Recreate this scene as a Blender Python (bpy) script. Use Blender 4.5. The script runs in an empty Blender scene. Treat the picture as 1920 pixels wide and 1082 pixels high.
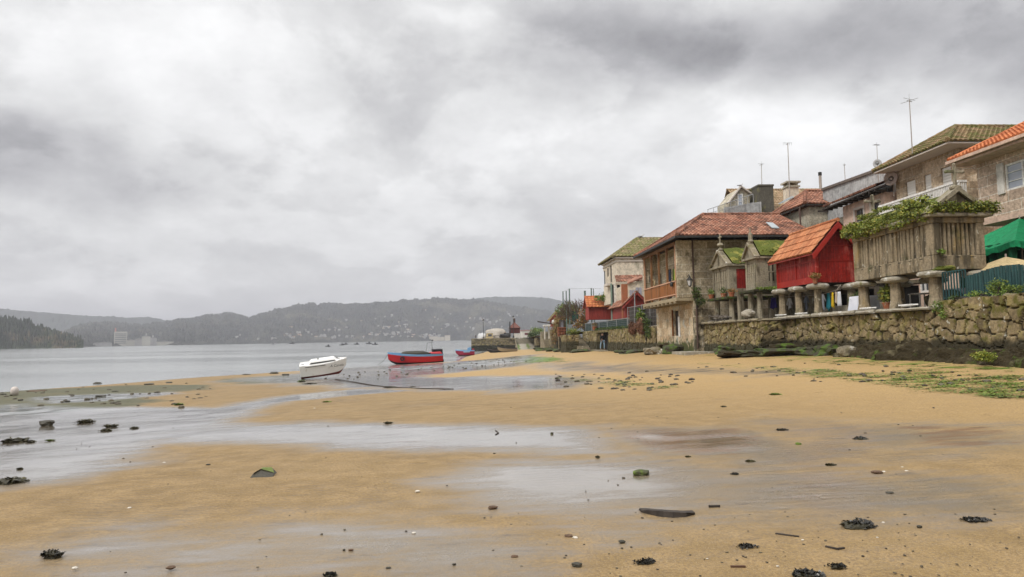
import bpy, bmesh, math, random
import numpy as np
from mathutils import Vector, noise as mnoise
R = math.radians
SC = bpy.context.scene
COL = SC.collection
rnd = random.Random(7)

# ------------------------------------------------------------------ camera
EYE = np.array([0.0, 0.0, 1.6])
_psi, _pit, _rol = R(3.53), math.atan(94 / 1280), R(.9)
_r0 = np.array([math.cos(_psi), -math.sin(_psi), 0.]); _h = np.array([math.sin(_psi), math.cos(_psi), 0.]); _z = np.array([0, 0, 1.])
CF = _h * math.cos(_pit) + _z * math.sin(_pit); _u0 = _z * math.cos(_pit) - _h * math.sin(_pit)
CR = _r0 * math.cos(_rol) - _u0 * math.sin(_rol); CU = _u0 * math.cos(_rol) + _r0 * math.sin(_rol)
cam = bpy.data.cameras.new('camera'); cam_o = bpy.data.objects.new('camera', cam); COL.objects.link(cam_o)
cam.sensor_width = 36; cam.lens = 24; cam.clip_start = .05; cam.clip_end = 30000
from mathutils import Matrix
m4 = Matrix.Identity(4)
for i in range(3):
    m4[i][0] = CR[i]; m4[i][1] = CU[i]; m4[i][2] = -CF[i]; m4[i][3] = EYE[i]
cam_o.matrix_world = m4
SC.camera = cam_o

def ray(x, y): return CF + CR * (x - 960) / 1280 - CU * (y - 541) / 1280
def aX(x, y, X): d = ray(x, y); return EYE + d * (X / d[0])
def aY(x, y, Y): d = ray(x, y); return EYE + d * (Y / d[1])
def aZ(x, y, Z): d = ray(x, y); return EYE + d * ((Z - 1.6) / d[2])

# ------------------------------------------------------------------ render look
SC.view_settings.view_transform = 'Standard'; SC.view_settings.look = 'None'
SC.view_settings.exposure = 0.35; SC.view_settings.gamma = 1
SC.render.engine = 'CYCLES'
SC.cycles.use_denoising = True
try: SC.cycles.denoiser = 'OPENIMAGEDENOISE'
except Exception: pass
SC.cycles.max_bounces = 6; SC.cycles.transparent_max_bounces = 12
SC.cycles.volume_bounces = 0; SC.cycles.caustics_reflective = False

# ------------------------------------------------------------------ sun
SUN_EL, SUN_AZ = R(46), R(-126)      # azimuth measured from +Y towards +X: the light comes from over the water
sun = bpy.data.lights.new('sun', 'SUN'); sun_o = bpy.data.objects.new('sun', sun); COL.objects.link(sun_o)
sun.energy = 2.0; sun.angle = R(14); sun.color = (1, .95, .88)
sd = Vector((math.sin(SUN_AZ) * math.cos(SUN_EL), math.cos(SUN_AZ) * math.cos(SUN_EL), math.sin(SUN_EL)))
sun_o.rotation_euler = sd.to_track_quat('Z', 'Y').to_euler()

# ------------------------------------------------------------------ node helpers
class NT:
    def __init__(s, tree): s.t = tree; s.n = tree.nodes; s.l = tree.links
    def new(s, typ, **kw):
        n = s.n.new(typ)
        for k, v in kw.items(): setattr(n, k, v)
        return n
    def put(s, sock, v):
        if hasattr(v, 'is_linked') or isinstance(v, bpy.types.NodeSocket): s.l.new(v, sock)
        else:
            if isinstance(v, (tuple, list)) and sock.type == 'RGBA' and len(v) == 3: v = (*v, 1)
            if sock.type == 'RGBA' and not isinstance(v, (tuple, list)): v = (v, v, v, 1)
            sock.default_value = v
    def math(s, op, a, b=0.0, c=None, clamp=False):
        n = s.new('ShaderNodeMath', operation=op, use_clamp=clamp); s.put(n.inputs[0], a); s.put(n.inputs[1], b)
        if c is not None: s.put(n.inputs[2], c)
        return n.outputs[0]
    def vmath(s, op, a, b=(0, 0, 0)):
        n = s.new('ShaderNodeVectorMath', operation=op); s.put(n.inputs[0], a); s.put(n.inputs[1], b); return n.outputs[0]
    def noise(s, vec, scale, detail=4, rough=.55, dist=0):
        n = s.new('ShaderNodeTexNoise'); s.put(n.inputs['Vector'], vec)
        n.inputs['Scale'].default_value = scale; n.inputs['Detail'].default_value = detail
        n.inputs['Roughness'].default_value = rough; n.inputs['Distortion'].default_value = dist
        return n.outputs['Fac']
    def ramp(s, v, a, b, lo=0.0, hi=1.0):
        n = s.new('ShaderNodeMapRange', interpolation_type='SMOOTHSTEP'); n.clamp = True
        s.put(n.inputs[0], v); s.put(n.inputs[1], a); s.put(n.inputs[2], b); s.put(n.inputs[3], lo); s.put(n.inputs[4], hi)
        return n.outputs[0]
    def mix(s, f, a, b, mode='MIX'):
        n = s.new('ShaderNodeMix', data_type='RGBA', blend_type=mode); s.put(n.inputs[0], f); s.put(n.inputs[6], a); s.put(n.inputs[7], b); return n.outputs[2]
    def xyz(s, x, y, z):
        n = s.new('ShaderNodeCombineXYZ'); s.put(n.inputs[0], x); s.put(n.inputs[1], y); s.put(n.inputs[2], z); return n.outputs[0]
    def sep(s, v):
        n = s.new('ShaderNodeSeparateXYZ'); s.put(n.inputs[0], v); return n.outputs
    def bump(s, h, strength=.5, dist=.05, normal=None):
        n = s.new('ShaderNodeBump'); s.put(n.inputs['Height'], h); n.inputs['Strength'].default_value = strength; n.inputs['Distance'].default_value = dist
        if normal is not None: s.l.new(normal, n.inputs['Normal'])
        return n.outputs[0]

# ------------------------------------------------------------------ sky: overcast cloud deck over a Nishita sky
W = bpy.data.worlds.new('World'); SC.world = W; W.use_nodes = True
T = NT(W.node_tree); T.n.clear()
sky = T.new('ShaderNodeTexSky', sky_type='NISHITA'); sky.sun_disc = False; sky.sun_elevation = SUN_EL; sky.sun_rotation = SUN_AZ
gen = T.new('ShaderNodeTexCoord').outputs['Generated']
x, y, z = T.sep(gen)
zc = T.math('MAXIMUM', z, 0.0)
den = T.math('ADD', zc, .42)
P = T.xyz(T.math('DIVIDE', x, den), T.math('DIVIDE', y, den), 0.0)
n1 = T.noise(P, 2.3, 7, .55, .2)
n2 = T.noise(T.vmath('ADD', P, (7.3, 2.1, 0)), 5.5, 9, .62, .15)
n3 = T.noise(T.vmath('ADD', P, (1.3, 9.1, 0)), 1.9, 5, .5, .2)
n4 = T.noise(T.vmath('ADD', P, (4.3, 5.1, 0)), 2.1, 5, .5, .2)
n5 = T.noise(T.vmath('ADD', P, (14.3, 3.1, 0)), 11, 8, .66, .2)
az = T.math('ADD', T.math('ARCTAN2', x, y), T.math('MULTIPLY', T.math('SUBTRACT', n3, .5), .42))
el = T.math('ADD', T.math('ARCSINE', z), T.math('MULTIPLY', T.math('SUBTRACT', n4, .5), .26))
lum = T.math('ADD', .81, T.math('MULTIPLY', T.math('SUBTRACT', n1, .5), .40))
lum = T.math('ADD', lum, T.math('MULTIPLY', T.math('SUBTRACT', n2, .5), .42))
lum = T.math('ADD', lum, T.math('MULTIPLY', T.math('SUBTRACT', n5, .5), .20))
lum = T.math('ADD', lum, T.ramp(n1, .47, .53, -.045, .045))
# the big masses of cloud: azimuth, elevation (deg), widths (deg), weight
def azel(px, py):
    d = ray(px, py); d = d / np.linalg.norm(d); return math.degrees(math.atan2(d[0], d[1])), math.degrees(math.asin(d[2]))
BL = [(1500, 70, 18, 4.8, -.42), (1850, 150, 10, 4.5, -.30), (1150, 60, 8, 4, -.16), (60, 300, 9, 3.6, -.30), (330, 330, 9, 2.4, -.10), (760, 150, 8, 4, -.10),
      (1180, 235, 9, 3.0, .27), (1450, 270, 9, 2.4, .16), (200, 70, 12, 4, .12), (600, 330, 10, 4, .10), (560, 40, 8, 3, .05), (1000, 420, 12, 3.4, -.05), (350, 470, 16, 2, -.05), (900, 20, 3, 3, .12), (1700, 270, 8, 3, .16)]
for px, py, ra, re, w in BL:
    a0, e0 = azel(px, py)
    da = T.math('DIVIDE', T.math('SUBTRACT', az, R(a0)), R(ra)); de = T.math('DIVIDE', T.math('SUBTRACT', el, R(e0)), R(re))
    q = T.math('ADD', T.math('MULTIPLY', da, da), T.math('MULTIPLY', de, de))
    lum = T.math('ADD', lum, T.math('MULTIPLY', T.math('EXPONENT', T.math('MULTIPLY', q, -1.0)), w))
# paler towards the horizon, brightest overhead as in any overcast
lum = T.math('ADD', lum, T.ramp(z, .02, .16, .06, 0))
lum = T.math('MULTIPLY', lum, T.ramp(z, .50, .85, 1.0, 2.5))
lum = T.math('MAXIMUM', lum, .2)
tint = T.mix(T.ramp(lum, .35, .80), (.972, .962, 1.0, 1), (1.0, 1.0, 1.0, 1))
cl = T.new('ShaderNodeVectorMath', operation='SCALE'); T.l.new(tint, cl.inputs[0]); T.l.new(T.math('MULTIPLY', lum, 8.3), cl.inputs[3])
fin = T.mix(.97, sky.outputs[0], cl.outputs[0])
bg = T.new('ShaderNodeBackground'); T.l.new(fin, bg.inputs[0]); bg.inputs[1].default_value = .1
out = T.new('ShaderNodeOutputWorld'); T.l.new(bg.outputs[0], out.inputs[0])
W.cycles.sampling_method = 'MANUAL'; W.cycles.sample_map_resolution = 1024

# ------------------------------------------------------------------ materials
def newmat(name):
    m = bpy.data.materials.new(name); m.use_nodes = True
    t = NT(m.node_tree); t.n.clear()
    b = t.new('ShaderNodeBsdfPrincipled'); o = t.new('ShaderNodeOutputMaterial'); t.l.new(b.outputs[0], o.inputs[0])
    return m, t, b
def pos(t): return t.new('ShaderNodeNewGeometry').outputs['Position']
def island(t): return t.new('ShaderNodeNewGeometry').outputs['Random Per Island']
def hsv(t, col, v, h=.5, s=1.0):
    n = t.new('ShaderNodeHueSaturation'); t.put(n.inputs['Color'], col); t.put(n.inputs['Value'], v); t.put(n.inputs['Hue'], h); t.put(n.inputs['Saturation'], s); return n.outputs[0]
def layer(t, col, L, p, zc_):
    """L = (colour, noise scale, lo, hi, optional (z0, z1) height fade)"""
    c, sc, lo, hi = L[:4]
    v = t.vmath('MULTIPLY', p, L[5]) if len(L) > 5 else p
    f = t.noise(v, sc, 5, .6)
    if len(L) > 4 and L[4]:
        f = t.math('ADD', f, t.ramp(zc_, L[4][0], L[4][1], L[4][2] if len(L[4]) > 2 else .25, L[4][3] if len(L[4]) > 3 else -.25))
    return t.mix(t.ramp(f, lo, hi), col, c)
def plain(name, c, c2=None, scale=2.0, rough=.8, layers=(), bump=(12, .3, .02), isl=0, metal=0, spec=.3, streak=None, mott=.5):
    m, t, b = newmat(name); p = pos(t); zc_ = t.sep(p)[2]
    c2 = c2 or tuple(k * .75 for k in c)
    col = t.mix(t.noise(p, scale, 5, .6), c, c2)
    col = t.mix(t.ramp(t.noise(p, scale * .17, 3), .35, .65), col, hsv(t, col, .82))
    if bump: col = t.mix(mott, col, t.mix(t.ramp(t.noise(p, scale * 4.5, 7, .72), .3, .7), (.45, .44, .42, 1), (1.5, 1.5, 1.48, 1)), 'MULTIPLY')
    if streak: # wood grain or vertical runs
        col = t.mix(t.ramp(t.noise(t.vmath('MULTIPLY', p, streak), 1.0, 4), .4, .62), col, hsv(t, col, .62))
    for L in layers: col = layer(t, col, L, p, zc_)
    if isl:
        r = island(t); col = hsv(t, col, t.math('ADD', 1 - isl, t.math('MULTIPLY', r, 2 * isl)), t.math('ADD', .485, t.math('MULTIPLY', r, .03)))
    t.l.new(col, b.inputs['Base Color'])
    b.inputs['Roughness'].default_value = rough; b.inputs['Metallic'].default_value = metal; b.inputs['Specular IOR Level'].default_value = spec
    if bump: t.l.new(t.bump(t.noise(p, bump[0], 6, .65), bump[1], bump[2]), b.inputs['Normal'])
    return m
def ashlar(name, c1, c2, mortar, w=.95, h=.42, ms=.014, layers=(), bumpd=.02, rough=.88):
    m, t, b = newmat(name); p = pos(t); zc_ = t.sep(p)[2]
    uv = t.new('ShaderNodeTexCoord').outputs['UV']
    wob = t.new('ShaderNodeTexNoise'); wob.inputs['Scale'].default_value = 1.4; t.l.new(p, wob.inputs['Vector'])
    uvw = t.vmath('ADD', uv, t.vmath('MULTIPLY', t.vmath('SUBTRACT', wob.outputs['Color'], (.5, .5, .5)), (.09, .07, 0)))
    br = t.new('ShaderNodeTexBrick'); t.l.new(uvw, br.inputs['Vector'])
    br.inputs['Scale'].default_value = 1; br.inputs['Brick Width'].default_value = w; br.inputs['Row Height'].default_value = h
    br.inputs['Mortar Size'].default_value = ms; br.inputs['Mortar Smooth'].default_value = .3; br.inputs['Bias'].default_value = 0
    br.offset = .43; br.inputs['Color1'].default_value = (*c1, 1); br.inputs['Color2'].default_value = (*c2, 1); br.inputs['Mortar'].default_value = (*mortar, 1)
    col = br.outputs['Color']
    col = t.mix(.75, col, t.mix(t.ramp(t.noise(p, 7, 8, .74), .3, .7), (.42, .41, .39, 1), (1.55, 1.54, 1.5, 1)), 'MULTIPLY')
    col = t.mix(t.ramp(t.noise(p, 1.1, 5), .42, .66), col, hsv(t, col, .7))
    for L in layers: col = layer(t, col, L, p, zc_)
    t.l.new(col, b.inputs['Base Color']); b.inputs['Roughness'].default_value = rough; b.inputs['Specular IOR Level'].default_value = .2
    hgt = t.math('ADD', t.math('MULTIPLY', br.outputs['Fac'], -1.0), t.math('MULTIPLY', t.noise(p, 14, 6, .7), .9))
    t.l.new(t.bump(hgt, .8, bumpd), b.inputs['Normal'])
    return m
def tilemat(name, cols, moss=None, dark=.5, mossamt=(.55, .7)):
    m, t, b = newmat(name); p = pos(t)
    uv = t.new('ShaderNodeTexCoord').outputs['UV']; ux, uy, _ = t.sep(uv)
    cell = t.xyz(t.math('FLOOR', ux), t.math('FLOOR', uy), 0.0)
    wn = t.new('ShaderNodeTexWhiteNoise', noise_dimensions='2D'); t.l.new(cell, wn.inputs['Vector'])
    col = t.mix(t.ramp(wn.outputs[0], .1, .6), cols[0], cols[1]); col = t.mix(t.ramp(wn.outputs[0], .62, .98), col, cols[2])
    col = t.mix(t.ramp(t.noise(p, 1.3, 6, .65), .42, .66), col, hsv(t, col, dark))
    col = t.mix(t.ramp(t.noise(p, 7, 5, .7), .35, .75), col, hsv(t, col, .62))
    if moss: col = t.mix(t.ramp(t.noise(p, 1.7, 7, .72), *mossamt), col, t.mix(t.noise(p, 6), moss, tuple(k * .55 for k in moss)))
    t.l.new(col, b.inputs['Base Color']); b.inputs['Roughness'].default_value = .85; b.inputs['Specular IOR Level'].default_value = .25
    t.l.new(t.bump(t.noise(p, 22, 4), .4, .02), b.inputs['Normal'])
    return m
def rubblemat(name, cols, mortar, moss, tide):
    m, t, b = newmat(name); p = pos(t); zc_ = t.sep(p)[2]
    at = t.new('ShaderNodeVertexColor', layer_name='cell'); s = t.new('ShaderNodeSeparateColor'); t.l.new(at.outputs[0], s.inputs[0])
    r, e = s.outputs[0], s.outputs[1]
    col = t.mix(t.ramp(r, .0, .45), cols[0], cols[1]); col = t.mix(t.ramp(r, .5, .95), col, cols[2])
    col = t.mix(.7, col, t.mix(t.ramp(t.noise(p, 8, 8, .74), .3, .7), (.40, .39, .36, 1), (1.7, 1.66, 1.58, 1)), 'MULTIPLY')
    col = t.mix(t.ramp(t.noise(p, 2.2, 5), .5, .68), col, (.27, .22, .09))
    col = t.mix(t.ramp(t.noise(t.vmath('ADD', p, (4, 4, 4)), 5, 5), .63, .7), col, (.45, .44, .38))
    col = t.mix(t.ramp(e, .16, .02), col, mortar)
    f = t.math('ADD', t.noise(p, 3.1, 6, .7), t.ramp(zc_, 2.5, 1.6, .04, -.03))
    col = t.mix(t.ramp(f, .50, .63), col, moss)
    f2 = t.math('ADD', t.math('MULTIPLY', t.noise(p, 1.5, 5, .6), .9), t.ramp(zc_, tide[0], tide[1], -.35, .45))
    col = t.mix(t.ramp(f2, .48, .72), col, tide[2])
    t.l.new(col, b.inputs['Base Color']); b.inputs['Roughness'].default_value = .85; b.inputs['Specular IOR Level'].default_value = .25
    t.l.new(t.bump(t.noise(p, 13, 7, .7), .7, .035), b.inputs['Normal'])
    return m
def leafmat(name, c1, c2, c3, rough=.55, trans=.0):
    m, t, b = newmat(name); p = pos(t); r = island(t)
    col = t.mix(t.ramp(r, 0, .55), c1, c2); col = t.mix(t.ramp(r, .7, .98), col, c3)
    col = t.mix(t.ramp(t.noise(p, 1.6, 3), .4, .65), col, hsv(t, col, .6))
    t.l.new(col, b.inputs['Base Color']); b.inputs['Roughness'].default_value = rough; b.inputs['Specular IOR Level'].default_value = .3
    return m

# ------------------------------------------------------------------ mesh builder
class MB:
    def __init__(s): s.v = []; s.f = []; s.uv = {}
    def add(s, vs, fs, uvs=None):
        o = len(s.v); s.v += [tuple(map(float, v)) for v in vs]
        for i, f in enumerate(fs):
            if uvs: s.uv[len(s.f)] = uvs[i]
            s.f.append(tuple(o + k for k in f))
        return s
    def box(s, x0, x1, y0, y1, z0, z1):
        return s.add([(x0, y0, z0), (x1, y0, z0), (x1, y1, z0), (x0, y1, z0), (x0, y0, z1), (x1, y0, z1), (x1, y1, z1), (x0, y1, z1)],
                     [(0, 3, 2, 1), (4, 5, 6, 7), (0, 1, 5, 4), (1, 2, 6, 5), (2, 3, 7, 6), (3, 0, 4, 7)])
    def prism(s, poly, vec):
        """poly: 3D points (planar ring), vec: extrusion"""
        n = len(poly); P0 = [np.array(p, float) for p in poly]; P1 = [p + np.array(vec, float) for p in P0]
        fs = [tuple(range(n - 1, -1, -1)), tuple(range(n, 2 * n))] + [(i, (i + 1) % n, n + (i + 1) % n, n + i) for i in range(n)]
        return s.add(P0 + P1, fs)
    def bar(s, a, b, w, h=None):
        """box beam from a to b with cross-section w (level) by h"""
        h = h or w; a = np.array(a, float); b = np.array(b, float); d = b - a; d /= np.linalg.norm(d)
        up = np.array([0, 0, 1.]) if abs(d[2]) < .9 else np.array([1., 0, 0])
        sx = np.cross(d, up); sx /= np.linalg.norm(sx); sy = np.cross(sx, d)
        q = [a + sx * i * w / 2 + sy * j * h / 2 for i, j in ((-1, -1), (1, -1), (1, 1), (-1, 1))]
        return s.prism(q, b - a)
    def cyl(s, a, b, r0, r1=None, n=10, cap=True):
        r1 = r0 if r1 is None else r1; a = np.array(a, float); b = np.array(b, float); d = b - a; d = d / (np.linalg.norm(d) + 1e-9)
        up = np.array([0, 0, 1.]) if abs(d[2]) < .9 else np.array([1., 0, 0])
        sx = np.cross(d, up); sx /= np.linalg.norm(sx); sy = np.cross(sx, d)
        vs = []
        for c, r in ((a, r0), (b, r1)):
            for i in range(n): t = 2 * math.pi * i / n; vs.append(c + sx * r * math.cos(t) + sy * r * math.sin(t))
        fs = [(i, (i + 1) % n, n + (i + 1) % n, n + i) for i in range(n)]
        if cap: fs += [tuple(range(n - 1, -1, -1)), tuple(range(n, 2 * n))]
        return s.add(vs, fs)
    def tube(s, pts, r, n=6):
        for a, b in zip(pts[:-1], pts[1:]): s.cyl(a, b, r, r, n)
        return s
    def lathe(s, c, prof, n=16, jit=0, seed=0):
        rr = random.Random(seed); vs = []; k = len(prof)
        js = [1 + rr.uniform(-jit, jit) for _ in range(n)]
        for r, z in prof:
            for i in range(n):
                t = 2 * math.pi * i / n; q = r * js[i] * (1 + rr.uniform(-jit, jit) * .3)
                vs.append((c[0] + q * math.cos(t), c[1] + q * math.sin(t), c[2] + z + rr.uniform(-jit, jit) * .12))
        fs = [(j * n + i, j * n + (i + 1) % n, (j + 1) * n + (i + 1) % n, (j + 1) * n + i) for j in range(k - 1) for i in range(n)]
        fs += [tuple(range(n - 1, -1, -1)), tuple(range((k - 1) * n, k * n))]
        return s.add(vs, fs)
    def rock(s, c, r, seed=0, sub=2, rough=.28):
        """r = (rx, ry, rz) half sizes"""
        bm = bmesh.new(); bmesh.ops.create_icosphere(bm, subdivisions=sub, radius=1)
        vs = []
        for v in bm.verts:
            q = v.co.copy(); k = 1 + rough * 1.4 * mnoise.noise(q * 1.3 + Vector((seed * 3.7, seed * 1.3, 0))) + rough * .5 * mnoise.noise(q * 3.1 + Vector((0, seed * 2.1, 5)))
            q = Vector([math.copysign(abs(a) ** .8, a) for a in q]) * k
            vs.append((c[0] + q.x * r[0], c[1] + q.y * r[1], c[2] + q.z * r[2]))
        fs = [tuple(v.index for v in f.verts) for f in bm.faces]; bm.free()
        return s.add(vs, fs)
    def leaves(s, c, rad, n, size, seed=0, droop=0, shell=.35):
        rr = random.Random(seed)
        for _ in range(n):
            d = np.array([rr.gauss(0, 1) for _ in range(3)]); d /= np.linalg.norm(d)
            q = (shell + (1 - shell) * rr.random()) if shell < 1 else 1
            p = np.array(c) + d * np.array(rad) * q
            a = np.array([rr.gauss(0, 1), rr.gauss(0, 1), rr.gauss(0, .6) - droop]); a /= np.linalg.norm(a)
            b = np.cross(a, [rr.gauss(0, 1), rr.gauss(0, 1), rr.gauss(0, 1)]); b /= np.linalg.norm(b) + 1e-9
            L = size * rr.uniform(.6, 1.4); wd = L * rr.uniform(.3, .5); nn = np.cross(a, b) * L * .12
            s.add([p, p + a * L * .5 + b * wd + nn, p + a * L, p + a * L * .5 - b * wd + nn], [(0, 1, 2, 3)])
        return s
    def build(s, name, mat, parent=None, smooth=False, label=None, cat=None, group=None, kind=None, loc=None, bevel=0):
        me = bpy.data.meshes.new(name)
        off = np.zeros(3)
        if parent is not None: off = np.array(parent['_o'])
        elif loc is not None: off = np.array(loc, float)
        V = np.array(s.v, float) - off
        me.from_pydata([tuple(v) for v in V], [], s.f)
        uvl = me.uv_layers.new(name='UVMap')
        me.update()
        data = np.zeros((len(me.loops), 2), np.float32); li = 0
        for pi, p in enumerate(me.polygons):
            if pi in s.uv:
                for k, u in enumerate(s.uv[pi]): data[p.loop_start + k] = u
            else:
                nx, ny, nz = abs(p.normal.x), abs(p.normal.y), abs(p.normal.z)
                for k, vi in enumerate(p.vertices):
                    q = s.v[vi]
                    data[p.loop_start + k] = (q[0], q[1]) if nz >= max(nx, ny) else ((q[1], q[2]) if nx > ny else (q[0], q[2]))
        uvl.data.foreach_set('uv', data.ravel())
        if mat: me.materials.append(mat)
        if smooth:
            me.polygons.foreach_set('use_smooth', [True] * len(me.polygons))
        o = bpy.data.objects.new(name, me); COL.objects.link(o)
        if parent is not None: o.parent = parent
        elif loc is not None: o.location = [float(a) for a in off]
        if bevel:
            bv = o.modifiers.new('bevel', 'BEVEL'); bv.width = bevel; bv.segments = 2; bv.limit_method = 'ANGLE'
        # children of this part are given in world coordinates too
        o['_o'] = [float(a) for a in off]
        tag(o, label, cat, group, kind)
        return o
def tag(o, label=None, cat=None, group=None, kind=None):
    if label: o['label'] = label
    if cat: o['category'] = cat
    if group: o['group'] = group
    if kind: o['kind'] = kind
    return o
def thing(name, label, cat, loc, group=None):
    o = bpy.data.objects.new(name, None); COL.objects.link(o); o.location = loc; o.empty_display_size = .3
    o['_o'] = [float(a) for a in loc]; return tag(o, label, cat, group)
def dup(src, loc, rotz=None, scale=None, label=None, group=None):
    def cp(o, par):
        c = o.copy(); COL.objects.link(c)
        if par is not None: c.parent = par
        for ch in list(o.children): cp(ch, c)
        return c
    c = cp(src, None); c.location = loc
    if rotz is not None: c.rotation_euler = (src.rotation_euler[0], src.rotation_euler[1], rotz)
    if scale is not None: c.scale = scale if hasattr(scale, '__len__') else (scale,) * 3
    if label: c['label'] = label
    if group: c['group'] = group
    return c
def tiles(mb, A, B, C, D, pitch=.24, row=.36, amp=.05, step=.03, sub=4):
    """barrel tiles over the plane A-B (eave, left to right seen from outside) and C-D (ridge)"""
    A, B, C, D = (np.array(p, float) for p in (A, B, C, D))
    ex = B - A; L = np.linalg.norm(ex); ex /= L
    n = np.cross(ex, (C + D) / 2 - A); n /= np.linalg.norm(n)
    if n[2] < 0: n = -n
    ey = np.cross(n, ex)
    if np.dot(ey, (C + D) / 2 - A) < 0: ey = -ey
    H = np.dot((C + D) / 2 - A, ey); uC, uD = np.dot(C - A, ex), np.dot(D - A, ex)
    nr = max(1, int(round(H / row)))
    umin, umax = min(0, uD), max(L, uC)
    ks = np.arange(math.floor(umin / pitch * sub), math.ceil(umax / pitch * sub) + 1) * pitch / sub
    prev = None
    for i in range(nr):
        v0, v1 = H * i / nr, H * (i + 1) / nr
        rows = []
        for v, h in ((v0, step), (v1, 0.0)):
            l, r = uD * v / H, L + (uC - L) * v / H
            pts = []; uvs = []
            for u in ks:
                uu = min(max(u, l), r)
                hh = h + amp * abs(math.sin(math.pi * uu / pitch)) ** .7
                pts.append(A + ex * uu + ey * v + n * hh); uvs.append((uu / pitch, (i + .5)))
            rows.append((pts, uvs))
        (p0, q0), (p1, q1) = rows; m = len(p0)
        base = p0 + p1; fs = []; fu = []
        for k in range(m - 1):
            if np.linalg.norm(p0[k] - p0[k + 1]) < 1e-4 and np.linalg.norm(p1[k] - p1[k + 1]) < 1e-4: continue
            fs.append((k, k + 1, m + k + 1, m + k)); fu.append([((q0[k][0] + q0[k + 1][0]) / 2, i + .5)] * 4)
        low = prev if prev else [p - n * (amp * .5 + step + .04) for p in p0]
        base = base + low
        for k in range(m - 1):
            if np.linalg.norm(p0[k] - p0[k + 1]) < 1e-4: continue
            fs.append((2 * m + k, 2 * m + k + 1, k + 1, k)); fu.append([((q0[k][0] + q0[k + 1][0]) / 2, i + .5)] * 4)
        mb.add(base, fs, fu)
        prev = p1
    return mb
def ridge(mb, a, b, r=.1, seg=.4):
    a, b = np.array(a, float), np.array(b, float); L = np.linalg.norm(b - a); k = max(1, int(L / seg))
    for i in range(k):
        mb.cyl(a + (b - a) * i / k, a + (b - a) * (i + 1.05) / k, r * 1.12, r * .95, 8)
    return mb
# ================================================================== SAND
CP = [(0,0,0),(0,-15,.25),(-12,-12,0),(20,-12,.8),(-5,5,-.03),(5,5,.05),(10,8,.3),(3,10,.05),(-6,12,-.2),(-14,14,-.5),(15,12,.6),(15,18,.6),(15,26,.62),(14.3,34,.6),(13.5,42,.5),(13,52,.46),
 (13,70,.14),(13,85,-.1),(13,105,-.4),(13,128,-.6),(13,165,-1.12),(9,165,-1.15),(0,135,-1.42),(-4,91,-1.4),(-9.8,86,-1.42),(-14.6,78.5,-1.4),(-23.7,65,-1.4),
 (-28,55,-1.4),(-31.2,47.7,-1.4),(-10.5,51,-1.08),(-36,30,-1.3),(-45,60,-2.6),(-30,90,-2.6),(-14,140,-2.4),(-70,100,-4),(-60,20,-2.2),(5,30,-.1),(4,60,-.6),(4,90,-.95),(25,60,.6),(25,120,.3),(-18,25,-.75),(-30,-10,-.8),(0,200,-3),(40,20,.9)]
CPa = np.array(CP, float); cq = 6.0
def _phi(d2): return np.sqrt(d2 + cq * cq)
_A = _phi(((CPa[:, None, :2] - CPa[None, :, :2]) ** 2).sum(-1)); _n = len(CPa)
_M = np.zeros((_n + 3, _n + 3)); _M[:_n, :_n] = _A - np.eye(_n) * .4; _M[:_n, _n] = 1; _M[:_n, _n + 1:] = CPa[:, :2]; _M[_n, :_n] = 1; _M[_n + 1:, :_n] = CPa[:, :2].T
_w = np.linalg.solve(_M, np.concatenate([CPa[:, 2], [0, 0, 0]]))
def sand_z(X, Y):
    X = np.atleast_1d(np.asarray(X, float)); Y = np.atleast_1d(np.asarray(Y, float))
    cx, cy = np.clip(X, -90, 60), np.clip(Y, -20, 220)
    d2 = (cx[..., None] - CPa[:, 0]) ** 2 + (cy[..., None] - CPa[:, 1]) ** 2
    z = _phi(d2) @ _w[:_n] + _w[_n] + _w[_n + 1] * cx + _w[_n + 2] * cy
    far = np.hypot(X - cx, Y - cy)
    return np.clip(z - np.minimum(far * .02, 6), -9, .95)
def gz(x, y): return float(sand_z(x, y)[0])
def ground(px, py):
    d = ray(px, py); t = 1.6 / -d[2] if d[2] < 0 else 200
    for _ in range(40):
        p = EYE + d * t; e = p[2] - gz(p[0], p[1]); t += e / -d[2] * .7 if d[2] < 0 else 0
    p = EYE + d * t; return p
def wpoly(pts): return np.array([ground(*p)[:2] for p in pts])
def sdf(poly, X, Y):
    n = len(poly); dmin = np.full(X.shape, 1e9); ins = np.zeros(X.shape, bool)
    for i in range(n):
        a, b = poly[i], poly[(i + 1) % n]; e = b - a; L = (e ** 2).sum() + 1e-12
        t = np.clip(((X - a[0]) * e[0] + (Y - a[1]) * e[1]) / L, 0, 1)
        dmin = np.minimum(dmin, np.hypot(X - a[0] - t * e[0], Y - a[1] - t * e[1]))
        c = ((a[1] > Y) != (b[1] > Y)) & (X < (b[0] - a[0]) * (Y - a[1]) / (b[1] - a[1] + 1e-12) + a[0]); ins ^= c
    return np.where(ins, dmin, -dmin)
def vnoise(X, Y, sc, seed=0):
    """value noise, smooth, vectorised"""
    x, y = X * sc + seed * 17.3, Y * sc + seed * 5.1; xi, yi = np.floor(x), np.floor(y); fx, fy = x - xi, y - yi
    fx = fx * fx * (3 - 2 * fx); fy = fy * fy * (3 - 2 * fy)
    def h(a, b): q = np.sin(a * 127.1 + b * 311.7 + seed * 74.7) * 43758.5453; return q - np.floor(q)
    return (h(xi, yi) * (1 - fx) + h(xi + 1, yi) * fx) * (1 - fy) + (h(xi, yi + 1) * (1 - fx) + h(xi + 1, yi + 1) * fx) * fy
def fbm(X, Y, sc, o=4, seed=0):
    s = 0; a = .5; tot = 0
    for i in range(o): s = s + a * vnoise(X, Y, sc * 2 ** i, seed + i * 3); tot += a; a *= .5
    return s / tot
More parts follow.
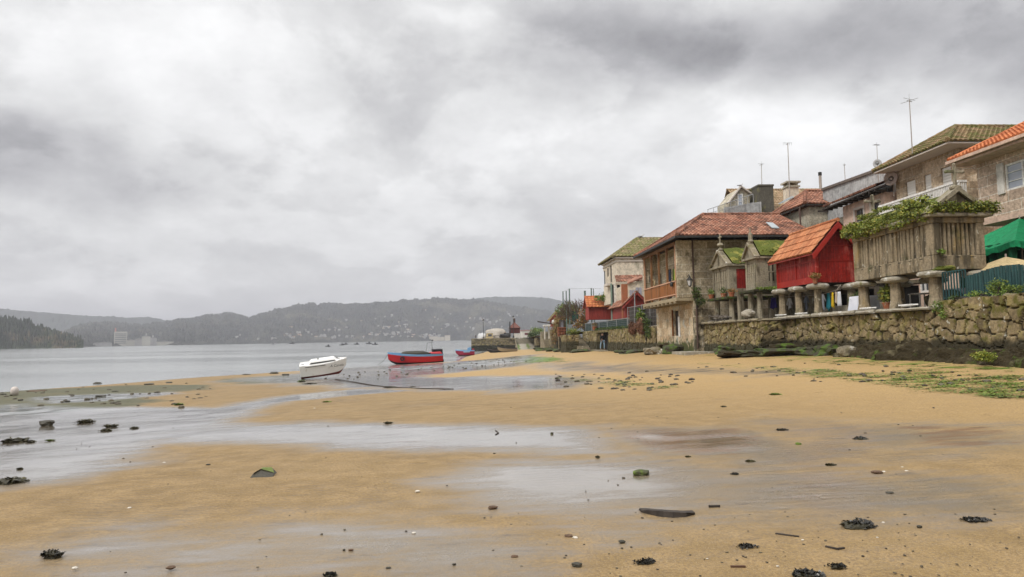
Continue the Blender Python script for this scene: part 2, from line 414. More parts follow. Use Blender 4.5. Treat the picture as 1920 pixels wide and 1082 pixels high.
WET = [ # outline in photo pixels (put down on the real sand), strength, softness (m)
 ([(-120,770),(100,766),(250,762),(400,764),(520,744),(600,735),(700,727),(760,733),(640,742),(540,752),(470,775),(440,795),(640,794),(900,797),(1130,802),(1150,838),(1200,856),(1010,848),(850,843),(640,840),(500,832),(300,832),(265,850),(215,878),(100,905),(-120,930)],.86,.36),
 ([(540,722),(600,712),(700,704),(760,702),(800,709),(900,706),(1040,705),(1100,715),(1060,728),(960,732),(850,731),(700,727),(620,724)],.9,.7),
 ([(800,900),(900,872),(1010,862),(1200,858),(1330,872),(1400,915),(1330,955),(1120,972),(950,952),(860,925)],.78,.35),
 ([(1000,850),(1350,862),(1560,880),(1720,905),(1860,950),(1700,1000),(1400,1010),(1180,1000),(1000,985),(820,960),(760,930)],.52,.6),
 ([(540,962),(720,948),(900,980),(1100,1020),(1020,1100),(0,1110),(-20,1030),(200,992),(400,985)],.54,.35),
 ([(60,744),(240,736),(330,739),(210,750),(90,756)],.95,.4),
 ([(1120,803),(1350,803),(1460,828),(1430,850),(1200,856)],.7,.25),
 ([(1320,855),(1480,846),(1640,862),(1520,880),(1340,884)],.6,.4),
 ([(1480,786),(1900,796),(1960,842),(1600,845),(1500,815)],.6,.7),
 ([(420,714),(560,699),(700,686),(830,680),(960,668),(1010,664),(1020,682),(900,694),(800,704),(650,712),(520,720)],.68,1.2),
 ([(980,682),(1300,688),(1500,694),(1480,703),(1200,702),(1000,695)],.5,.8),
 ([(1500,900),(1700,880),(1960,900),(1960,975),(1700,985),(1560,960)],.48,.3),
 ([(1250,925),(1420,915),(1560,935),(1500,968),(1330,965)],.58,.25),
 ([(1040,985),(1260,975),(1300,1020),(1120,1040)],.5,.2),
 ([(0,758),(110,762),(110,775),(-60,780)],.9,.4),
 ([(1100,1010),(1500,985),(1960,1000),(1960,1100),(1100,1100)],.28,.5),
]
ALG = [([(1300,676),(1500,686),(1700,698),(1960,720),(1960,752),(1850,748),(1600,720),(1500,706),(1350,692)],.50), ([(930,672),(1010,668),(1060,672),(1040,680),(970,681)],.75),
       ([(1010,704),(1110,702),(1290,728),(1240,738),(1150,726),(1000,720)],.42), ([(1130,805),(1450,805),(1420,850),(1180,850)],.10), ([(1240,660),(1960,680),(1960,700),(1700,690),(1400,672)],.55),([(1050,664),(1240,664),(1240,669),(1050,668)],.5)]
MUD = [([(-150,742),(100,730),(240,722),(420,719),(400,730),(250,740),(330,752),(250,762),(100,775),(-150,786)],.80), ([(400,712),(560,701),(640,700),(560,716),(430,721)],.7),
       ([(700,690),(860,680),(990,666),(1000,672),(860,690),(760,698)],.8), ([(1000,694),(1500,690),(1500,697),(1200,699)],.25)]
RIP = [([(1130,806),(1380,800),(1450,828),(1400,858),(1200,850)],.9), ([(1640,793),(1900,800),(1960,840),(1700,838)],.8), ([(1100,722),(1300,728),(1260,738),(1100,734)],.25), ([(1350,698),(1600,700),(1560,708),(1350,706)],.5)]
def build_sand():
    ang = np.concatenate([np.linspace(-180, -44, 34)[:-1], np.linspace(-44, 47, 470)[:-1], np.linspace(47, 180, 34)])
    ang = np.radians(ang); rad = np.concatenate([[.3, 1.2, 2.2, 3.0], 3.4 * 1.0125 ** np.arange(0, 352), [300, 360, 450, 650]])
    Rr, Aa = np.meshgrid(rad, ang, indexing='ij'); X = Rr * np.sin(Aa); Y = Rr * np.cos(Aa)
    Z = np.zeros_like(X)
    for i in range(X.shape[0]): Z[i] = sand_z(X[i], Y[i])
    inner = (Rr < 320)
    wet = np.zeros_like(X); wx = X + (fbm(X, Y, .35, 4, 1) - .5) * 2.2 + (fbm(X, Y, 1.6, 3, 8) - .5) * .5; wy = Y + (fbm(X, Y, .35, 4, 2) - .5) * 2.4 + (fbm(X, Y, 1.6, 3, 9) - .5) * .5
    # close to the lens the edges wander less
    k = np.clip((Rr - 6) / 40, .10, 1); wx = X + (wx - X) * k; wy = Y + (wy - Y) * k
    def acc(lst, soft=None):
        a = np.zeros_like(X)
        for e in lst:
            poly = wpoly(e[0]); sf = e[2] * 3.2 if len(e) > 2 else (soft or .5)
            bx0, by0 = poly.min(0) - 4; bx1, by1 = poly.max(0) + 4
            sel = (wx > bx0) & (wx < bx1) & (wy > by0) & (wy < by1) & inner
            if not sel.any(): continue
            d = sdf(poly, wx[sel], wy[sel]); v = np.clip(d / sf * .5 + .5, 0, 1); v = v * v * (3 - 2 * v) * e[1]
            a[sel] = np.maximum(a[sel], v)
        return a
    wet = acc(WET); alg = acc(ALG, .8); mud = acc(MUD, 1.2); rip = acc(RIP, .5)
    wet = np.maximum(wet, np.clip((-1.33 - Z) / .06, 0, 1) * .95)          # the strip the tide has only just left
    und = (fbm(X, Y, .22, 3, 4) - .5) * .05 + (fbm(X, Y, 1.3, 3, 5) - .5) * .016 * np.clip(1.5 - wet, 0, 1)
    Z = Z + und * inner - wet * .012 + mud * (fbm(X, Y, 1.2, 3, 6) - .4) * .06 + rip * np.sin(X * 1.3 + Y * 5.2 + fbm(X, Y, .8, 3, 7) * 9) * .008
    nr, na = X.shape
    V = np.stack([X, Y, Z], -1).reshape(-1, 3)
    i = np.arange(nr - 1)[:, None]; j = np.arange(na - 1)[None, :]
    a = i * na + j; F = np.stack([a, a + 1, a + na + 1, a + na], -1).reshape(-1, 4)[:, ::-1]
    me = bpy.data.meshes.new('beach_sand'); me.vertices.add(len(V)); me.vertices.foreach_set('co', V.ravel())
    me.loops.add(F.size); me.loops.foreach_set('vertex_index', F.ravel().astype(np.int32)); me.polygons.add(len(F))
    me.polygons.foreach_set('loop_start', (np.arange(len(F)) * 4).astype(np.int32)); me.polygons.foreach_set('loop_total', np.full(len(F), 4, np.int32))
    me.update(calc_edges=True); me.validate()
    ca = me.color_attributes.new('mask', 'FLOAT_COLOR', 'POINT')
    ca.data.foreach_set('color', np.stack([wet, alg, mud, rip], -1).reshape(-1).astype(np.float32))
    me.polygons.foreach_set('use_smooth', [True] * len(me.polygons))
    m, t, b = newmat('sand')
    p = pos(t); at = t.new('ShaderNodeVertexColor', layer_name='mask'); s = t.new('ShaderNodeSeparateColor'); t.l.new(at.outputs[0], s.inputs[0])
    wt, al, mu, ri = s.outputs[0], s.outputs[1], s.outputs[2], at.outputs[1]
    nb = t.noise(p, .35, 5, .6); nm = t.noise(p, 2.6, 6, .62); nf = t.noise(p, 38, 4, .75); ng = t.noise(p, 120, 3, .75)
    st = t.noise(t.vmath('MULTIPLY', p, (.55, 2.4, 1)), 1.1, 6, .66)
    w = t.math('ADD', wt, t.math('MULTIPLY', t.math('SUBTRACT', st, .5), t.math('MULTIPLY', t.ramp(wt, .02, .5), 1.0)))
    w = t.math('ADD', w, t.math('MULTIPLY', t.ramp(nb, .44, .70), .24), clamp=True); w = t.math('ADD', w, t.math('MULTIPLY', t.math('SUBTRACT', nf, .5), .35), clamp=True)
    dry = t.mix(t.ramp(nb, .3, .7), (.25, .170, .072), (.19, .127, .055))
    dry = t.mix(t.ramp(nm, .35, .7), dry, (.30, .205, .095))
    dry = t.mix(t.ramp(t.math('ADD', t.math('MULTIPLY', t.sep(p)[1], .6), t.math('MULTIPLY', t.sep(p)[0], 1.3)), 9, 25), dry, t.mix(nm, (.45, .30, .125), (.38, .255, .11)))
    dry = t.mix(t.math('MULTIPLY', t.ramp(nf, .38, .68), .75), dry, (.125, .08, .042)); dry = t.mix(t.math('MULTIPLY', t.ramp(ng, .55, .72), .6), dry, (.55, .48, .37))
    wc = t.mix(t.ramp(w, .15, .75), dry, (.165, .132, .09)); wc = t.mix(t.math('MULTIPLY', t.ramp(st, .48, .7), t.ramp(w, .1, .5, 0, .6)), wc, (.20, .17, .145))
    # black organic smears in the near sand
    sm = t.ramp(t.noise(t.vmath('MULTIPLY', p, (.7, 2.0, 1)), 1.9, 8, .74), .56, .70)
    wc = t.mix(t.math('MULTIPLY', sm, t.ramp(wt, .12, .45, .15, .7)), wc, (.06, .055, .055))
    an = t.noise(t.vmath('MULTIPLY', p, (.8, 1.6, 1)), 1.4, 7, .72)
    ga = t.ramp(t.math('ADD', t.math('MULTIPLY', al, .55), an), .78, .90)
    wc = t.mix(ga, wc, t.mix(t.noise(p, 5, 4), (.13, .22, .025), (.06, .10, .015)))
    mn = t.ramp(t.math('ADD', t.math('MULTIPLY', mu, .62), t.noise(t.vmath('MULTIPLY', p, (.35, 1.0, 1)), .9, 7, .72)), .72, .98)
    wc = t.mix(t.math('MULTIPLY', mn, .9), wc, t.mix(t.noise(p, 2.5, 6, .7), (.12, .125, .075), (.032, .038, .022)))
    rn = t.ramp(t.math('ADD', t.math('MULTIPLY', ri, .42), t.noise(t.vmath('MULTIPLY', p, (.6, 3.2, 1)), 1.3, 6, .7)), .76, .92)
    wc = t.mix(rn, wc, (.17, .10, .05))
    t.l.new(wc, b.inputs['Base Color'])
    ro = t.ramp(w, .1, .85, .55, .16); ro = t.math('ADD', ro, t.math('MULTIPLY', t.ramp(st, .45, .7), .10)); ro = t.mix(ga, ro, .6); ro = t.mix(t.math('MULTIPLY', mn, .55), ro, .5)
    t.put(b.inputs['Roughness'], ro); b.inputs['IOR'].default_value = 1.4
    t.put(b.inputs['Coat Weight'], t.ramp(w, .22, .85)); b.inputs['Coat Roughness'].default_value = .055; b.inputs['Coat IOR'].default_value = 1.5
    t.put(b.inputs['Specular IOR Level'], t.ramp(w, .1, .8, .10, .6))
    dryk = t.ramp(w, .75, .25)
    vo = t.new('ShaderNodeTexVoronoi', feature='F1'); t.l.new(t.vmath('ADD', p, t.vmath('MULTIPLY', t.xyz(nm, nb, 0.0), (.8, .8, 0))), vo.inputs['Vector']); vo.inputs['Scale'].default_value = 1.35
    dent = t.math('MULTIPLY', t.ramp(vo.outputs['Distance'], .05, .16, -1.0, 0.0), t.ramp(t.noise(p, .5, 3), .50, .62))
    rip2 = t.new('ShaderNodeTexWave', wave_type='BANDS', bands_direction='Y'); t.l.new(p, rip2.inputs['Vector']); rip2.inputs['Scale'].default_value = 2.4; rip2.inputs['Distortion'].default_value = 7; rip2.inputs['Detail'].default_value = 3; rip2.inputs['Detail Scale'].default_value = 1.2
    rw = t.math('MULTIPLY', rip2.outputs['Fac'], t.ramp(nb, .45, .64, 0, .7))
    hb = t.math('ADD', t.math('MULTIPLY', nf, .25), t.math('ADD', t.math('MULTIPLY', ng, .12), t.math('ADD', t.math('MULTIPLY', nm, 1.2), t.math('ADD', t.math('MULTIPLY', dent, 2.6), rw))))
    hh = t.math('MULTIPLY', hb, t.math('ADD', t.math('MULTIPLY', dryk, .85), .10))
    hh = t.math('ADD', hh, t.math('MULTIPLY', ga, .6)); hh = t.math('ADD', hh, t.math('MULTIPLY', mn, t.noise(p, 6, 6, .7)))
    nn = t.bump(hh, .55, .035); t.l.new(nn, b.inputs['Normal'])
    t.l.new(t.bump(t.math('ADD', t.math('MULTIPLY', st, .25), t.math('MULTIPLY', hb, t.ramp(w, .9, .3, .02, .35))), .35, .03), b.inputs['Coat Normal'])
    me.materials.append(m)
    o = bpy.data.objects.new('beach_sand', me); COL.objects.link(o); tag(o, kind='structure')
build_sand()

# ================================================================== SEA
def build_sea():
    m, t, b = newmat('sea'); p = pos(t)
    v = t.vmath('MULTIPLY', p, (.35, 1.0, 1))
    n1 = t.noise(v, 1.1, 4, .6); n2 = t.noise(v, .16, 4, .55); n3 = t.noise(t.vmath('MULTIPLY', p, (.05, .3, 1)), .14, 4, .6)
    col = t.mix(t.ramp(n3, .35, .65), (.20, .21, .205), (.24, .25, .245))
    t.l.new(col, b.inputs['Base Color'])
    t.put(b.inputs['Roughness'], t.ramp(n3, .35, .65, .12, .18)); b.inputs['IOR'].default_value = 1.33
    h = t.math('ADD', t.math('MULTIPLY', n1, .25), n2)
    t.l.new(t.bump(h, .22, .05), b.inputs['Normal'])
    mb = MB(); ring = [(9000 * math.cos(2 * math.pi * i / 96), 9000 * math.sin(2 * math.pi * i / 96), -1.4) for i in range(96)]
    mb.add(ring, [tuple(range(96))]); mb.build('sea_water', m, kind='structure')
build_sea()
# ================================================================== HILLS ACROSS THE BAY
def hillmat(name, c1, c2, c3, sc=1.0):
    m, t, b = newmat(name); p = pos(t)
    col = t.mix(t.ramp(t.noise(p, .012 * sc, 6, .7), .35, .65), c1, c2)
    col = t.mix(t.ramp(t.noise(t.vmath('ADD', p, (900, 20, 0)), .006 * sc, 5, .65), .56, .66), col, c3)
    col = t.mix(t.ramp(t.noise(p, .07 * sc, 4, .7), .4, .7), col, hsv(t, col, .55))
    t.l.new(col, b.inputs['Base Color']); b.inputs['Roughness'].default_value = 1; b.inputs['Specular IOR Level'].default_value = .05
    return m
HM = hillmat('far_wood', (.050, .052, .038), (.020, .026, .020), (.095, .09, .062))
HM2 = hillmat('far_ridge', (.045, .055, .042), (.03, .04, .03), (.06, .065, .05), .6)
HM3 = hillmat('headland_wood', (.040, .052, .026), (.018, .028, .014), (.12, .095, .055), 2.5)
def col_dir(px, py=640):
    d = ray(px, py); h = np.array([d[0], d[1]]); n = np.linalg.norm(h); return h / n, d[2] / n
class Hill:
    def __init__(s, sil, d0, d1, prof=1.0):
        s.sx = np.array([q[0] for q in sil], float)
        sy = np.array([q[1] for q in sil], float)
        s.el = np.array([col_dir(a, b)[1] for a, b in zip(s.sx, sy)]); s.d0, s.d1, s.prof = d0, d1, prof
    def shore(s, px): return (s.d0 if np.isscalar(s.d0) else np.interp(px, s.d0[0], s.d0[1])) * (1 + .03 * math.sin(px * .031) + .015 * math.sin(px * .11))
    def point(s, px, t):
        h, _ = col_dir(px); d0 = s.shore(px); d = d0 + (s.d1 - d0) * t
        H = max(0, np.interp(px, s.sx, s.el) * s.d1 + 1.6)
        q = min(t, 1); k = (q * q * (3 - 2 * q)) ** .9 * .62 + q * .38 if t <= 1 else 1 - (t - 1) * 1.6
        k *= 1 + .16 * (vnoise(np.array(px * .02), np.array(t * 4.), 1, 3) - .5) * (1 - abs(2 * q - 1)) * 2
        return np.array([h[0] * d, h[1] * d, -1.6 + (H + 1.6) * float(k)])
def make_hill(name, sil, d0, d1, mat, step=2.2, rows=46, jit=9, clump=1.0):
    H = Hill(sil, d0, d1); xs = np.arange(sil[0][0], sil[-1][0] + .1, step); V = []; rr = random.Random(len(sil))
    ts = list(np.linspace(0, 1, rows)) + [1.1, 1.3, 1.6]
    for t in ts:
        for px in xs:
            p = H.point(px, t)
            j = 0 if t < .03 else (rr.random() ** 2 * jit + jit * 1.1 * (vnoise(np.array(px * .11 * clump), np.array(t * 24.), 1, 5) ** 2)) * (.35 if t > .97 else 1)
            p[2] += float(j) * min(1, t * 8); V.append(p)
    n = len(xs); F = [(i * n + k, i * n + k + 1, (i + 1) * n + k + 1, (i + 1) * n + k) for i in range(len(ts) - 1) for k in range(n - 1)]
    mb = MB(); mb.add(V, F); mb.build(name, mat, kind='structure'); return H
hill_back_r = make_hill('hills', [(820,600),(860,566),(900,559),(930,557),(985,557),(1030,559),(1060,566),(1120,580),(1200,600),(1400,610),(1800,618)], 3150, 3600, HM2, 4, 12, 7)
hill_back_l = make_hill('hills', [(-160,574),(-40,578),(0,580),(60,585),(150,592),(235,596),(280,595),(310,602),(340,610),(420,620)], 3150, 3600, HM2, 4, 12, 7)
SIL = [(80,646),(110,636),(125,622),(150,612),(180,607),(230,610),(260,612),(300,608),(330,603),(360,599),(400,594),(430,590),(450,593),(465,597),(500,589),(535,579),(560,573),(592,572),(594,577),(600,573),(650,573),(720,568),(800,564),(830,561),(870,562),(900,563),(950,573),(1000,582),(1040,590),(1100,598),(1200,606),(1500,618),(1900,622)]
hill_main = make_hill('hills', SIL, ([80, 200, 480, 860, 1900], [1500, 1700, 1950, 2250, 2300]), 2750, HM, 2.0, 60, 9)
hill_head = make_hill('headland', [(-200,584),(-60,592),(0,600),(30,603),(60,612),(95,624),(120,632),(140,637),(152,646),(158,652)], 1050, 1250, HM3, 1.6, 26, 8, 1.6)

# ---- the town across the water: each house a small gabled block
def gable_house(name, w, l, h, wallm, roofm, label, cat, group):
    t = thing(name, label, cat, (0, 0, 0), group)
    MB().box(-w / 2, w / 2, -l / 2, l / 2, -4, h).build('wall', wallm, t)
    r = MB(); r.prism([(-w / 2 - .6, -l / 2 - .6, h + .01), (w / 2 + .6, -l / 2 - .6, h + .01), (0, -l / 2 - .6, h + w * .28)], (0, l + 1.2, 0)); r.build('roof', roofm, t)
    return t
far_white = plain('far_render_white', (.42, .41, .40), rough=.9, bump=None); far_cream = plain('far_render_cream', (.62, .56, .46), rough=.9, bump=None)
far_roof = plain('far_tile_roof', (.33, .17, .11), rough=.9, bump=None); far_grey = plain('far_grey_roof', (.30, .29, .28), rough=.9, bump=None)
G = 'houses of the town scattered over the far hillside'
LB = 'tiny pale house among many dotted over the hazy wooded hillside across the bay'
protos = [gable_house('far_house', 9, 12, 6, far_white, far_grey, LB, 'house', G), gable_house('far_house', 8, 16, 5, far_cream, far_roof, LB, 'house', G), gable_house('far_house', 12, 11, 8, far_white, far_white, LB, 'house', G)]
used = set()
clusters = [(560,628,26,7,16),(538,634,18,4,8),(745,618,30,9,34),(730,630,40,5,40),(790,634,60,3,44),(900,604,45,6,14),(850,618,55,8,20),(640,622,30,9,12),(950,598,40,7,16),(905,615,35,9,18),(700,600,40,6,10),(820,595,40,6,8),(960,625,45,9,16),(470,638,60,4,10),(620,636,50,3,10),(590,635,20,3,5),(680,636,30,3,8)]
cr = random.Random(3); cnt = 0
for cx, cy, sx, sy, n in clusters:
    for _ in range(int(n * .72)):
        px, py = cr.gauss(cx, sx * .6), cr.gauss(cy, sy * .6)
        # find the slope point under this pixel
        best = None
        for tt in np.linspace(.01, .95, 48):
            p = hill_main.point(px, tt); q = p - EYE; h = math.hypot(q[0], q[1]); e = q[2] / h - col_dir(px, py)[1]
            if e > 0: best = p; break
        if best is None or px > 1015: continue
        k = cr.choice([0, 0, 1, 2]); P0 = protos[k]; s = cr.uniform(.4, .72)
        best[2] += 4
        if k not in used:
            used.add(k); P0.location = tuple(best); P0.scale = (s,) * 3; P0.rotation_euler = (0, 0, cr.uniform(0, 3.1)); continue
        dup(P0, tuple(best), cr.uniform(0, 3.1), s); cnt += 1
def far_pt(px, t, H=None): return (H or hill_main).point(px, t)
# tower block and factory by the far shore
def far_block(name, px0, px1, ytop, ybot, t, mat, label, cat, depth=14, extras=None):
    p = far_pt((px0 + px1) / 2, t); Yd = math.hypot(p[0], p[1]); h, _ = col_dir((px0 + px1) / 2)
    s = Yd / 1280 * 1.03; w = (px1 - px0) * s; zt = 1.6 + col_dir((px0 + px1) / 2, ytop)[1] * Yd; zb = -1.3
    root = thing(name, label, cat, (p[0], p[1], zb)); root.rotation_euler = (0, 0, -math.atan2(h[0], h[1]))
    o = root['_o']; x, y = o[0], o[1]
    MB().box(x - w / 2, x + w / 2, y - depth / 2, y + depth / 2, zb, zt).build('wall', mat, root)
    return root, x, y, w, zb, zt, depth
cream2 = plain('far_concrete', (.55, .53, .46), rough=.9, bump=None, scale=.1); dkwin = plain('far_dark_window', (.08, .09, .10), rough=.4, bump=None)
r, x, y, w, zb, zt, dp = far_block('tower_block', 217, 235, 622, 647, .04, cream2, 'tall concrete silo tower block standing at the waterline of the far shore on the left', 'tower block')
w_ = MB()
for i in range(6):
    z_ = zb + 6 + i * (zt - zb - 8) / 6; w_.box(x - w * .42, x + w * .42, y - dp / 2 - .15, y - dp / 2 - .02, z_, z_ + 1.6)
w_.build('window_band', dkwin, r); MB().cyl((x - w * .4, y, zt), (x - w * .4, y, zt + 9), 1.6, 1.2, 8).build('chimney', plain('far_red', (.5, .2, .15), bump=None), r)
for i, (a, b_, yt, lb) in enumerate([(180, 205, 643, 'low white waterfront shed left of the far tower block'), (238, 252, 638, 'pale stepped factory shed just right of the far tower block'), (255, 268, 636, 'white factory hall left of the domed one on the far shore'), (268, 280, 631, 'white factory hall with a domed top on the far shore'), (281, 292, 634, 'white factory hall with a short stack right of the domed one'), (293, 322, 641, 'long low pale jetty shed right of the far factory')]):
    r, x, y, w, zb, zt, dp = far_block('factory_hall', a, b_, yt, 646, .02, far_white if i % 2 == 0 else cream2, lb, 'factory')
    MB().prism([(x - w / 2 - .4, y - dp / 2 - .5, zt + .01), (x + w / 2 + .4, y - dp / 2 - .5, zt + .01), (x, y - dp / 2 - .5, zt + 2.5)], (0, dp + 1, 0)).build('roof', far_grey, r)
    if i in (3, 4): MB().cyl((x, y, zt + .5), (x, y, zt + 7), 2.2, 1.4, 10).build('silo', far_white, r)
for a, b_, yt, lb in [(805, 820, 631, 'left low block of the long cream waterfront building across the bay'), (820, 833, 632, 'middle low block of the long cream waterfront building across the bay'), (834, 844, 629, 'taller right end block of the cream waterfront building across the bay')]:
    r, x, y, w, zb, zt, dp = far_block('waterfront_building', a, b_, yt, 640, .012, far_cream, lb, 'building')
    MB().box(x - w / 2 - .2, x + w / 2 + .2, y - dp / 2 - .3, y + dp / 2 + .3, zt + .01, zt + .8).build('roof', far_roof if yt < 630 else far_grey, r)
# boats and floats moored out on the water
fl = plain('dark_float', (.05, .05, .055), rough=.5, bump=None)
fr = thing('moored_skiff', 'tiny dark skiff moored far out on the grey water, leftmost of the row', 'boat', (0, 0, 0), 'small craft moored far out')
hb = MB(); hb.add([(-2.4, 0, .7), (-1.7, -.9, .6), (1.9, -.9, .55), (2.1, 0, .55), (1.9, .9, .55), (-1.7, .9, .6), (-1.9, 0, -.2), (-1.4, -.5, -.2), (1.7, -.6, -.2), (1.8, 0, -.2), (1.7, .6, -.2), (-1.4, .5, -.2)],
    [(0, 1, 7, 6), (1, 2, 8, 7), (2, 3, 9, 8), (3, 4, 10, 9), (4, 5, 11, 10), (5, 0, 6, 11), (0, 5, 4, 3, 2, 1)]); hb.build('hull', fl, fr)
MB().box(-.3, .8, -.5, .5, .5, 1.6).build('cabin', fl, fr)
first = True
for px, py, nm in [(512, 646, None), (548, 645, 'second from the left'), (615, 650, 'lowest, nearest the beach'), (641, 647.5, 'just left of the middle'), (648, 646, 'tallest, at the middle of the row'), (669, 646, 'long and flat, right of the middle'), (692, 645, 'second from the right'), (703, 646.5, 'rightmost of the row')]:
    p = aZ(px, py, -1.4)
    if first: fr.location = tuple(p); fr.rotation_euler = (0, 0, .2); first = False
    else: dup(fr, tuple(p), cr.uniform(-.3, .3), cr.uniform(.7, 1.1) * max(.3, p[1] / 420), 'tiny dark craft moored far out, ' + nm)
# ================================================================== MATERIALS OF THE VILLAGE
STAINZ = (.18, .15, .10)
moss_c = (.10, .12, .02)
M = {}
M['ash_house'] = ashlar('granite_ashlar_weathered', (.54, .47, .35), (.32, .265, .18), (.62, .57, .46), 1.15, .47, .022, layers=[((.15, .125, .075), 1.6, .50, .72), ((.15, .14, .06), 2.6, .60, .74), ((.085, .075, .05), 2.1, .60, .80, (2.0, 5.5, .20, -.15))])
M['ash_low'] = ashlar('granite_blocks_lower', (.60, .50, .36), (.44, .32, .20), (.55, .48, .36), .9, .55, .010, layers=[((.42, .42, .36), 1.3, .55, .66), ((.14, .12, .06), 1.7, .60, .73), ((.08, .085, .03), 2.5, .50, .70, (1.9, .5, -.10, .32))])
M['ash_pink'] = ashlar('pink_granite_cladding', (.54, .42, .33), (.45, .34, .26), (.74, .69, .60), 1.02, .415, .016, layers=[((.25, .19, .14), 1.2, .62, .76)])
M['ash_warm'] = ashlar('warm_granite_blocks', (.52, .42, .31), (.38, .285, .19), (.6, .54, .44), .8, .42, .012, layers=[((.2, .15, .1), 1.2, .55, .7)])
M['ash_grey'] = ashlar('grey_granite_blocks', (.50, .46, .37), (.40, .36, .28), (.46, .43, .36), 1.2, .5, .010, layers=[((.2, .19, .15), 1.2, .52, .7)])
M['render_cream'] = plain('cream_render', (.64, .56, .45), (.56, .49, .39), .8, .9, layers=[((.25, .23, .17), 1.1, .56, .74, None, (1, 1, .35))], bump=(20, .3, .01))
M['render_pink'] = plain('pink_render', (.62, .46, .37), (.56, .40, .31), .8, .9, layers=[((.33, .25, .19), 1.2, .58, .75, None, (1, 1, .3))], bump=(20, .3, .01))
M['render_white'] = plain('white_render', (.68, .65, .6), (.58, .55, .5), .8, .9, layers=[((.36, .34, .3), 1.1, .56, .75, None, (1, 1, .3))], bump=(20, .3, .01))
M['grey_sheet'] = plain('grey_fibre_cement', (.42, .42, .42), (.36, .37, .37), .8, .8, layers=[((.15, .15, .15), 1.6, .52, .72, None, (1, 1, .15))], bump=(20, .3, .01))
M['soffit'] = plain('pale_soffit', (.60, .54, .48), (.55, .49, .43), .6, .9, bump=None)
M['fascia'] = plain('grey_brown_fascia', (.16, .13, .11), (.12, .1, .085), 2, .8, bump=(20, .3, .01))
M['fascia_l'] = plain('light_fascia', (.50, .44, .36), (.42, .36, .29), 2, .8, bump=(20, .3, .01))
M['white'] = plain('white_paint', (.76, .75, .72), (.68, .67, .64), 2, .5, bump=(20, .15, .005), layers=[((.45, .43, .4), 2.5, .64, .8)])
M['shutter'] = plain('white_shutter', (.74, .72, .67), (.70, .68, .63), 2, .6, bump=None)
M['wood_or'] = plain('orange_varnished_boards', (.34, .125, .022), (.25, .085, .016), 4, .6, streak=(9, 9, .7), bump=(16, .3, .01))
M['wood_post'] = plain('brown_wood_post', (.33, .17, .07), (.25, .12, .05), 4, .65, streak=(14, 14, .7), bump=(16, .3, .01))
M['wood_pinkrail'] = plain('faded_pink_rail', (.58, .34, .22), (.5, .28, .18), 4, .65, bump=None)
M['wood_dark'] = plain('dark_aged_wood', (.07, .055, .045), (.04, .033, .028), 4, .8, streak=(10, 10, .8), bump=(16, .4, .01))
M['wood_grey'] = plain('grey_driftwood', (.22, .19, .16), (.13, .115, .10), 5, .85, streak=(6, 6, 2), bump=(20, .5, .01))
M['glass'] = plain('window_glass', (.05, .06, .07), (.09, .10, .11), .8, .08, bump=None, spec=.8)
M['glass_pale'] = plain('curtained_glass', (.42, .45, .50), (.28, .31, .38), 3, .12, bump=None, spec=.8)
M['glass_sky'] = plain('skylight_glass', (.30, .34, .36), (.34, .38, .40), 1, .08, bump=None, spec=.9)
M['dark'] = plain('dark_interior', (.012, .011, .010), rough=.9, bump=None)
M['metal_d'] = plain('dark_iron', (.03, .035, .035), (.05, .045, .04), 6, .5, bump=None, metal=.4)
M['metal_g'] = plain('galvanised_metal', (.36, .37, .37), (.28, .28, .28), 6, .45, bump=None, metal=.6)
M['metal_w'] = plain('pale_pole', (.42, .38, .34), (.32, .27, .23), 6, .5, bump=None, metal=.2)
M['rustpipe'] = plain('brown_drainpipe', (.10, .06, .045), (.07, .045, .035), 6, .5, bump=None)
M['tile_old'] = tilemat('old_barrel_tiles', [(.30, .125, .075), (.40, .20, .13), (.20, .09, .06)], moss=(.14, .13, .06), dark=.42, mossamt=(.60, .74))
M['tile_or'] = tilemat('new_orange_tiles', [(.44, .165, .07), (.50, .21, .095), (.35, .12, .05)], dark=.7, moss=(.30, .14, .06), mossamt=(.64, .8))
M['tile_bright'] = tilemat('bright_orange_tiles', [(.52, .16, .06), (.58, .21, .08), (.42, .12, .045)], dark=.7)
M['tile_moss'] = tilemat('mossy_tiles', [(.26, .17, .085), (.33, .22, .12), (.19, .12, .06)], moss=(.13, .125, .03), dark=.55, mossamt=(.43, .58))
M['tile_greeny'] = tilemat('green_moss_tiles', [(.30, .24, .13), (.24, .20, .11), (.36, .27, .16)], moss=(.19, .19, .06), dark=.6, mossamt=(.42, .6))
M['tile_brown'] = tilemat('yellow_brown_tiles', [(.36, .25, .15), (.29, .2, .115), (.42, .31, .19)], moss=(.2, .2, .07), dark=.65)

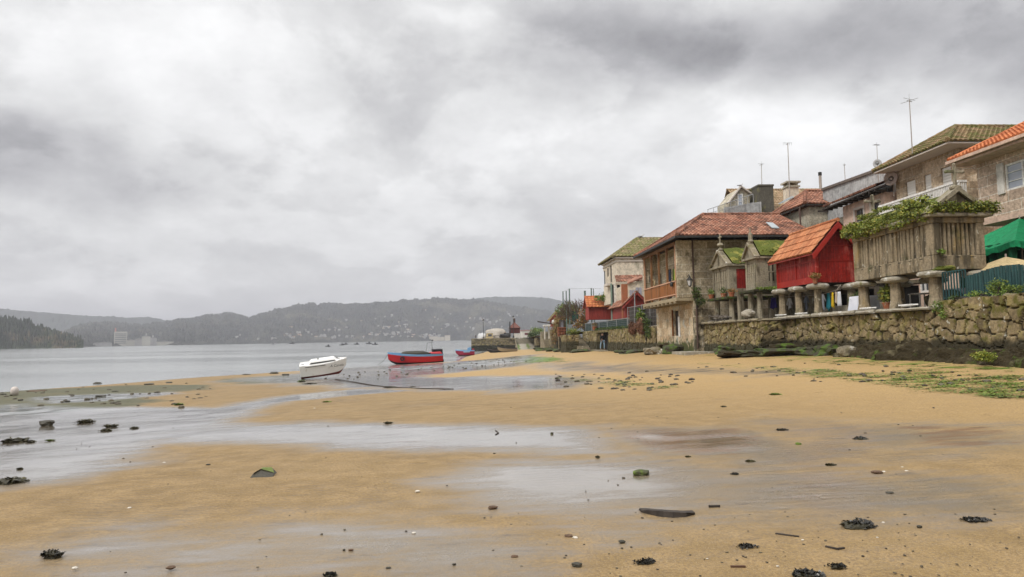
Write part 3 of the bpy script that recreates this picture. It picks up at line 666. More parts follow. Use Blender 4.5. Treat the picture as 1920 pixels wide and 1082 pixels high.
def wall_open(mb, axis, c, a0, a1, z0, z1, ops, th):
    """a wall in the plane axis=c, thickness th inward (+), with true openings (a0,a1,z0,z1)"""
    A = sorted({a0, a1, *[o[0] for o in ops], *[o[1] for o in ops]}); Z = sorted({z0, z1, *[o[2] for o in ops], *[o[3] for o in ops]})
    for i in range(len(A) - 1):
        for j in range(len(Z) - 1):
            ma, mz = (A[i] + A[i + 1]) / 2, (Z[j] + Z[j + 1]) / 2
            if any(o[0] < ma < o[1] and o[2] < mz < o[3] for o in ops): continue
            if axis == 'X': mb.box(c, c + th, A[i], A[i + 1], Z[j], Z[j + 1])
            else: mb.box(A[i], A[i + 1], c, c + th, Z[j], Z[j + 1])
    return mb
def window(root, axis, c, a0, a1, z0, z1, fm, gm, nx=2, nz=3, fw=.07, rec=.10, bars=.03, name='window'):
    f = MB(); d0, d1 = c + rec, c + rec + .06
    def bx(p, q, r, s_, e0=0, e1=0):
        if axis == 'X': f.box(d0 + e0, d1 + e1, p, q, r, s_)
        else: f.box(p, q, d0 + e0, d1 + e1, r, s_)
    bx(a0, a0 + fw, z0, z1); bx(a1 - fw, a1, z0, z1); bx(a0 + fw, a1 - fw, z0, z0 + fw); bx(a0 + fw, a1 - fw, z1 - fw, z1)
    for i in range(1, nx):
        m_ = a0 + (a1 - a0) * i / nx; bx(m_ - fw * .5, m_ + fw * .5, z0 + fw, z1 - fw, .004)
    for j in range(1, nz):
        m_ = z0 + (z1 - z0) * j / nz; bx(a0 + fw, a1 - fw, m_ - bars / 2, m_ + bars / 2, .008, -.004)
    w = f.build(name, fm, root); g = MB()
    if axis == 'X': g.box(d0 + .04, d0 + .05, a0 + .01, a1 - .01, z0 + .01, z1 - .01)
    else: g.box(a0 + .01, a1 - .01, d0 + .04, d0 + .05, z0 + .01, z1 - .01)
    g.build('pane', gm, w); return w
def yX(px, X, py=500): return float(aX(px, py, X)[1])
def xY(px, Y, py=500): return float(aY(px, py, Y)[0])
def slab(mb, A, B, C, D, th):
    """a roof board under tiles: quad A,B,C,D extruded down"""
    return mb.prism([A, B, C, D], (0, 0, -th))

# ---- village ground behind the walls
def village_ground():
    m = plain('packed_earth_and_paving', (.20, .17, .13), (.14, .12, .09), 1.2, .95, layers=[((.08, .10, .03), .8, .52, .68)])
    mb = MB(); X = [16.1, 22, 30, 60, 140]; Y = [10, 30, 42, 50.9, 60, 75, 90, 110, 130, 165, 230]
    V = []; nx = len(X)
    for y in Y:
        for i, x in enumerate(X):
            xx = x if i or y < 33 else (14.9 if y < 42 else 14.15)
            V.append((xx, y, 2.35 + max(0, x - 20) * .06 if y < 105 else (2.35 if y < 131 else 1.8) + max(0, x - 20) * .09))
    mb.add(V, [(j * nx + i, j * nx + i + 1, (j + 1) * nx + i + 1, (j + 1) * nx + i) for j in range(len(Y) - 1) for i in range(nx - 1)])
    mb.build('village_ground', m, kind='structure')
village_ground()

# ================================================================== BALCONY HOUSE
def balcony_house():
    t = thing('balcony_house', 'weathered granite house with a wooden balcony over the beach and a red-brown tiled hip roof', 'house', (14, 42, .9))
    X0, X1, Y0, Y1 = 14., 21.1, 42., 50.7; ZF, ZE = 4.02, 7.62
    d0, d1 = yX(1272.5, 14, 600), yX(1262.5, 14, 600)
    mb = MB(); wall_open(mb, 'X', X0, Y0 + .3, Y1, .2, ZF, [(d0, d1, 1.62, 3.32)], .3); mb.build('lower_wall', M['ash_low'], t)
    mb = MB(); mb.box(X0, X1, Y0, Y0 + .3, .2, ZF); mb.box(X0 + .003, X1, Y1 - .3, Y1, .2, ZE); mb.box(X1 - .3, X1, Y0 + .3, Y1 - .3, .2, ZE)
    mb.box(13.02, X1, Y0, Y0 + .3, ZF, ZE)                     # upper near wall runs out to the balcony front
    mb.box(13.02, X0, Y1 - .55, Y1 - .25, ZF + .1, ZE)          # far cheek
    wall_open(mb, 'X', X0, Y0 + .3, Y1 - .3, ZF, ZE, [(43.1, 44.3, 4.2, 6.3), (46.6, 47.8, 4.2, 6.3), (49.0, 49.8, 5.0, 6.2)], .3)
    mb.build('wall', M['ash_house'], t)
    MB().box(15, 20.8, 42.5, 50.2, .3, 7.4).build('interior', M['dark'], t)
    dr = MB().box(14.16, 14.24, d0 + .0, d1, 1.62, 3.32).build('door', M['wood_dark'], t)
    MB().box(13.93, 13.985, d0 - .36, d0 - .06, 1.55, 2.9).build('door_leaf', M['white'], t)
    MB().box(13.9, 13.99, d1 - .02, d1 + .07, 1.6, 3.4).build('door_post', M['wood_or'], t)
    for a, b in ((43.1, 44.3), (46.6, 47.8)): MB().box(14.12, 14.2, a, b, 4.2, 6.3).build('door', M['wood_dark'], t)
    # balcony
    b = MB(); b.box(12.92, 14, Y0 + .02, Y1 - .28, 3.80, ZF - .002)
    for i in range(9): yy = Y0 + .35 + i * .95; b.box(12.86, 13.98, yy, yy + .16, 3.66, 3.80)
    b.build('balcony_floor', plain('stained_concrete_slab', (.36, .30, .20), (.27, .22, .14), 3, .9), t)
    r = MB(); n = 44; ya, yb = Y0 + .32, Y1 - .57
    for i in range(n):
        y = ya + (yb - ya) * i / n; r.box(13.0, 13.03, y + .006, y + (yb - ya) / n - .006, 4.14 + .02 * (i % 3 == 0), 5.02 - .015 * (i % 2))
    r.build('balcony_boards', M['wood_or'], t)
    q = MB(); q.box(12.95, 13.07, ya, yb, 5.05, 5.12); q.box(12.96, 12.995, ya, yb, 4.20, 4.26)
    q.build('balcony_rail', M['wood_pinkrail'], t)
    L = yb - ya
    for k in (1, 2, 3):
        y = ya + L * k / 4
        p = MB().box(12.97, 13.10, y - .05, y + .05, 4.03, 7.24); p.box(12.94, 13.12, y - .16, y + .16, 7.24, 7.38); p.build('balcony_post', M['wood_post'], t)
    for y in (ya + .04, yb - .04): MB().box(12.98, 13.08, y - .05, y + .05, 4.03, 7.38).build('balcony_post', M['wood_pinkrail'], t)
    MB().box(12.93, 13.11, Y0 + .31, Y1 - .3, 7.38, 7.56).build('balcony_beam', M['wood_post'], t)
    # roof
    A = np.array((12.6, 40.5, 7.72)); B = np.array((12.6, 51.2, 7.72)); Rr = np.array((21.4, 40.5, 7.72)); zr = aY(1316, 401, 45.7)[2]
    P = np.array((xY(1317, 45.7, 401), 45.7, zr - .08)); Q = np.array((21.5, 45.7, zr - .08)); D = np.array((21.5, 51.2, 7.72)); Rr[0] = 21.5
    rf = MB(); tiles(rf, A, Rr, Q, P); tiles(rf, B, A, P, P); tiles(rf, D, B, P, Q)
    for a, c in ((P, Q), (A, P), (B, P)): ridge(rf, a + (0, 0, .05), c + (0, 0, .05), .11)
    ro = rf.build('roof', M['tile_old'], t)
    ev = MB(); slab(ev, A + (.02, .02, -.07), Rr + (0, .02, -.07), Q + (0, 0, -.1), P + (0, 0, -.1), .06); slab(ev, B + (.02, 0, -.07), A + (.02, 0, -.07), P + (0, 0, -.1), P + (0, .02, -.1), .06)
    slab(ev, D + (0, 0, -.07), B + (0, 0, -.07), P + (0, 0, -.12), Q + (0, 0, -.12), .06)
    ev.build('roof_boards', M['fascia'], t)
    g = MB(); g.box(12.46, 12.58, 40.4, 51.2, 7.56, 7.68); g.box(12.58, 21.5, 40.38, 40.5, 7.56, 7.68); g.build('gutter', M['metal_d'], t)
    MB().prism([(21.12, 42.3, 7.6), (21.12, 50.4, 7.6), (21.12, 45.9, zr - .3)], (.25, 0, 0)).build('gable', M['ash_house'], t)
    # skylight lying in the slope
    def onroof(px, py):
        n = np.cross(Rr - A, P - A); d = ray(px, py); k = np.dot(A - EYE, n) / np.dot(d, n); return EYE + d * k + np.array([0, -.02, .1])
    c = [onroof(1436, 421), onroof(1449, 422), onroof(1461, 431.5), onroof(1447, 431)]
    MB().prism([x for x in c], (0, 0, .06)).build('skylight', M['glass_sky'], t)
    dp = MB(); xd = xY(1300, 41.9, 500); dp.tube([(xd, 41.93, 7.6), (xd, 41.93, 3.9), (xd + .12, 41.93, 3.6), (xd + .12, 41.93, .8)], .055, 8); dp.build('drainpipe', M['rustpipe'], t)
    return t
balcony_house()

# ================================================================== HOUSE AT THE RIGHT EDGE
def right_house():
    t = thing('granite_house', 'pinkish granite block house with bright orange tile roof and white window at the right edge', 'house', (21, 26.6, 2.4))
    w0, w1 = 22.7, yX(1884, 21, 330)
    mb = MB(); wall_open(mb, 'X', 21., 13., 26.62, 6.12, 8.62, [(w0, w1, 7.05, 8.1)], .3); mb.box(21.3, 28, 26.32, 26.62, 6.12, 8.6); mb.box(21.3, 28, 13, 13.3, 6.12, 8.6); mb.build('wall', M['ash_pink'], t)
    MB().box(20.95, 28, 12.9, 26.7, 5.92, 6.118).build('floor_band', M['render_pink'], t)
    lo = MB(); wall_open(lo, 'X', 22.3, 13, 26.5, 2.4, 5.92, [(23.0, 24.6, 3.0, 4.6), (18.6, 19.8, 2.45, 4.7)], .3); lo.box(22.6, 28, 26.2, 26.5, 2.4, 5.92); lo.build('lower_wall', M['render_pink'], t)
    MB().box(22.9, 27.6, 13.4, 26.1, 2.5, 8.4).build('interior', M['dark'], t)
    window(t, 'X', 21., w0, w1, 7.05, 8.1, M['white'], M['glass_pale'], 3, 3, .075, .03)
    window(t, 'X', 22.3, 23.0, 24.6, 3.0, 4.6, M['white'], M['glass'], 2, 1)
    MB().box(20.93, 21.0, w1, w1 + .33, 6.98, 8.2).build('shutter', M['render_white'], t)
    A = np.array((20.15, 27.1, 8.78)); q = aY(1922, 231, 27.1); sl = (q[2] - A[2]) / (q[0] - A[0])
    P = np.array((25.2, 27.1, A[2] + sl * 5.05)); B = np.array((20.15, 12.5, 8.78)); C = np.array((25.2, 12.5, P[2]))
    rf = MB(); tiles(rf, A, B, C, P, .2, .34, .05); tiles(rf, (30.2, 12.5, 8.78), (30.2, 27.1, 8.78), P, C, .22, .36)
    ridge(rf, A + (0, 0, .03), P + (0, 0, .03), .07, .33); ridge(rf, P, C, .12); rf.build('roof', M['tile_bright'], t)
    ev = MB(); slab(ev, A + (.02, -.02, -.09), P + (0, -.02, -.09), C + (0, 0, -.09), B + (.02, 0, -.09), .06); ev.build('roof_boards', M['soffit'], t)
    g = MB(); g.box(20.02, 20.14, 12.5, 27.12, 8.60, 8.72); g.box(20.2, 21.0, 12.5, 27.05, 8.50, 8.60); g.build('gutter', M['render_pink'], t)
    MB().prism([(20.2, 26.95, 8.6), (21.4, 26.95, 8.6), (28.5, 26.95, 8.6), (25.2, 26.95, P[2] - .12)], (0, -.2, 0)).build('gable', M['ash_pink'], t)
right_house()

# ================================================================== HOUSE WITH THE WHITE RAILING
def railing_house():
    t = thing('terrace_house', 'granite house with mossy hip roof, white shutters and a long white balcony railing', 'house', (23, 30.2, 2.4))
    X0, Y0, Y1, ZE = 23., 30.2, 35.0, 10.22
    doors = [(yX(1783, X0, 320), yX(1764, X0, 320), 9.55), (yX(1745.5, X0, 330), yX(1732, X0, 330), 9.5), (yX(1716, X0, 340), yX(1698, X0, 345), 9.5)]
    ops = [(a, b, 7.55, z) for a, b, z in doors]
    mb = MB(); wall_open(mb, 'X', X0, Y0 + .3, Y1, 7.52, ZE, ops, .3); mb.box(X0, 29, Y0, Y0 + .3, 7.52, ZE); mb.box(X0 + .3, 29, Y1 - .3, Y1, 7.52, ZE); mb.build('wall', M['ash_warm'], t)
    lo = MB(); wall_open(lo, 'X', X0, Y0, Y1, 2.4, 7.30, [(yX(1741, X0, 545), yX(1722, X0, 545), 3.6, 4.9)], .3); lo.box(X0 + .3, 29, Y0 + .003, Y0 + .3, 2.4, 7.3); lo.box(X0 + .3, 29, 26.7, Y0, 2.4, 5.9); lo.build('lower_wall', M['render_pink'], t)
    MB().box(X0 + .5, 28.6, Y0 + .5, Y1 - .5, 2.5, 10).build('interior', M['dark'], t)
    window(t, 'X', X0, yX(1741, X0, 545), yX(1722, X0, 545), 3.6, 4.9, M['white'], M['glass'], 2, 1, .12)
    for a, b, z in doors:
        s = MB().box(X0 + .1, X0 + .15, a, b, 7.55, z)
        for k in range(14): s.box(X0 + .07, X0 + .1, a + .02, b - .02, 7.6 + k * (z - 7.6) / 14, 7.6 + (k + .8) * (z - 7.6) / 14)
        s.build('shutter', M['shutter'], t)
    MB().box(21.9, 23.0, 28.9, Y1, 7.30, 7.52).build('balcony_floor', M['soffit'], t)
    bl = MB().box(22.35, 24.2, 28.9, 29.15, 7.522, 8.32); bl.box(23.4, 24.2, 29.15, Y0, 7.522, 8.9); bl.box(22.6, 29, 29.16, Y0, 2.4, 7.3); bl.build('parapet', M['ash_warm'], t)
    r = MB(); r.box(21.93, 22.03, 28.95, Y1, 8.30, 8.40); r.box(21.95, 22.01, 28.95, Y1, 7.60, 7.66); r.box(22.03, 22.35, 28.95, 29.05, 8.30, 8.40)
    n = 54
    for i in range(n + 1):
        y = 28.98 + (Y1 - 29.02) * i / n; r.box(21.955, 22.005, y - .03, y + .03, 7.53 if i % 9 == 0 else 7.66, 8.30)
    for i in range(3): r.box(22.08 + i * .1, 22.13 + i * .1, 28.97, 29.02, 7.53, 8.3)
    r.build('railing', M['white'], t)
    A = np.array((21.9, 29.4, 10.34)); B = np.array((21.9, 35.3, 10.34)); P = aY(1790, 238, 32.3); Rr = np.array((30., 29.4, 10.34)); Q = np.array((30., 32.3, P[2])); D = np.array((30., 35.3, 10.34))
    rf = MB(); tiles(rf, A, Rr, Q, P, .24, .3); tiles(rf, B, A, P, P, .24, .3); tiles(rf, D, B, P, Q)
    for a, c in ((P, Q), (A, P), (B, P)): ridge(rf, a + (0, 0, .04), c + (0, 0, .04), .10)
    rf.build('roof', M['tile_moss'], t)
    mb = MB().box(21.95, 30, 29.45, 35.25, 10.225, 10.30); mb.build('soffit', M['soffit'], t)
railing_house()

# ================================================================== PINK HOUSE, GREY TERRACE WALL
def pink_house():
    X0 = 22.6; Yn, Yf = 35.4, yX(1584, X0, 400)
    t = thing('pink_house', 'pink rendered house with two dark windows under a dark tiled eave', 'house', (X0, Yn, 2.4))
    ops = [(yX(1619, X0, 400), yX(1603, X0, 400), float(aX(1611, 416, X0)[2]), float(aX(1611, 392, X0)[2])), (yX(1649, X0, 390), yX(1634, X0, 390), float(aX(1641, 402, X0)[2]), float(aX(1641, 380, X0)[2])), (36.2, 37.6, 2.45, 4.4), (38.6, 39.6, 3.2, 4.5)]
    mb = MB(); wall_open(mb, 'X', X0, Yn, Yf, 2.4, 9.25, ops, .3); mb.box(X0 + .3, 28, Yn, Yn + .3, 2.4, 9.25); mb.box(X0 + .3, 28, Yf - .3, Yf, 2.4, 9.25); mb.build('wall', M['render_pink'], t)
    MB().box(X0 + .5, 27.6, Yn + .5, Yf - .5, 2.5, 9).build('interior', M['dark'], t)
    for i, (a, b, c, d) in enumerate(ops[:2] + ops[3:]):
        window(t, 'X', X0, a, b, c, d, M['wood_grey'], M['glass'], 2, 1, .06)
        f = MB(); f.box(X0 - .03, X0 - .003, a - .14, a, c - .14, d + .14); f.box(X0 - .03, X0 - .003, b, b + .14, c - .14, d + .14); f.box(X0 - .03, X0 - .003, a, b, d, d + .14); f.box(X0 - .05, X0 - .003, a, b, c - .14, c); f.build('window_surround', M['soffit'], t)
    A, B = np.array((21.9, 35.0, 9.55)), np.array((21.9, Yf + 1.2, 9.45)); C, D = np.array((23.6, Yf + 1.2, 10.0)), np.array((23.6, 35.0, 10.1))
    rf = MB(); tiles(rf, B, A, D, C, .22, .36, .06); rf.build('roof', M['tile_old'], t)
    ev = MB(); slab(ev, A + (.03, 0, -.1), D + (0, 0, -.1), C + (0, 0, -.1), B + (.03, 0, -.1), .08)
    for k in range(12): y = 35.2 + k * .55; ev.box(21.95, 22.6, y, y + .1, 9.25, 9.36)
    ev.build('eave_boards', M['wood_dark'], t)
    # grey sheet terrace wall above
    g = thing('terrace_wall', 'grey stained fibre cement terrace wall with a dark cap above the pink house', 'wall', (23.7, 36.5, 9.3))
    X1 = 23.7; ya, yb = 36.3, yX(1543, X1, 356)
    z0, z1 = float(aX(1648, 322, X1)[2]), float(aX(1545, 357, X1)[2]); m_ = MB(); n = 60
    for i in range(n):
        a = ya + (yb - ya) * i / n; b_ = ya + (yb - ya) * (i + 1) / n; z = z0 + (z1 - z0) * (i + .5) / n; e = .015 * (i % 2); m_.box(X1 - e, X1 + .08, a, b_, 9.0, z)
    m_.build('sheeting', M['grey_sheet'], g)
    MB().prism([(X1 - .12, ya, z0), (X1 + .2, ya, z0), (X1 + .2, ya, z0 + .16), (X1 - .12, ya, z0 + .16)], (0, yb - ya, z1 - z0)).build('cap', M['fascia'], g)
    MB().box(X1 - .1, X1 + .1, ya - .12, ya, 9.2, z0 + .3).build('post', M['metal_w'], g)
pink_house()

# ================================================================== STONE HOUSE WITH THE RED ROOF (behind)
def red_roof_house():
    t = thing('red_roof_house', 'pale granite house with a red-brown hip roof and skylight behind the balcony house', 'house', (22.4, 43.4, 2.4))
    A = np.array((22., 43., float(aY(1509, 381, 43)[2]))); A[0] = xY(1509, 43, 381); far = aX(1432, 411, A[0]); B = np.array((A[0], far[1], A[2])); P = aY(1510, 359, 46.2); Q = np.array((30., 46.2, P[2])); Rr = np.array((30., 43., A[2])); D = np.array((30., 50.3, A[2]))
    P2 = np.array((P[0] + .1, 46.4, P[2])); zt = A[2] - .16; X0 = A[0] + .45
    mb = MB().box(X0, X0 + .3, 43.7, far[1], 2.4, zt); mb.box(X0, 29.5, 43.4, 43.7, 2.4, zt); mb.box(X0 + .3, 29.5, far[1] - .3, far[1], 2.4, zt); mb.build('wall', M['ash_grey'], t)
    rf = MB(); tiles(rf, A, Rr, Q, P); tiles(rf, B, A, P, P2); tiles(rf, D, B, P2, Q)
    for a, c in ((P, Q), (A, P), (B, P2)): ridge(rf, a + (0, 0, .05), c + (0, 0, .05), .11)
    rf.build('roof', M['tile_old'], t)
    ev = MB(); slab(ev, A + (.02, .02, -.07), Rr + (0, .02, -.07), Q + (0, 0, -.1), P + (0, 0, -.1), .08); slab(ev, B + (.02, 0, -.07), A + (.02, 0, -.07), P + (0, 0, -.1), P2 + (0, 0, -.1), .08); ev.build('roof_boards', M['wood_dark'], t)
    n = np.cross(B - A, P - A)
    def on(px, py): d = ray(px, py); k = np.dot(A - EYE, n) / np.dot(d, n); return EYE + d * k + np.array([-.06, 0, .12])
    MB().prism([on(1461, 386), on(1466, 385), on(1490, 373), on(1486, 372)], (0, 0, .07)).build('skylight', M['glass_sky'], t)
    xd = xY(1501, 43.3, 420); MB().tube([(xd, 43.3, zt), (xd, 43.3, 7)], .06, 8).build('drainpipe', M['rustpipe'], t)
    # vent pipe through the roof
    v = thing('vent_pipe', 'short white vent pipe with flared base on the red-brown roof', 'pipe', tuple(aY(1568, 377, 44.2)))
    o = np.array(v['_o']); MB().lathe(o + (0, 0, -.15), [(.22, 0), (.17, .35), (.10, .42), (.10, .95)], 12).build('pipe', M['white'], v); MB().lathe(o + (0, 0, -.15), [(.13, .951), (.13, 1.03), (.04, 1.1)], 12).build('cowl', M['white'], v)
red_roof_house()
def chimney():
    p = aY(1484, 385, 49.5); zt = float(aY(1484, 342, 49.5)[2])
    c = thing('chimney', 'cream square chimney with a flat slab cap standing behind the tall aerial', 'chimney', (float(p[0]), 49.5, 2.4)); x = p[0]
    MB().box(x - .42, x + .42, 49.1, 49.9, 9.5, zt - .45).build('stack', M['render_cream'], c)
    k = MB(); k.box(x - .5, x + .5, 49.0, 50.0, zt - .449, zt - .33)
    for a in (-.38, .22): 
        for b_ in (49.12, 49.72): k.box(x + a, x + a + .16, b_, b_ + .16, zt - .33, zt - .12)
    k.box(x - .54, x + .54, 48.96, 50.04, zt - .12, zt); k.build('cap', M['ash_grey'], c)
chimney()
def stove_pipe():
    p = aY(1539, 358, 48.5); q = aY(1538, 323, 48.5)
    c = thing('stove_pipe', 'thin rusty stove pipe with dark top behind the red-brown roof ridge', 'pipe', tuple(p))
    MB().cyl(p - (0, 0, 1), (p[0], p[1], q[2] - .25), .10, .10, 10).build('pipe', M['metal_w'], c); MB().cyl((p[0], p[1], q[2] - .25), (p[0], p[1], q[2]), .13, .13, 10).build('cowl', M['metal_d'], c)
stove_pipe()

# ================================================================== GABLED HOUSE FARTHEST BACK
def back_house():
    Y = 56.; ax = lambda px, py: aY(px, py, Y)
    t = thing('gabled_house', 'grey gabled house with mossy tiles, white window and roof terrace behind everything', 'house', (22, Y, 2.4))
    L, Rt, ap = ax(1369, 376), ax(1405, 366), ax(1388, 352)
    w = MB(); w.prism([(L[0], Y, 9), (Rt[0], Y, 9), (Rt[0], Y, ax(1405, 364)[2]), (ap[0], Y, ap[2]), (L[0], Y, L[2])], (0, 3, 0)); w.build('wall', M['tile_brown'] if 0 else M['ash_grey'], t)
    vb = MB(); vb.bar((L[0] - .3, Y - .1, L[2] - .3), (ap[0], Y - .1, ap[2] + .08), .35, .1); vb.bar((ap[0], Y - .1, ap[2] + .08), (Rt[0] + .1, Y - .1, Rt[2] + .1), .35, .1); vb.build('verge', M['soffit'], t)
    a, b = ax(1383, 393), ax(1392, 364)
    window(t, 'Y', Y - .2, a[0], b[0], a[2], b[2], M['white'], M['glass_pale'], 1, 2, .07, .08)
    wg = MB(); c0, c1 = ax(1413, 400), ax(1438, 355); wg.box(c0[0], c1[0], Y - 1.2, Y + 3, 9, c1[2]); wg.box(c0[0] - .05, c1[0] + .05, Y - 1.25, Y + 3, c1[2], c1[2] + .15); wg.build('wing', plain('blackened_stone', (.12, .11, .085), (.06, .055, .045), 2, .9, layers=[((.16, .15, .06), 1, .55, .7)]), t)
    e0, e1 = ax(1404, 402), (33.5, Y, 11.6); rz = ax(1440, 357)[2] + .3
    A = np.array((Rt[0], Y - .4, 11.9)); B = np.array((33.5, Y - .4, 11.9)); P = np.array((Rt[0] - .6, 59.5, aY(1440, 356, 59.5)[2])); Q = np.array((33.5, 59.5, P[2]))
    rf = MB(); tiles(rf, A, B, Q, P, .26, .38, .06); ridge(rf, P, Q, .12); tiles(rf, (33.5, 63.5, 11.9), (Rt[0], 63.5, 11.9), P, Q); rf.build('roof', M['tile_brown'], t)
    MB().box(Rt[0], 33, Y, 63, 9, 11.85).build('main_wall', M['ash_grey'], t)
    p0, p1 = ax(1345, 390), ax(1412, 376); pw = MB(); pw.prism([(p0[0], Y - 1.6, 11.2), (p1[0], Y - 1.6, 11.2), (p1[0], Y - 1.6, aY(1412, 378, Y - 1.6)[2]), (p0[0], Y - 1.6, aY(1345, 389, Y - 1.6)[2])], (0, .2, 0)); pw.box(p0[0], p1[0], Y - 1.4, Y, 9, 11.4); pw.build('parapet', M['grey_sheet'], t)
    rl = MB(); r0, r1 = aY(1327, 393, Y - 1.9), aY(1412, 364, Y - 1.9); r0b = aY(1327, 400, Y - 1.9)
    rl.tube([r0, r1], .03, 6)
    for i in range(9):
        u = i / 8; p = r0 * (1 - u) + r1 * u; rl.tube([p, (p[0], p[1], p[2] - (.35 + u * 1.0))], .022, 5)
    rl.tube([r0b, aY(1412, 380, Y - 1.9)], .02, 6); rl.build('terrace_railing', M['metal_g'], t)
back_house()

# ================================================================== PALE HOUSE FAR LEFT WITH MOSSY HIP ROOF
def pale_house():
    X0, Y0 = 16.5, 75.6; A = np.array((16., 75., float(aX(1149, 481, 16)[2]))); A[1] = yX(1149, 16, 481); B = aX(1122, 495, 16); B[2] = A[2]
    t = thing('pale_house', 'cream rendered house with green mossy hip roof standing beyond the balcony house', 'house', (X0, Y0, 2.4)); Y0 = A[1] + .6; Y1 = B[1] - .5; zt = A[2] - .2
    ops = []
    for px, ya, yb, hw in ((1133, 508, 537, 1.7), (1139.6, 503, 519, 1.7), (1145.3, 498, 530, 1.7)):
        ops.append((yX(px + hw, X0, 510), yX(px - hw, X0, 510), float(aX(px, yb, X0)[2]), float(aX(px, ya, X0)[2])))
    mb = MB(); wall_open(mb, 'X', X0, Y0, Y1, 5.5, zt, ops, .3); mb.box(X0, 27, Y0 - .3, Y0, 5.5, zt); mb.box(X0 + .3, 27, Y1 - .3, Y1, 5.5, zt); mb.build('wall', M['render_cream'], t)
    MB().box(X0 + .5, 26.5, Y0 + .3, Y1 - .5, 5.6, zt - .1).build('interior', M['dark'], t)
    for a, b, c, d in ops: window(t, 'X', X0, a, b, c, d, M['wood_grey'], M['glass'], 1, 1, .1, .08)
    co = MB(); co.box(X0 - .22, 27, Y0 - .52, Y1, zt + .001, zt + .14); co.box(X0 - .10, 27, Y0 - .4, Y1, zt - .35, zt - .22); co.build('cornice', M['soffit'], t)
    P = aY(1193, 447, A[1] + 4.3); Q = np.array((28., P[1], P[2])); Rr = np.array((28., A[1], A[2])); rf = MB(); tiles(rf, A, Rr, Q, P, .42, .5, .09, .05); tiles(rf, B, A, P, P, .42, .5, .09, .05); tiles(rf, (28., B[1], A[2]), B, P, Q, .42, .5, .09, .05)
    for a, c in ((P, Q), (A, P), (B, P)): ridge(rf, a, c, .14, .5)
    rf.build('roof', M['tile_greeny'], t)
    MB().box(19.2, 26, Y0 + .3, Y1, 2.4, 5.5).build('lower_wall', M['wood_dark'], t)  # set-back wall; its dark colour stands in for shade beneath the house
    bal = MB(); bal.box(X0 - .5, X0, yX(1147, X0, 530), yX(1140, X0, 530), float(aX(1144, 534, X0)[2]) - .15, float(aX(1144, 532, X0)[2])); bal.build('sill_slab', M['soffit'], t)
pale_house()
# ================================================================== RUBBLE SEA WALLS
M['rubble'] = rubblemat('rubble_granite', [(.14, .105, .055), (.23, .18, .105), (.075, .056, .028)], (.035, .028, .017), (.115, .105, .025), (1.85, .95, (.040, .033, .017)))
M['rubble_y'] = rubblemat('rubble_granite_yellowed', [(.21, .165, .088), (.15, .115, .06), (.28, .23, .14)], (.07, .055, .03), (.14, .13, .035), (1.6, .8, (.05, .045, .024)))
M['rubble_far'] = rubblemat('rubble_granite_dark', [(.12, .105, .075), (.17, .145, .10), (.08, .07, .052)], (.05, .045, .03), (.12, .12, .05), (.6, -.4, (.03, .03, .02)))
M['granite_rough'] = plain('rough_lichened_granite', (.27, .23, .16), (.19, .16, .105), 3.5, .9, layers=[((.50, .48, .42), 3.2, .58, .68), ((.13, .12, .04), 2.2, .56, .70), ((.09, .075, .05), 1.2, .54, .7)], bump=(16, .8, .04))
M['granite_pale'] = plain('pale_lichened_granite', (.36, .33, .27), (.26, .23, .175), 4, .9, layers=[((.47, .46, .42), 3.5, .56, .66), ((.16, .15, .06), 2.2, .58, .72)], bump=(16, .8, .03))
M['granite_dark'] = plain('tide_blackened_rock', (.060, .047, .026), (.032, .026, .015), 2.5, .8, layers=[((.16, .14, .085), 1.5, .56, .72), ((.07, .11, .018), 1.1, .55, .68)], bump=(11, .9, .06), spec=.06)
M['weedy'] = plain('green_weedy_rock', (.06, .052, .03), (.03, .028, .016), 3, .85, layers=[((.065, .105, .016), 2.6, .47, .62), ((.20, .18, .05), 2.3, .62, .74)], bump=(14, .9, .05))
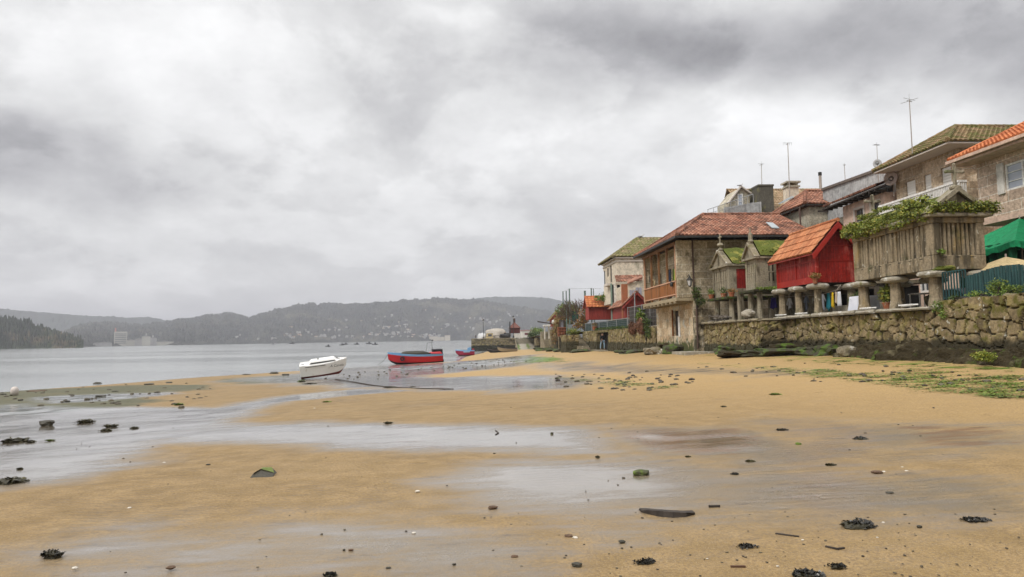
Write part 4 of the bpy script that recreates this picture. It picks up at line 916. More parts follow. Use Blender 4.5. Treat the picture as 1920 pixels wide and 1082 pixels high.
def rubble(mb_name, parent, a, b, z0, z1, mat, cell=.42, depth=.11, step=.06, seed=1, thick=.7, zvar=.06, batter=.0):
    """a rubble face from a=(x,y) to b=(x,y), seen with the outside on the left of a->b; real bulging stones"""
    a, b = np.array(a, float), np.array(b, float); d = b - a; L = np.linalg.norm(d); d /= L; nrm = np.array([d[1], -d[0]])
    H = z1 - z0; nu, nv = max(4, int(L / step)), max(4, int(H / step)); U, Vv = np.meshgrid(np.linspace(0, L, nu + 1), np.linspace(0, H, nv + 1))
    asp = 1.35; gx_, gy_ = U / (cell * asp), Vv / cell
    wob = fbm(U, Vv, 1.1, 2, seed) - .5; gx_ = gx_ + wob * 1.7; gy_ = gy_ + (fbm(U, Vv, .8, 3, seed + 4) - .5) * 1.7
    ix, iy = np.floor(gx_), np.floor(gy_); F1 = np.full(U.shape, 9.); F2 = np.full(U.shape, 9.); ID = np.zeros(U.shape)
    for dx in (-1, 0, 1):
        for dy in (-1, 0, 1):
            cx, cy = ix + dx, iy + dy; h1 = np.sin(cx * 127.1 + cy * 311.7 + seed) * 43758.5; h1 -= np.floor(h1); h2 = np.sin(cx * 269.5 + cy * 183.3 + seed) * 43758.5; h2 -= np.floor(h2)
            q = np.maximum(np.abs(cx + .5 + (h1 - .5) * .75 - gx_), 0) ** 2.4 + np.abs(cy + .5 + (h2 - .5) * .75 - gy_) ** 2.4; q = q ** (1 / 2.4)
            new = q < F1; F2 = np.where(new, F1, np.minimum(F2, q)); ID = np.where(new, h1 * .6 + h2 * .4, ID); F1 = np.where(new, q, F1)
    edge = np.clip((F2 - F1), 0, 1); bul = 1 - (1 - np.clip(edge / .17, 0, 1)) ** 2.0
    disp = depth * (bul * (.35 + 1.0 * ID) - .35) + (fbm(U, Vv, 3.2, 3, seed + 2) - .5) * .05 - batter * Vv
    ztop = (fbm(U, U * 0, .9, 3, seed + 9) - .5) * 2 * zvar * (Vv / H)
    PX = a[0] + d[0] * U + nrm[0] * disp; PY = a[1] + d[1] * U + nrm[1] * disp; PZ = z0 + Vv + ztop
    V = list(np.stack([PX, PY, PZ], -1).reshape(-1, 3)); w = nu + 1
    F = [(j * w + i, j * w + i + 1, (j + 1) * w + i + 1, (j + 1) * w + i) for j in range(nv) for i in range(nu)]
    C = np.stack([ID, edge, ID * 0, ID * 0 + 1], -1).reshape(-1, 4)
    k = len(V); o = []
    for i in range(w):                                        # top and back
        o.append((a[0] + d[0] * U[-1, i] - nrm[0] * thick, a[1] + d[1] * U[-1, i] - nrm[1] * thick, PZ[-1, i])); 
    o2 = [(p[0], p[1], z0) for p in o]
    V += [np.array(p) for p in o + o2]; C = np.concatenate([C, np.tile([.5, .4, 0, 1], (2 * w, 1))])
    F += [(nv * w + i, nv * w + i + 1, k + i + 1, k + i) for i in range(w - 1)] + [(k + i, k + i + 1, k + w + i + 1, k + w + i) for i in range(w - 1)]
    for i in (0, w - 1):
        col = [j * w + i for j in range(nv + 1)]; F.append(tuple(col + [k + i, k + w + i]))
    mb = MB(); mb.add(V, F); ob = mb.build(mb_name, mat, parent, smooth=False)
    ca = ob.data.color_attributes.new('cell', 'FLOAT_COLOR', 'POINT'); ca.data.foreach_set('color', C.reshape(-1).astype(np.float32))
    return ob
def coping(parent, a, b, z, wdt, over, seed, ln=(1.0, 2.2), th=(.12, .2), mat='granite_pale'):
    a, b = np.array(a, float), np.array(b, float); d = b - a; L = np.linalg.norm(d); d /= L; n = np.array([d[1], -d[0]]); rr = random.Random(seed); u = 0; mb = MB()
    while u < L - .3:
        l = min(rr.uniform(*ln), L - u); t_ = rr.uniform(*th); ov = over + rr.uniform(-.08, .10); k = max(2, int(l / .22)); top = []; bot = []
        e = [over * 0 + ov + rr.uniform(-.04, .04) - (.12 if i in (0, k) else 0) for i in range(k + 1)]
        P = []
        for i in range(k + 1):
            q = a + d * (u + .015 + (l - .03) * i / k); zz = rr.uniform(-.02, .02)
            P.append([(*(q + n * e[i]), z + .02), (*(q + n * (e[i] + .03)), z + t_ * .5), (*(q + n * (e[i] - .03)), z + t_ + zz), (*(q - n * wdt), z + t_ + zz), (*(q - n * wdt), z + .02)])
        V = [x for p in P for x in p]; F = [(i * 5 + j, i * 5 + (j + 1) % 5, (i + 1) * 5 + (j + 1) % 5, (i + 1) * 5 + j) for i in range(k) for j in range(5)] + [(4, 3, 2, 1, 0), tuple(k * 5 + j for j in range(5))]
        mb.add(V, F); u += l
    return mb.build('coping', M[mat], parent)
def sea_walls():
    # wall 2: the long wall, in two heights.  outside is -X, so run from far to near
    t = thing('sea_wall', 'tall mossy rubble sea wall with rounded top at the right, under the green fence', 'wall', (16, 17, .4))
    rubble('stonework', t, (16, 22.25), (16, 11.0), .35, 2.66, M['rubble'], .40, .15, .05, 3, .55, .05)
    coping(t, (16, 22.2), (16, 11), 2.60, .45, .0, 4, (.45, .9), (.07, .13), 'granite_rough')
    t = thing('sea_wall', 'lichened rubble sea wall with jutting slab coping carrying the red and the biggest granaries', 'wall', (16, 28.5, .4))
    rubble('stonework', t, (16, 34.9), (16, 22.2), .35, 2.36, M['rubble'], .34, .13, .05, 5, .6, .02); rubble('stonework', t, (16.6, 34.86), (16.02, 34.9), .35, 2.34, M['rubble'], .4, .1, .06, 6, .1)
    coping(t, (16, 34.9), (16, 22.3), 2.36, .8, .26, 7, (1.1, 2.4), (.13, .2))
    t = thing('sea_wall', 'low rubble sea wall with mossy coping under the two small stone granaries', 'wall', (14.6, 37.8, .4))
    rubble('stonework', t, (14.6, 41.9), (14.6, 33.8), .3, 2.28, M['rubble_y'], .34, .12, .055, 9, .6, .02); rubble('stonework', t, (14.63, 33.8), (16.6, 33.8), .3, 2.28, M['rubble'], .45, .1, .07, 10, .1, .02)
    coping(t, (14.6, 41.9), (14.6, 33.75), 2.28, .8, .22, 11, (.8, 1.7), (.10, .17), 'granite_rough')
    coping(t, (14.5, 33.85), (16.4, 33.85), 2.282, .5, .1, 12, (.8, 1.4), (.10, .15), 'granite_rough')
    # wall beyond the balcony house, with the doorway the person stands in
    ya, yb = yX(1141, 14, 650), yX(1120, 14, 650)
    t = thing('garden_wall', 'yellowish rubble garden wall beside the balcony house with a dark doorway in it', 'wall', (14, 60, 0))
    rubble('stonework', t, (14, ya), (14, 51.0), .1, 2.36, M['rubble_y'], .45, .13, .08, 13, .8, .04)
    rubble('stonework', t, (14, 84.5), (14, yb), -.3, 2.36, M['rubble_y'], .5, .13, .09, 14, .8, .04)
    rubble('lintel', t, (14, yb), (14, ya), 2.12, 2.36, M['rubble_y'], .5, .08, .09, 15, .8, .03)
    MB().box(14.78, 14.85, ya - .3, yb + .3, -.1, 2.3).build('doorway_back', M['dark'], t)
    MB().box(13.2, 14.6, ya - .4, yb + .6, -.3, .24).build('doorstep', M['granite_rough'], t)
sea_walls()

# rocks lying along the foot of the walls
G = 'boulders along the foot of the sea walls'
def boulder(x, y, r, seed, mat, label, sink=.35):
    z = gz(x, y); MB().rock((x, y, z + r[2] * (1 - sink) * .8), r, seed, 3, .34).build('boulder', M[mat], loc=(x, y, z), label=label, cat='boulder', group=G)
ordn = ['nearest', 'second', 'third', 'fourth', 'fifth', 'sixth', 'seventh', 'eighth', 'ninth', 'tenth', 'eleventh', 'twelfth']
rr = random.Random(11)
def rock_ledge():
    V = []; ys = np.arange(12.5, 29.2, .09); n = 22
    for y in ys:
        g_ = gz(15, y); w = 1.15 + .35 * (vnoise(np.array(y * .55), np.array(0.), 1, 2) - .5) * 2; h = .50 + .24 * (float(vnoise(np.array(y * .8), np.array(3.), 1, 4)) - .5) * 2
        if y > 26.5: k = (29.2 - y) / 2.7; h *= k; w *= .4 + .6 * k
        for i in range(n):
            u = i / (n - 1); x = 16.05 - w * u; z = g_ - .1 + (h + .1) * (1 - max(0, (u - .45) / .55) ** 1.7)
            q = Vector((x * 2.2, y * 1.5, z * 2.2)); d = .16 * mnoise.noise(q) + .09 * mnoise.noise(q * 2.7) + .05 * mnoise.noise(q * 6)
            cr_ = abs(mnoise.noise(Vector((x * .6, y * 1.1, 4)))); d -= .16 * max(0, .12 - cr_) / .12
            V.append((x - d * .8, y, z + d * .55))
    m_ = len(ys); F = [(j * n + i, j * n + i + 1, (j + 1) * n + i + 1, (j + 1) * n + i) for j in range(m_ - 1) for i in range(n - 1)]
    MB().add(V, F).build('rock_ledge', M['granite_dark'], loc=(15.3, 20, .5), label='long dark weed-stained rock ledge along the foot of the right-hand sea wall', cat='rock ledge')
rock_ledge()
for i, (px, py, r, m_) in enumerate([(1578, 668, (.35, .38, .3), 'granite_rough'), (1545, 664, (.8, 1.0, .30), 'weedy'), (1500, 664, (.7, 1.0, .25), 'weedy'), (1468, 663, (.8, 1.1, .34), 'granite_dark'), (1440, 665, (.9, 1.2, .24), 'weedy'), (1405, 666, (1.0, 1.0, .2), 'weedy'), (1372, 668, (.9, .8, .18), 'granite_dark'), (1352, 662, (.6, .8, .3), 'weedy')]):
    p = ground(px, py + 2); boulder(p[0] + .3, p[1], r, 40 + i, m_, ['small pale boulder below the red granary', 'flat green weedy rock below the red granary, right one', 'flat green weedy rock below the red granary, left one', 'dark rock at the gap between the two sea walls', 'broad weedy rock before the low sea wall, right one', 'broad weedy rock before the low sea wall, middle one', 'low dark rock before the low sea wall, nearest the water', 'weedy rock at the left end of the low sea wall'][i])
for i, (px, py, r, m_) in enumerate([(1215, 655, (.8, 1.5, .48), 'granite_dark'), (1228, 661, (.7, .9, .3), 'granite_rough'), (1243, 658, (.5, .8, .42), 'granite_dark'), (1262, 660, (.6, .9, .40), 'weedy'), (1270, 648, (.45, .6, .4), 'granite_dark'), (1255, 650, (.4, .6, .45), 'granite_rough'), (1285, 656, (.6, .8, .30), 'weedy'), (1302, 650, (.45, .7, .5), 'granite_dark')]):
    p = ground(px, py + 3); boulder(p[0], p[1], r, 60 + i, m_, ['long dark rock left of the balcony house', 'grey slab rock left of the balcony house', 'dark upright rock at the left corner of the balcony house', 'green weedy rock below the balcony house door', 'dark block rock against the balcony house wall', 'grey block rock against the balcony house wall', 'weedy rock below the right of the balcony house', 'dark rock at the right corner of the balcony house'][i])
p = ground(1305, 663); b = MB(); b.prism([(p[0] - 1.1, p[1] - 1.4, p[2] - .1), (p[0] + 1.6, p[1] - 1.6, p[2] - .1), (p[0] + 1.7, p[1] + 1.2, p[2] - .1), (p[0] - 1.0, p[1] + 1.8, p[2] - .1)], (0, 0, .22)).build('stone_slab', M['granite_pale'], loc=tuple(p), label='flat pale stone slab on the sand before the balcony house corner', cat='slab')
# ================================================================== GRANARIES (raised on pillars)
M['granite_horreo'] = plain('granite_granary', (.32, .265, .18), (.22, .175, .115), 2.6, .9, layers=[((.27, .19, .075), 1.6, .56, .72, None, (1, 1, .3)), ((.085, .07, .045), 3.0, .50, .64, None, (1, 1, .18)), ((.09, .085, .04), 1.1, .56, .70), ((.50, .47, .38), 4.5, .62, .72)], bump=(15, .7, .03))
M['granite_horreo2'] = plain('greyer_granite_granary', (.33, .295, .22), (.23, .20, .145), 2.6, .9, layers=[((.085, .07, .045), 3.0, .52, .66, None, (1, 1, .2)), ((.20, .17, .10), 1.8, .56, .70), ((.12, .13, .06), 2.0, .58, .72)], bump=(15, .6, .03))
M['red'] = plain('red_painted_boards', (.30, .016, .009), (.23, .012, .007), 2, .6, streak=(16, 16, .5), layers=[((.40, .11, .085), 2.6, .52, .74, None, (1, 1, .4)), ((.18, .012, .01), 1.4, .6, .78)], bump=(30, .3, .01))
M['red_trim'] = plain('red_painted_trim', (.33, .022, .014), (.27, .018, .011), 2, .55, layers=[((.48, .12, .09), 3, .6, .75)], bump=None)
M['red_far'] = plain('faded_red_boards', (.36, .055, .04), (.28, .04, .03), 1.2, .7, streak=(8, 8, .5), bump=None)
M['moss_roof'] = plain('thick_green_moss', (.12, .145, .016), (.06, .075, .014), 3.2, .95, layers=[((.24, .22, .045), 2.1, .5, .66), ((.30, .13, .06), 1.6, .64, .74)], bump=(18, 1.0, .06))
LEAF_VINE = leafmat('vine_leaf', (.11, .155, .02), (.20, .23, .03), (.32, .28, .05))
LEAF_DK = leafmat('dark_bush_leaf', (.04, .075, .015), (.07, .11, .02), (.12, .15, .03))
LEAF_LT = leafmat('bright_plant_leaf', (.10, .17, .03), (.17, .25, .045), (.25, .28, .06))
LEAF_RED = leafmat('reddish_plant_leaf', (.20, .14, .03), (.28, .13, .045), (.16, .18, .04))
LEAF_BROWN = leafmat('dry_brown_twig', (.16, .075, .045), (.22, .11, .065), (.10, .05, .035), .9)
def pillar(root, x, y, z0, z1, r=.20, cap=.5, mat='granite_horreo', capm='granite_pale', seed=0, square=False):
    h = z1 - z0
    p = MB().lathe((x, y, z0), [(r * 1.25, 0), (r * 1.18, h * .1), (r * .98, h * .25), (r * .9, h * .80)], 10, .06, seed).build('pillar', M[mat], root)
    MB().lathe((x, y, z0), [(cap * .72, h * .801), (cap * .97, h * .85), (cap, h * .9), (cap * .86, h * .96), (cap * .35, h - .012)], 18, .07, seed + 5).build('pillar_cap', M[capm], p)
def cross(mb, x, y, z, h, w, t=.09, ax='x'):
    mb.box(x - t / 2, x + t / 2, y - t / 2, y + t / 2, z, z + h); a = h * .68
    if ax == 'x': mb.box(x - w / 2, x - t / 2, y - t / 2, y + t / 2, z + a - t / 2, z + a + t / 2); mb.box(x + t / 2, x + w / 2, y - t / 2, y + t / 2, z + a - t / 2, z + a + t / 2); 
    else: mb.box(x - t / 2, x + t / 2, y - w / 2, y - t / 2, z + a - t / 2, z + a + t / 2); mb.box(x - t / 2, x + t / 2, y + t / 2, y + w / 2, z + a - t / 2, z + a + t / 2)
    k = t * .75
    for dx, dz in ((-w / 2, a), (w / 2, a), (0, h)):
        c = (x + (dx if ax == 'x' else 0), y + (0 if ax == 'x' else dx), z + dz); mb.rock(c, (k, k, k), 1, 1, .05)
    return mb
def big_granary():
    x0, x1, y0, y1, zb, zt = 16.18, 18.12, 22.8, 27.75, 3.78, 5.62
    t = thing('stone_granary', 'largest stone granary on mushroom pillars, its roof overgrown with vine, cross on the gable', 'granary', (17.15, 25.2, 2.5))
    rr = random.Random(4)
    b = MB(); b.box(x0, x1, y0, y1, zb, zb + .50)
    bo = b.build('base_beam', M['granite_horreo'], t, bevel=.02)
    s = MB()
    for i in range(7): y = y0 + .55 + i * .62; s.box(x0 - .004, x0 + .01, y, y + .17, zb + .42, zb + .445)
    for i in range(3): x = x0 + .35 + i * .5; s.box(x, x + .15, y0 - .004, y0 + .01, zb + .42, zb + .445)
    s.build('vent_slot', M['dark'], t)
    c = MB()
    for x, y in ((x0, y0), (x1 - .30, y0), (x0, y1 - .34), (x1 - .30, y1 - .34)): MB().box(x, x + .30, y, y + .34, zb + .502, zt - .20).build('corner_post', M['granite_horreo'], t, bevel=.03)
    MB().box(x0 + .012, x0 + .28, 25.15, 25.5, zb + .502, zt - .20).build('middle_post', M['granite_horreo'], t, bevel=.03)
    sl = MB()
    for a, b_ in ((y0 + .34, 25.15), (25.5, y1 - .34)):
        n = int(round((b_ - a) / .20))
        for i in range(n):
            y = a + (b_ - a) * i / n; w = (b_ - a) / n; d = .07 + rr.uniform(-.02, .03); sl.prism([(x0 + d, y + .012, zb + .502), (x0 + d + .11, y + .012, zb + .502), (x0 + d + .11, y + w - .012, zb + .502), (x0 + d + rr.uniform(0, .03), y + w * .82, zb + .502)], (0, 0, zt - .2 - zb - .503))
    n = 8; a, b_ = x0 + .30, x1 - .30
    for i in range(n):
        x = a + (b_ - a) * i / n; w = (b_ - a) / n; d = .09 + rr.uniform(-.02, .02); sl.box(x + .03, x + w * .72, y0 + d, y0 + d + .12, zb + .502, zt - .2)
    sl.build('slats', M['granite_horreo'], t)
    MB().box(x0 + .14, x1 - .25, y0 + .24, y1 - .27, zb + .51, zt - .21).build('interior', M['wood_dark'], t)
    l = MB().box(x0 - .02, x1 + .02, y0 - .02, y1 + .02, zt - .197, zt - .003); l.build('top_beam', M['granite_horreo'], t, bevel=.02)
    MB().box(x0 - .22, x1 + .22, y0 - .22, y1 + .2, zt, zt + .13).build('cornice', M['granite_horreo2'], t, bevel=.03)
    xm = (x0 + x1) / 2; ap = 6.66
    g = MB(); g.prism([(x0 - .02, y0 - .02, zt + .132), (x1 + .02, y0 - .02, zt + .132), (xm, y0 - .02, ap - .16)], (0, .3, 0)); g.build('pediment', M['granite_horreo2'], t)
    g = MB(); g.prism([(x0 - .26, y0 - .17, zt + .135), (x0 - .06, y0 - .17, zt + .135), (xm, y0 - .17, ap - .14), (xm, y0 - .17, ap + .04)], (0, .5, 0)); g.prism([(x1 + .26, y0 - .17, zt + .135), (x1 + .06, y0 - .17, zt + .135), (xm + .001, y0 - .17, ap - .14), (xm + .001, y0 - .17, ap + .04)], (0, .5, 0)); g.build('raking_cornice', M['granite_horreo2'], t)
    r = MB(); r.prism([(x0 - .12, y0 + .33, zt + .14), (x1 + .12, y0 + .33, zt + .14), (xm, y0 + .33, ap - .12)], (0, y1 - y0 - .2, 0)); r.build('roof', M['moss_roof'], t)
    cr_ = MB(); cr_.rock((xm, y0 + .0, ap + .02), (.2, .16, .09), 3, 2, .1); cross(cr_, xm, y0, ap + .06, .78, .62, .085); cr_.build('stone_cross', M['granite_horreo2'], t)
    cr_ = MB(); cr_.rock((xm, y1 + .0, ap + .02), (.2, .16, .09), 3, 2, .1); cross(cr_, xm, y1, ap + .06, .7, .6, .10); cr_.build('stone_cross', M['granite_horreo2'], t)
    for i, y in enumerate((y0 + .25, 25.3, y1 - .3)):
        pillar(t, x0 + .20, y, 2.5, zb - .005, .21, .56 if i == 0 else .5, seed=i); pillar(t, x1 - .20, y, 2.36, zb - .005, .21, .5, seed=i + 8)
    MB().rock((x0 + .32, y0 - .06, zb - .0), (.36, .26, .12), 4, 3, .3).build('moss_pad', M['moss_roof'], t)
    v = MB(); lf = v
    for i in range(40):       # thick on the seaward slope
        u = i / 39; y = y0 + .2 + u * (y1 - y0 + .15); k = rr.uniform(.0, .95) if u > .16 else rr.uniform(0, .25); x = x0 - .22 + k * 1.0; z = zt + .19 + k * .90
        lf.leaves((x, y, z), (.28, .30, .09), 150, .07, i, .3)
        if i % 2 == 0: lf.leaves((x0 - .2 + rr.uniform(-.05, .05), y, zt + .08 + rr.uniform(-.10, .1)), (.15, .26, .16), 70, .08, i + 90, .5)
        if i > 24: lf.leaves((x0 - .2 + rr.uniform(-.1, .2), y, zt + .2 + rr.uniform(-.05, .25)), (.22, .24, .2), 75, .09, i + 200, .3)
    for i in range(17):       # and along the gable cornice
        u = i / 16; x = x0 - .1 + u * (x1 - x0 + .4); lf.leaves((x, y0 - .2, zt + .2 + .22 * abs(math.sin(i * 1.9))), (.2, .15, .17), 90, .08, i + 50, .35)
        if u > .55: lf.leaves((x + .1, y0 - .08, zt + .28 + rr.uniform(0, .15)), (.24, .22, .2), 80, .085, i + 150, .2)
    for i in range(8): lf.leaves((xm + .1 + i * .1, y0 + .1, ap - .08 - i * .11), (.1, .2, .06), 18, .08, i + 300)
    for i in range(2, 6): lf.leaves((xm - .2 - i * .12, y0 + .6 + i * .2, ap - .05 - i * .08), (.2, .25, .14), 34, .12, i + 350)
    v.build('vine', LEAF_VINE, t)
    MB().leaves((16.95 - .5, y0 - .1, zb + .62), (.15, .1, .12), 60, .09, 7).build('wall_fern', LEAF_LT, t)
big_granary()
def red_granary():
    x0, x1, y0, y1, zb, zt = 16.2, 18.15, 30.9, 35.05, 4.0, 5.70
    t = thing('red_granary', 'bright red boarded granary with smooth orange tile roof on stone mushroom pillars', 'granary', (17.2, 33, 2.5))
    xm = (x0 + x1) / 2; ap = float(aY(1573, 418, y0)[2])
    b = MB(); n = 34
    for i in range(n): y = y0 + (y1 - y0) * i / n; b.box(x0 + .03 + .004 * (i % 2), x0 + .07, y + .004, y + (y1 - y0) / n - .004, zb + .3, zt)
    n = 16
    for i in range(n):
        x = x0 + .04 + (x1 - x0 - .08) * i / n; xx = x + (x1 - x0 - .08) / n - .006; h = lambda q: ap - .14 - abs(q - xm) * (ap - zt) / (xm - x0 + .02)
        b.prism([(x, y0 + .03 + .004 * (i % 2), zb), (xx, y0 + .03 + .004 * (i % 2), zb), (xx, y0 + .03 + .004 * (i % 2), h(xx)), (x, y0 + .03 + .004 * (i % 2), h(x))], (0, .05, 0))
    b.build('boards', M['red'], t)
    MB().prism([(x0 + .08, y0 + .09, zb + .02), (x1 - .03, y0 + .09, zb + .02), (x1 - .03, y0 + .09, zt), (xm, y0 + .09, ap - .2), (x0 + .08, y0 + .09, zt)], (0, y1 - y0 - .1, 0)).build('wall', M['red'], t)
    f = MB(); f.box(x0 - .01, x0 + .028, y0, y1, zb, zb + .30)
    for y in (y0, (y0 + y1) / 2 - .05, y1 - .1): f.box(x0 - .01, x0 + .028, y, y + .1, zb + .302, zt - .01)
    f.box(x0, x0 + .027, y0 + .1, (y0 + y1) / 2 - .05, zb + 1.02, zb + 1.07); f.box(x0, x0 + .027, (y0 + y1) / 2 + .05, y1 - .1, zb + 1.02, zb + 1.07)
    f.box(x0 + .03, x0 + .11, y0 - .01, y0 + .028, zb, zt); f.box(x0 + .3, x1 - .05, y0 + .006, y0 + .028, zb + 1.02, zb + 1.05); f.box(x0 + .2, x1 - .1, y0 + .006, y0 + .028, zb + 1.72, zb + 1.75)
    f.build('battens', M['red_trim'], t)
    e = .34; zs = (ap + .06 - zt) / (xm - x0); A = np.array((x0 - e, y0 - .34, zt - e * zs + .09)); B = np.array((x0 - e, y1 + .3, A[2])); P = np.array((xm, y0 - .34, ap + .08)); Q = np.array((xm, y1 + .3, ap + .08)); A2 = np.array((x1 + e, A[1], A[2])); B2 = np.array((x1 + e, B[1], A[2]))
    r = MB(); tiles(r, B, A, P, Q, .22, .48, .04, .035); tiles(r, A2, B2, Q, P, .22, .48, .04, .035); ridge(r, P + (0, 0, .03), Q + (0, 0, .03), .09, .4); r.build('roof', M['tile_or'], t)
    s = MB(); slab(s, A + (.03, 0, -.06), P + (0, 0, -.06), Q + (0, 0, -.06), B + (.03, 0, -.06), .05); slab(s, A2 + (-.03, 0, -.06), P + (.003, 0, -.06), Q + (.003, 0, -.06), B2 + (-.03, 0, -.06), .05); s.build('roof_boards', M['red_far'], t)
    v = MB(); d = np.array((0, .05, 0))
    v.prism([A + (0, -.02, -.10), P + (0, -.02, -.08), P + (0, -.02, -.36), A + (.06, -.02, -.34)], (0, .05, 0)); v.prism([A2 + (0, -.02, -.10), P + (.002, -.02, -.08), P + (.002, -.02, -.36), A2 + (-.06, -.02, -.34)], (0, .05, 0)); v.build('barge_board', M['red_trim'], t)
    for i, y in enumerate((y0 + .2, 32.95, y1 - .25)): pillar(t, x0 + .12, y, 2.5, zb - .005, .18, .50, seed=i + 20); pillar(t, x1 - .2, y, 2.36, zb - .005, .2, .46, seed=i + 30, mat='granite_rough')
    fb = MB(); fb.box(x0 + .1, x1 - .1, y0 + .1, y1 - .1, zb - .004, zb + .015); fb.build('floor', M['wood_dark'], t)
red_granary()
def small_granary(label, x0, y0, y1, L, zb, zt, ap, door, finial, seed, grid):
    t = thing('small_granary', label, 'granary', (x0, (y0 + y1) / 2, 2.4)); x1 = x0 + L; ym = (y0 + y1) / 2; w = .22
    g = MB()
    for x in (x0, x1 - w):
        for y in (y0, y1 - w): g.box(x, x + w, y, y + w, zb, zt)
    g.box(x0 + .01, x0 + .12, y0 + w, y1 - w, zb, zb + .42); g.box(x0 + .01, x0 + .12, y0 + w, y1 - w, zt - .18, zt); g.box(x0 + w, x1 - w, y0 + .01, y0 + .14, zb, zb + .45); g.box(x0 + w, x1 - w, y0 + .01, y0 + .14, zt - .16, zt)
    g.box(x0 + .02, x1, y1 - .1, y1 - .01, zb, zt); g.build('frame', M['granite_horreo2'], t)
    s = MB(); n = grid
    zz = [(zb + .42, zb + .42 + (zt - .18 - zb - .42) * .5 - .03), (zb + .42 + (zt - .18 - zb - .42) * .5 + .03, zt - .18)]
    s.box(x0 + .015, x0 + .1, y0 + w, y1 - w, zz[0][1], zz[1][0])
    for za, zc2 in zz:
        for i in range(n):
            y = y0 + w + (y1 - y0 - 2 * w) * i / n; ww = (y1 - y0 - 2 * w) / n; s.box(x0 + .03, x0 + .12, y + ww * .10, y + ww * .78, za, zc2)
    if not door:
        m_ = 9; s.box(x0 + w + .45, x1 - w, y0 + .02, y0 + .12, zz[0][1], zz[1][0]); s.box(x0 + w, x0 + w + .45, y0 + .015, y0 + .13, zb + .45, zt - .16)
        for za, zc2 in zz:
            for i in range(m_): x = x0 + w + .45 + (x1 - x0 - 2 * w - .45) * i / m_; ww = (x1 - x0 - 2 * w - .45) / m_; s.box(x + ww * .35, x + ww * .9, y0 + .03, y0 + .12, max(za, zb + .45), min(zc2, zt - .16))
    s.build('slats', M['granite_horreo2'], t)
    if door:
        d = MB(); xa = x0 + w + .22; d.box(xa, x1 - w, y0 + .04, y0 + .09, zb + .45, zt - .16)
        for i in range(9): x = xa + (x1 - w - xa) * i / 9; d.box(x + .01, x + (x1 - w - xa) / 9 - .01, y0 + .03, y0 + .04, zb + .45, zt - .16)
        d.box(xa, x1 - w, y0 + .015, y0 + .03, (zb + zt) / 2 + .1, (zb + zt) / 2 + .15); d.build('panel', M['red'], t)
        MB().box(x0 + w, xa, y0 + .012, y0 + .14, zb + .45, zt - .16).build('jamb', M['granite_horreo2'], t)
    MB().box(x0 + .13, x1 - .05, y0 + .15, y1 - .12, zb + .02, zt - .02).build('interior', M['dark'], t)
    c = MB(); c.box(x0 - .16, x1 + .1, y0 - .14, y1 + .14, zt + .002, zt + .13); c.build('cornice', M['granite_horreo2'], t, bevel=.02)
    p = MB(); p.prism([(x0 - .05, y0, zt + .132), (x0 - .05, y1, zt + .132), (x0 - .05, ym, ap - .12)], (.25, 0, 0)); p.build('pediment', M['granite_horreo2'], t)
    k = MB()
    for s_, ya in ((-1, y0 - .16), (1, y1 + .16)): k.prism([(x0 - .18, ya, zt + .134), (x0 - .18, ya - s_ * .16, zt + .134), (x0 - .18, ym + s_ * .001, ap - .12), (x0 - .18, ym + s_ * .001, ap + .05)], (.34, 0, 0))
    k.build('raking_cornice', M['weedy' if 0 else 'granite_rough'], t)
    r = MB(); nx, ny = 26, 8; V = []
    for sgn, ya in ((-1, y0 - .18), (1, y1 + .18)):
        V = []
        for i in range(nx + 1):
            for j in range(ny + 1):
                u = i / nx; v = j / ny; x = x0 + .17 + (x1 + .1 - x0 - .17) * u; y = ya + (ym - ya) * v; z = zt + .14 + (ap - zt - .10) * v + .09 * mnoise.noise(Vector((x * 2.3, y * 2.3, seed))) + .05 + (.06 if v > .05 else -.03)
                V.append((x, y, z))
        F = [(i * (ny + 1) + j, (i + 1) * (ny + 1) + j, (i + 1) * (ny + 1) + j + 1, i * (ny + 1) + j + 1) for i in range(nx) for j in range(ny)]; r.add(V, F)
    r.leaves((x0 + .9, y0 + .1, zt + .38), (.8, .3, .2), 260, .07, seed); r.leaves((x0 + 1.9, y0 + .3, zt + .55), (.9, .3, .25), 260, .06, seed + 1)
    r.build('moss_roof', M['moss_roof'], t)
    f = MB(); f.rock((x0 + .05, ym, ap + .06), (.14, .15, .1), 2, 2, .1)
    if finial == 'cross':
        f.lathe((x0 + .05, ym, ap + .1), [(.06, 0), (.06, .15), (.2, .22), (.16, .34), (.05, .38)], 10); cross(f, x0 + .05, ym, ap + .48, .48, .36, .07, 'y')
    else: f.lathe((x0 + .05, ym, ap + .1), [(.17, 0), (.13, .08), (.12, .42), (.05, .46), (.02, .74)], 8)
    f.build('finial', M['granite_horreo2'], t)
    return t
yA0, yA1 = yX(1367, 14.95, 520), yX(1336, 14.95, 520); yB0, yB1 = yX(1419, 15.4, 520), yX(1398, 15.4, 520)
tA = small_granary('small stone granary with red side panel, mossy roof and cross, farther left', 14.95, yA0, yA1, 2.9, float(aX(1366, 556, 14.95)[2]), float(aX(1366, 499, 14.95)[2]), float(aX(1350, 470, 14.95)[2]), True, 'cross', 3, 6)
tB = small_granary('small stone granary with slotted sides, moss-covered roof and pointed finial beside the red granary', 15.4, yB0, yB1, 3.0, float(aX(1418, 543, 15.4)[2]), float(aX(1418, 485, 15.4)[2]), float(aX(1408, 455, 15.4)[2]), False, 'spike', 8, 4)
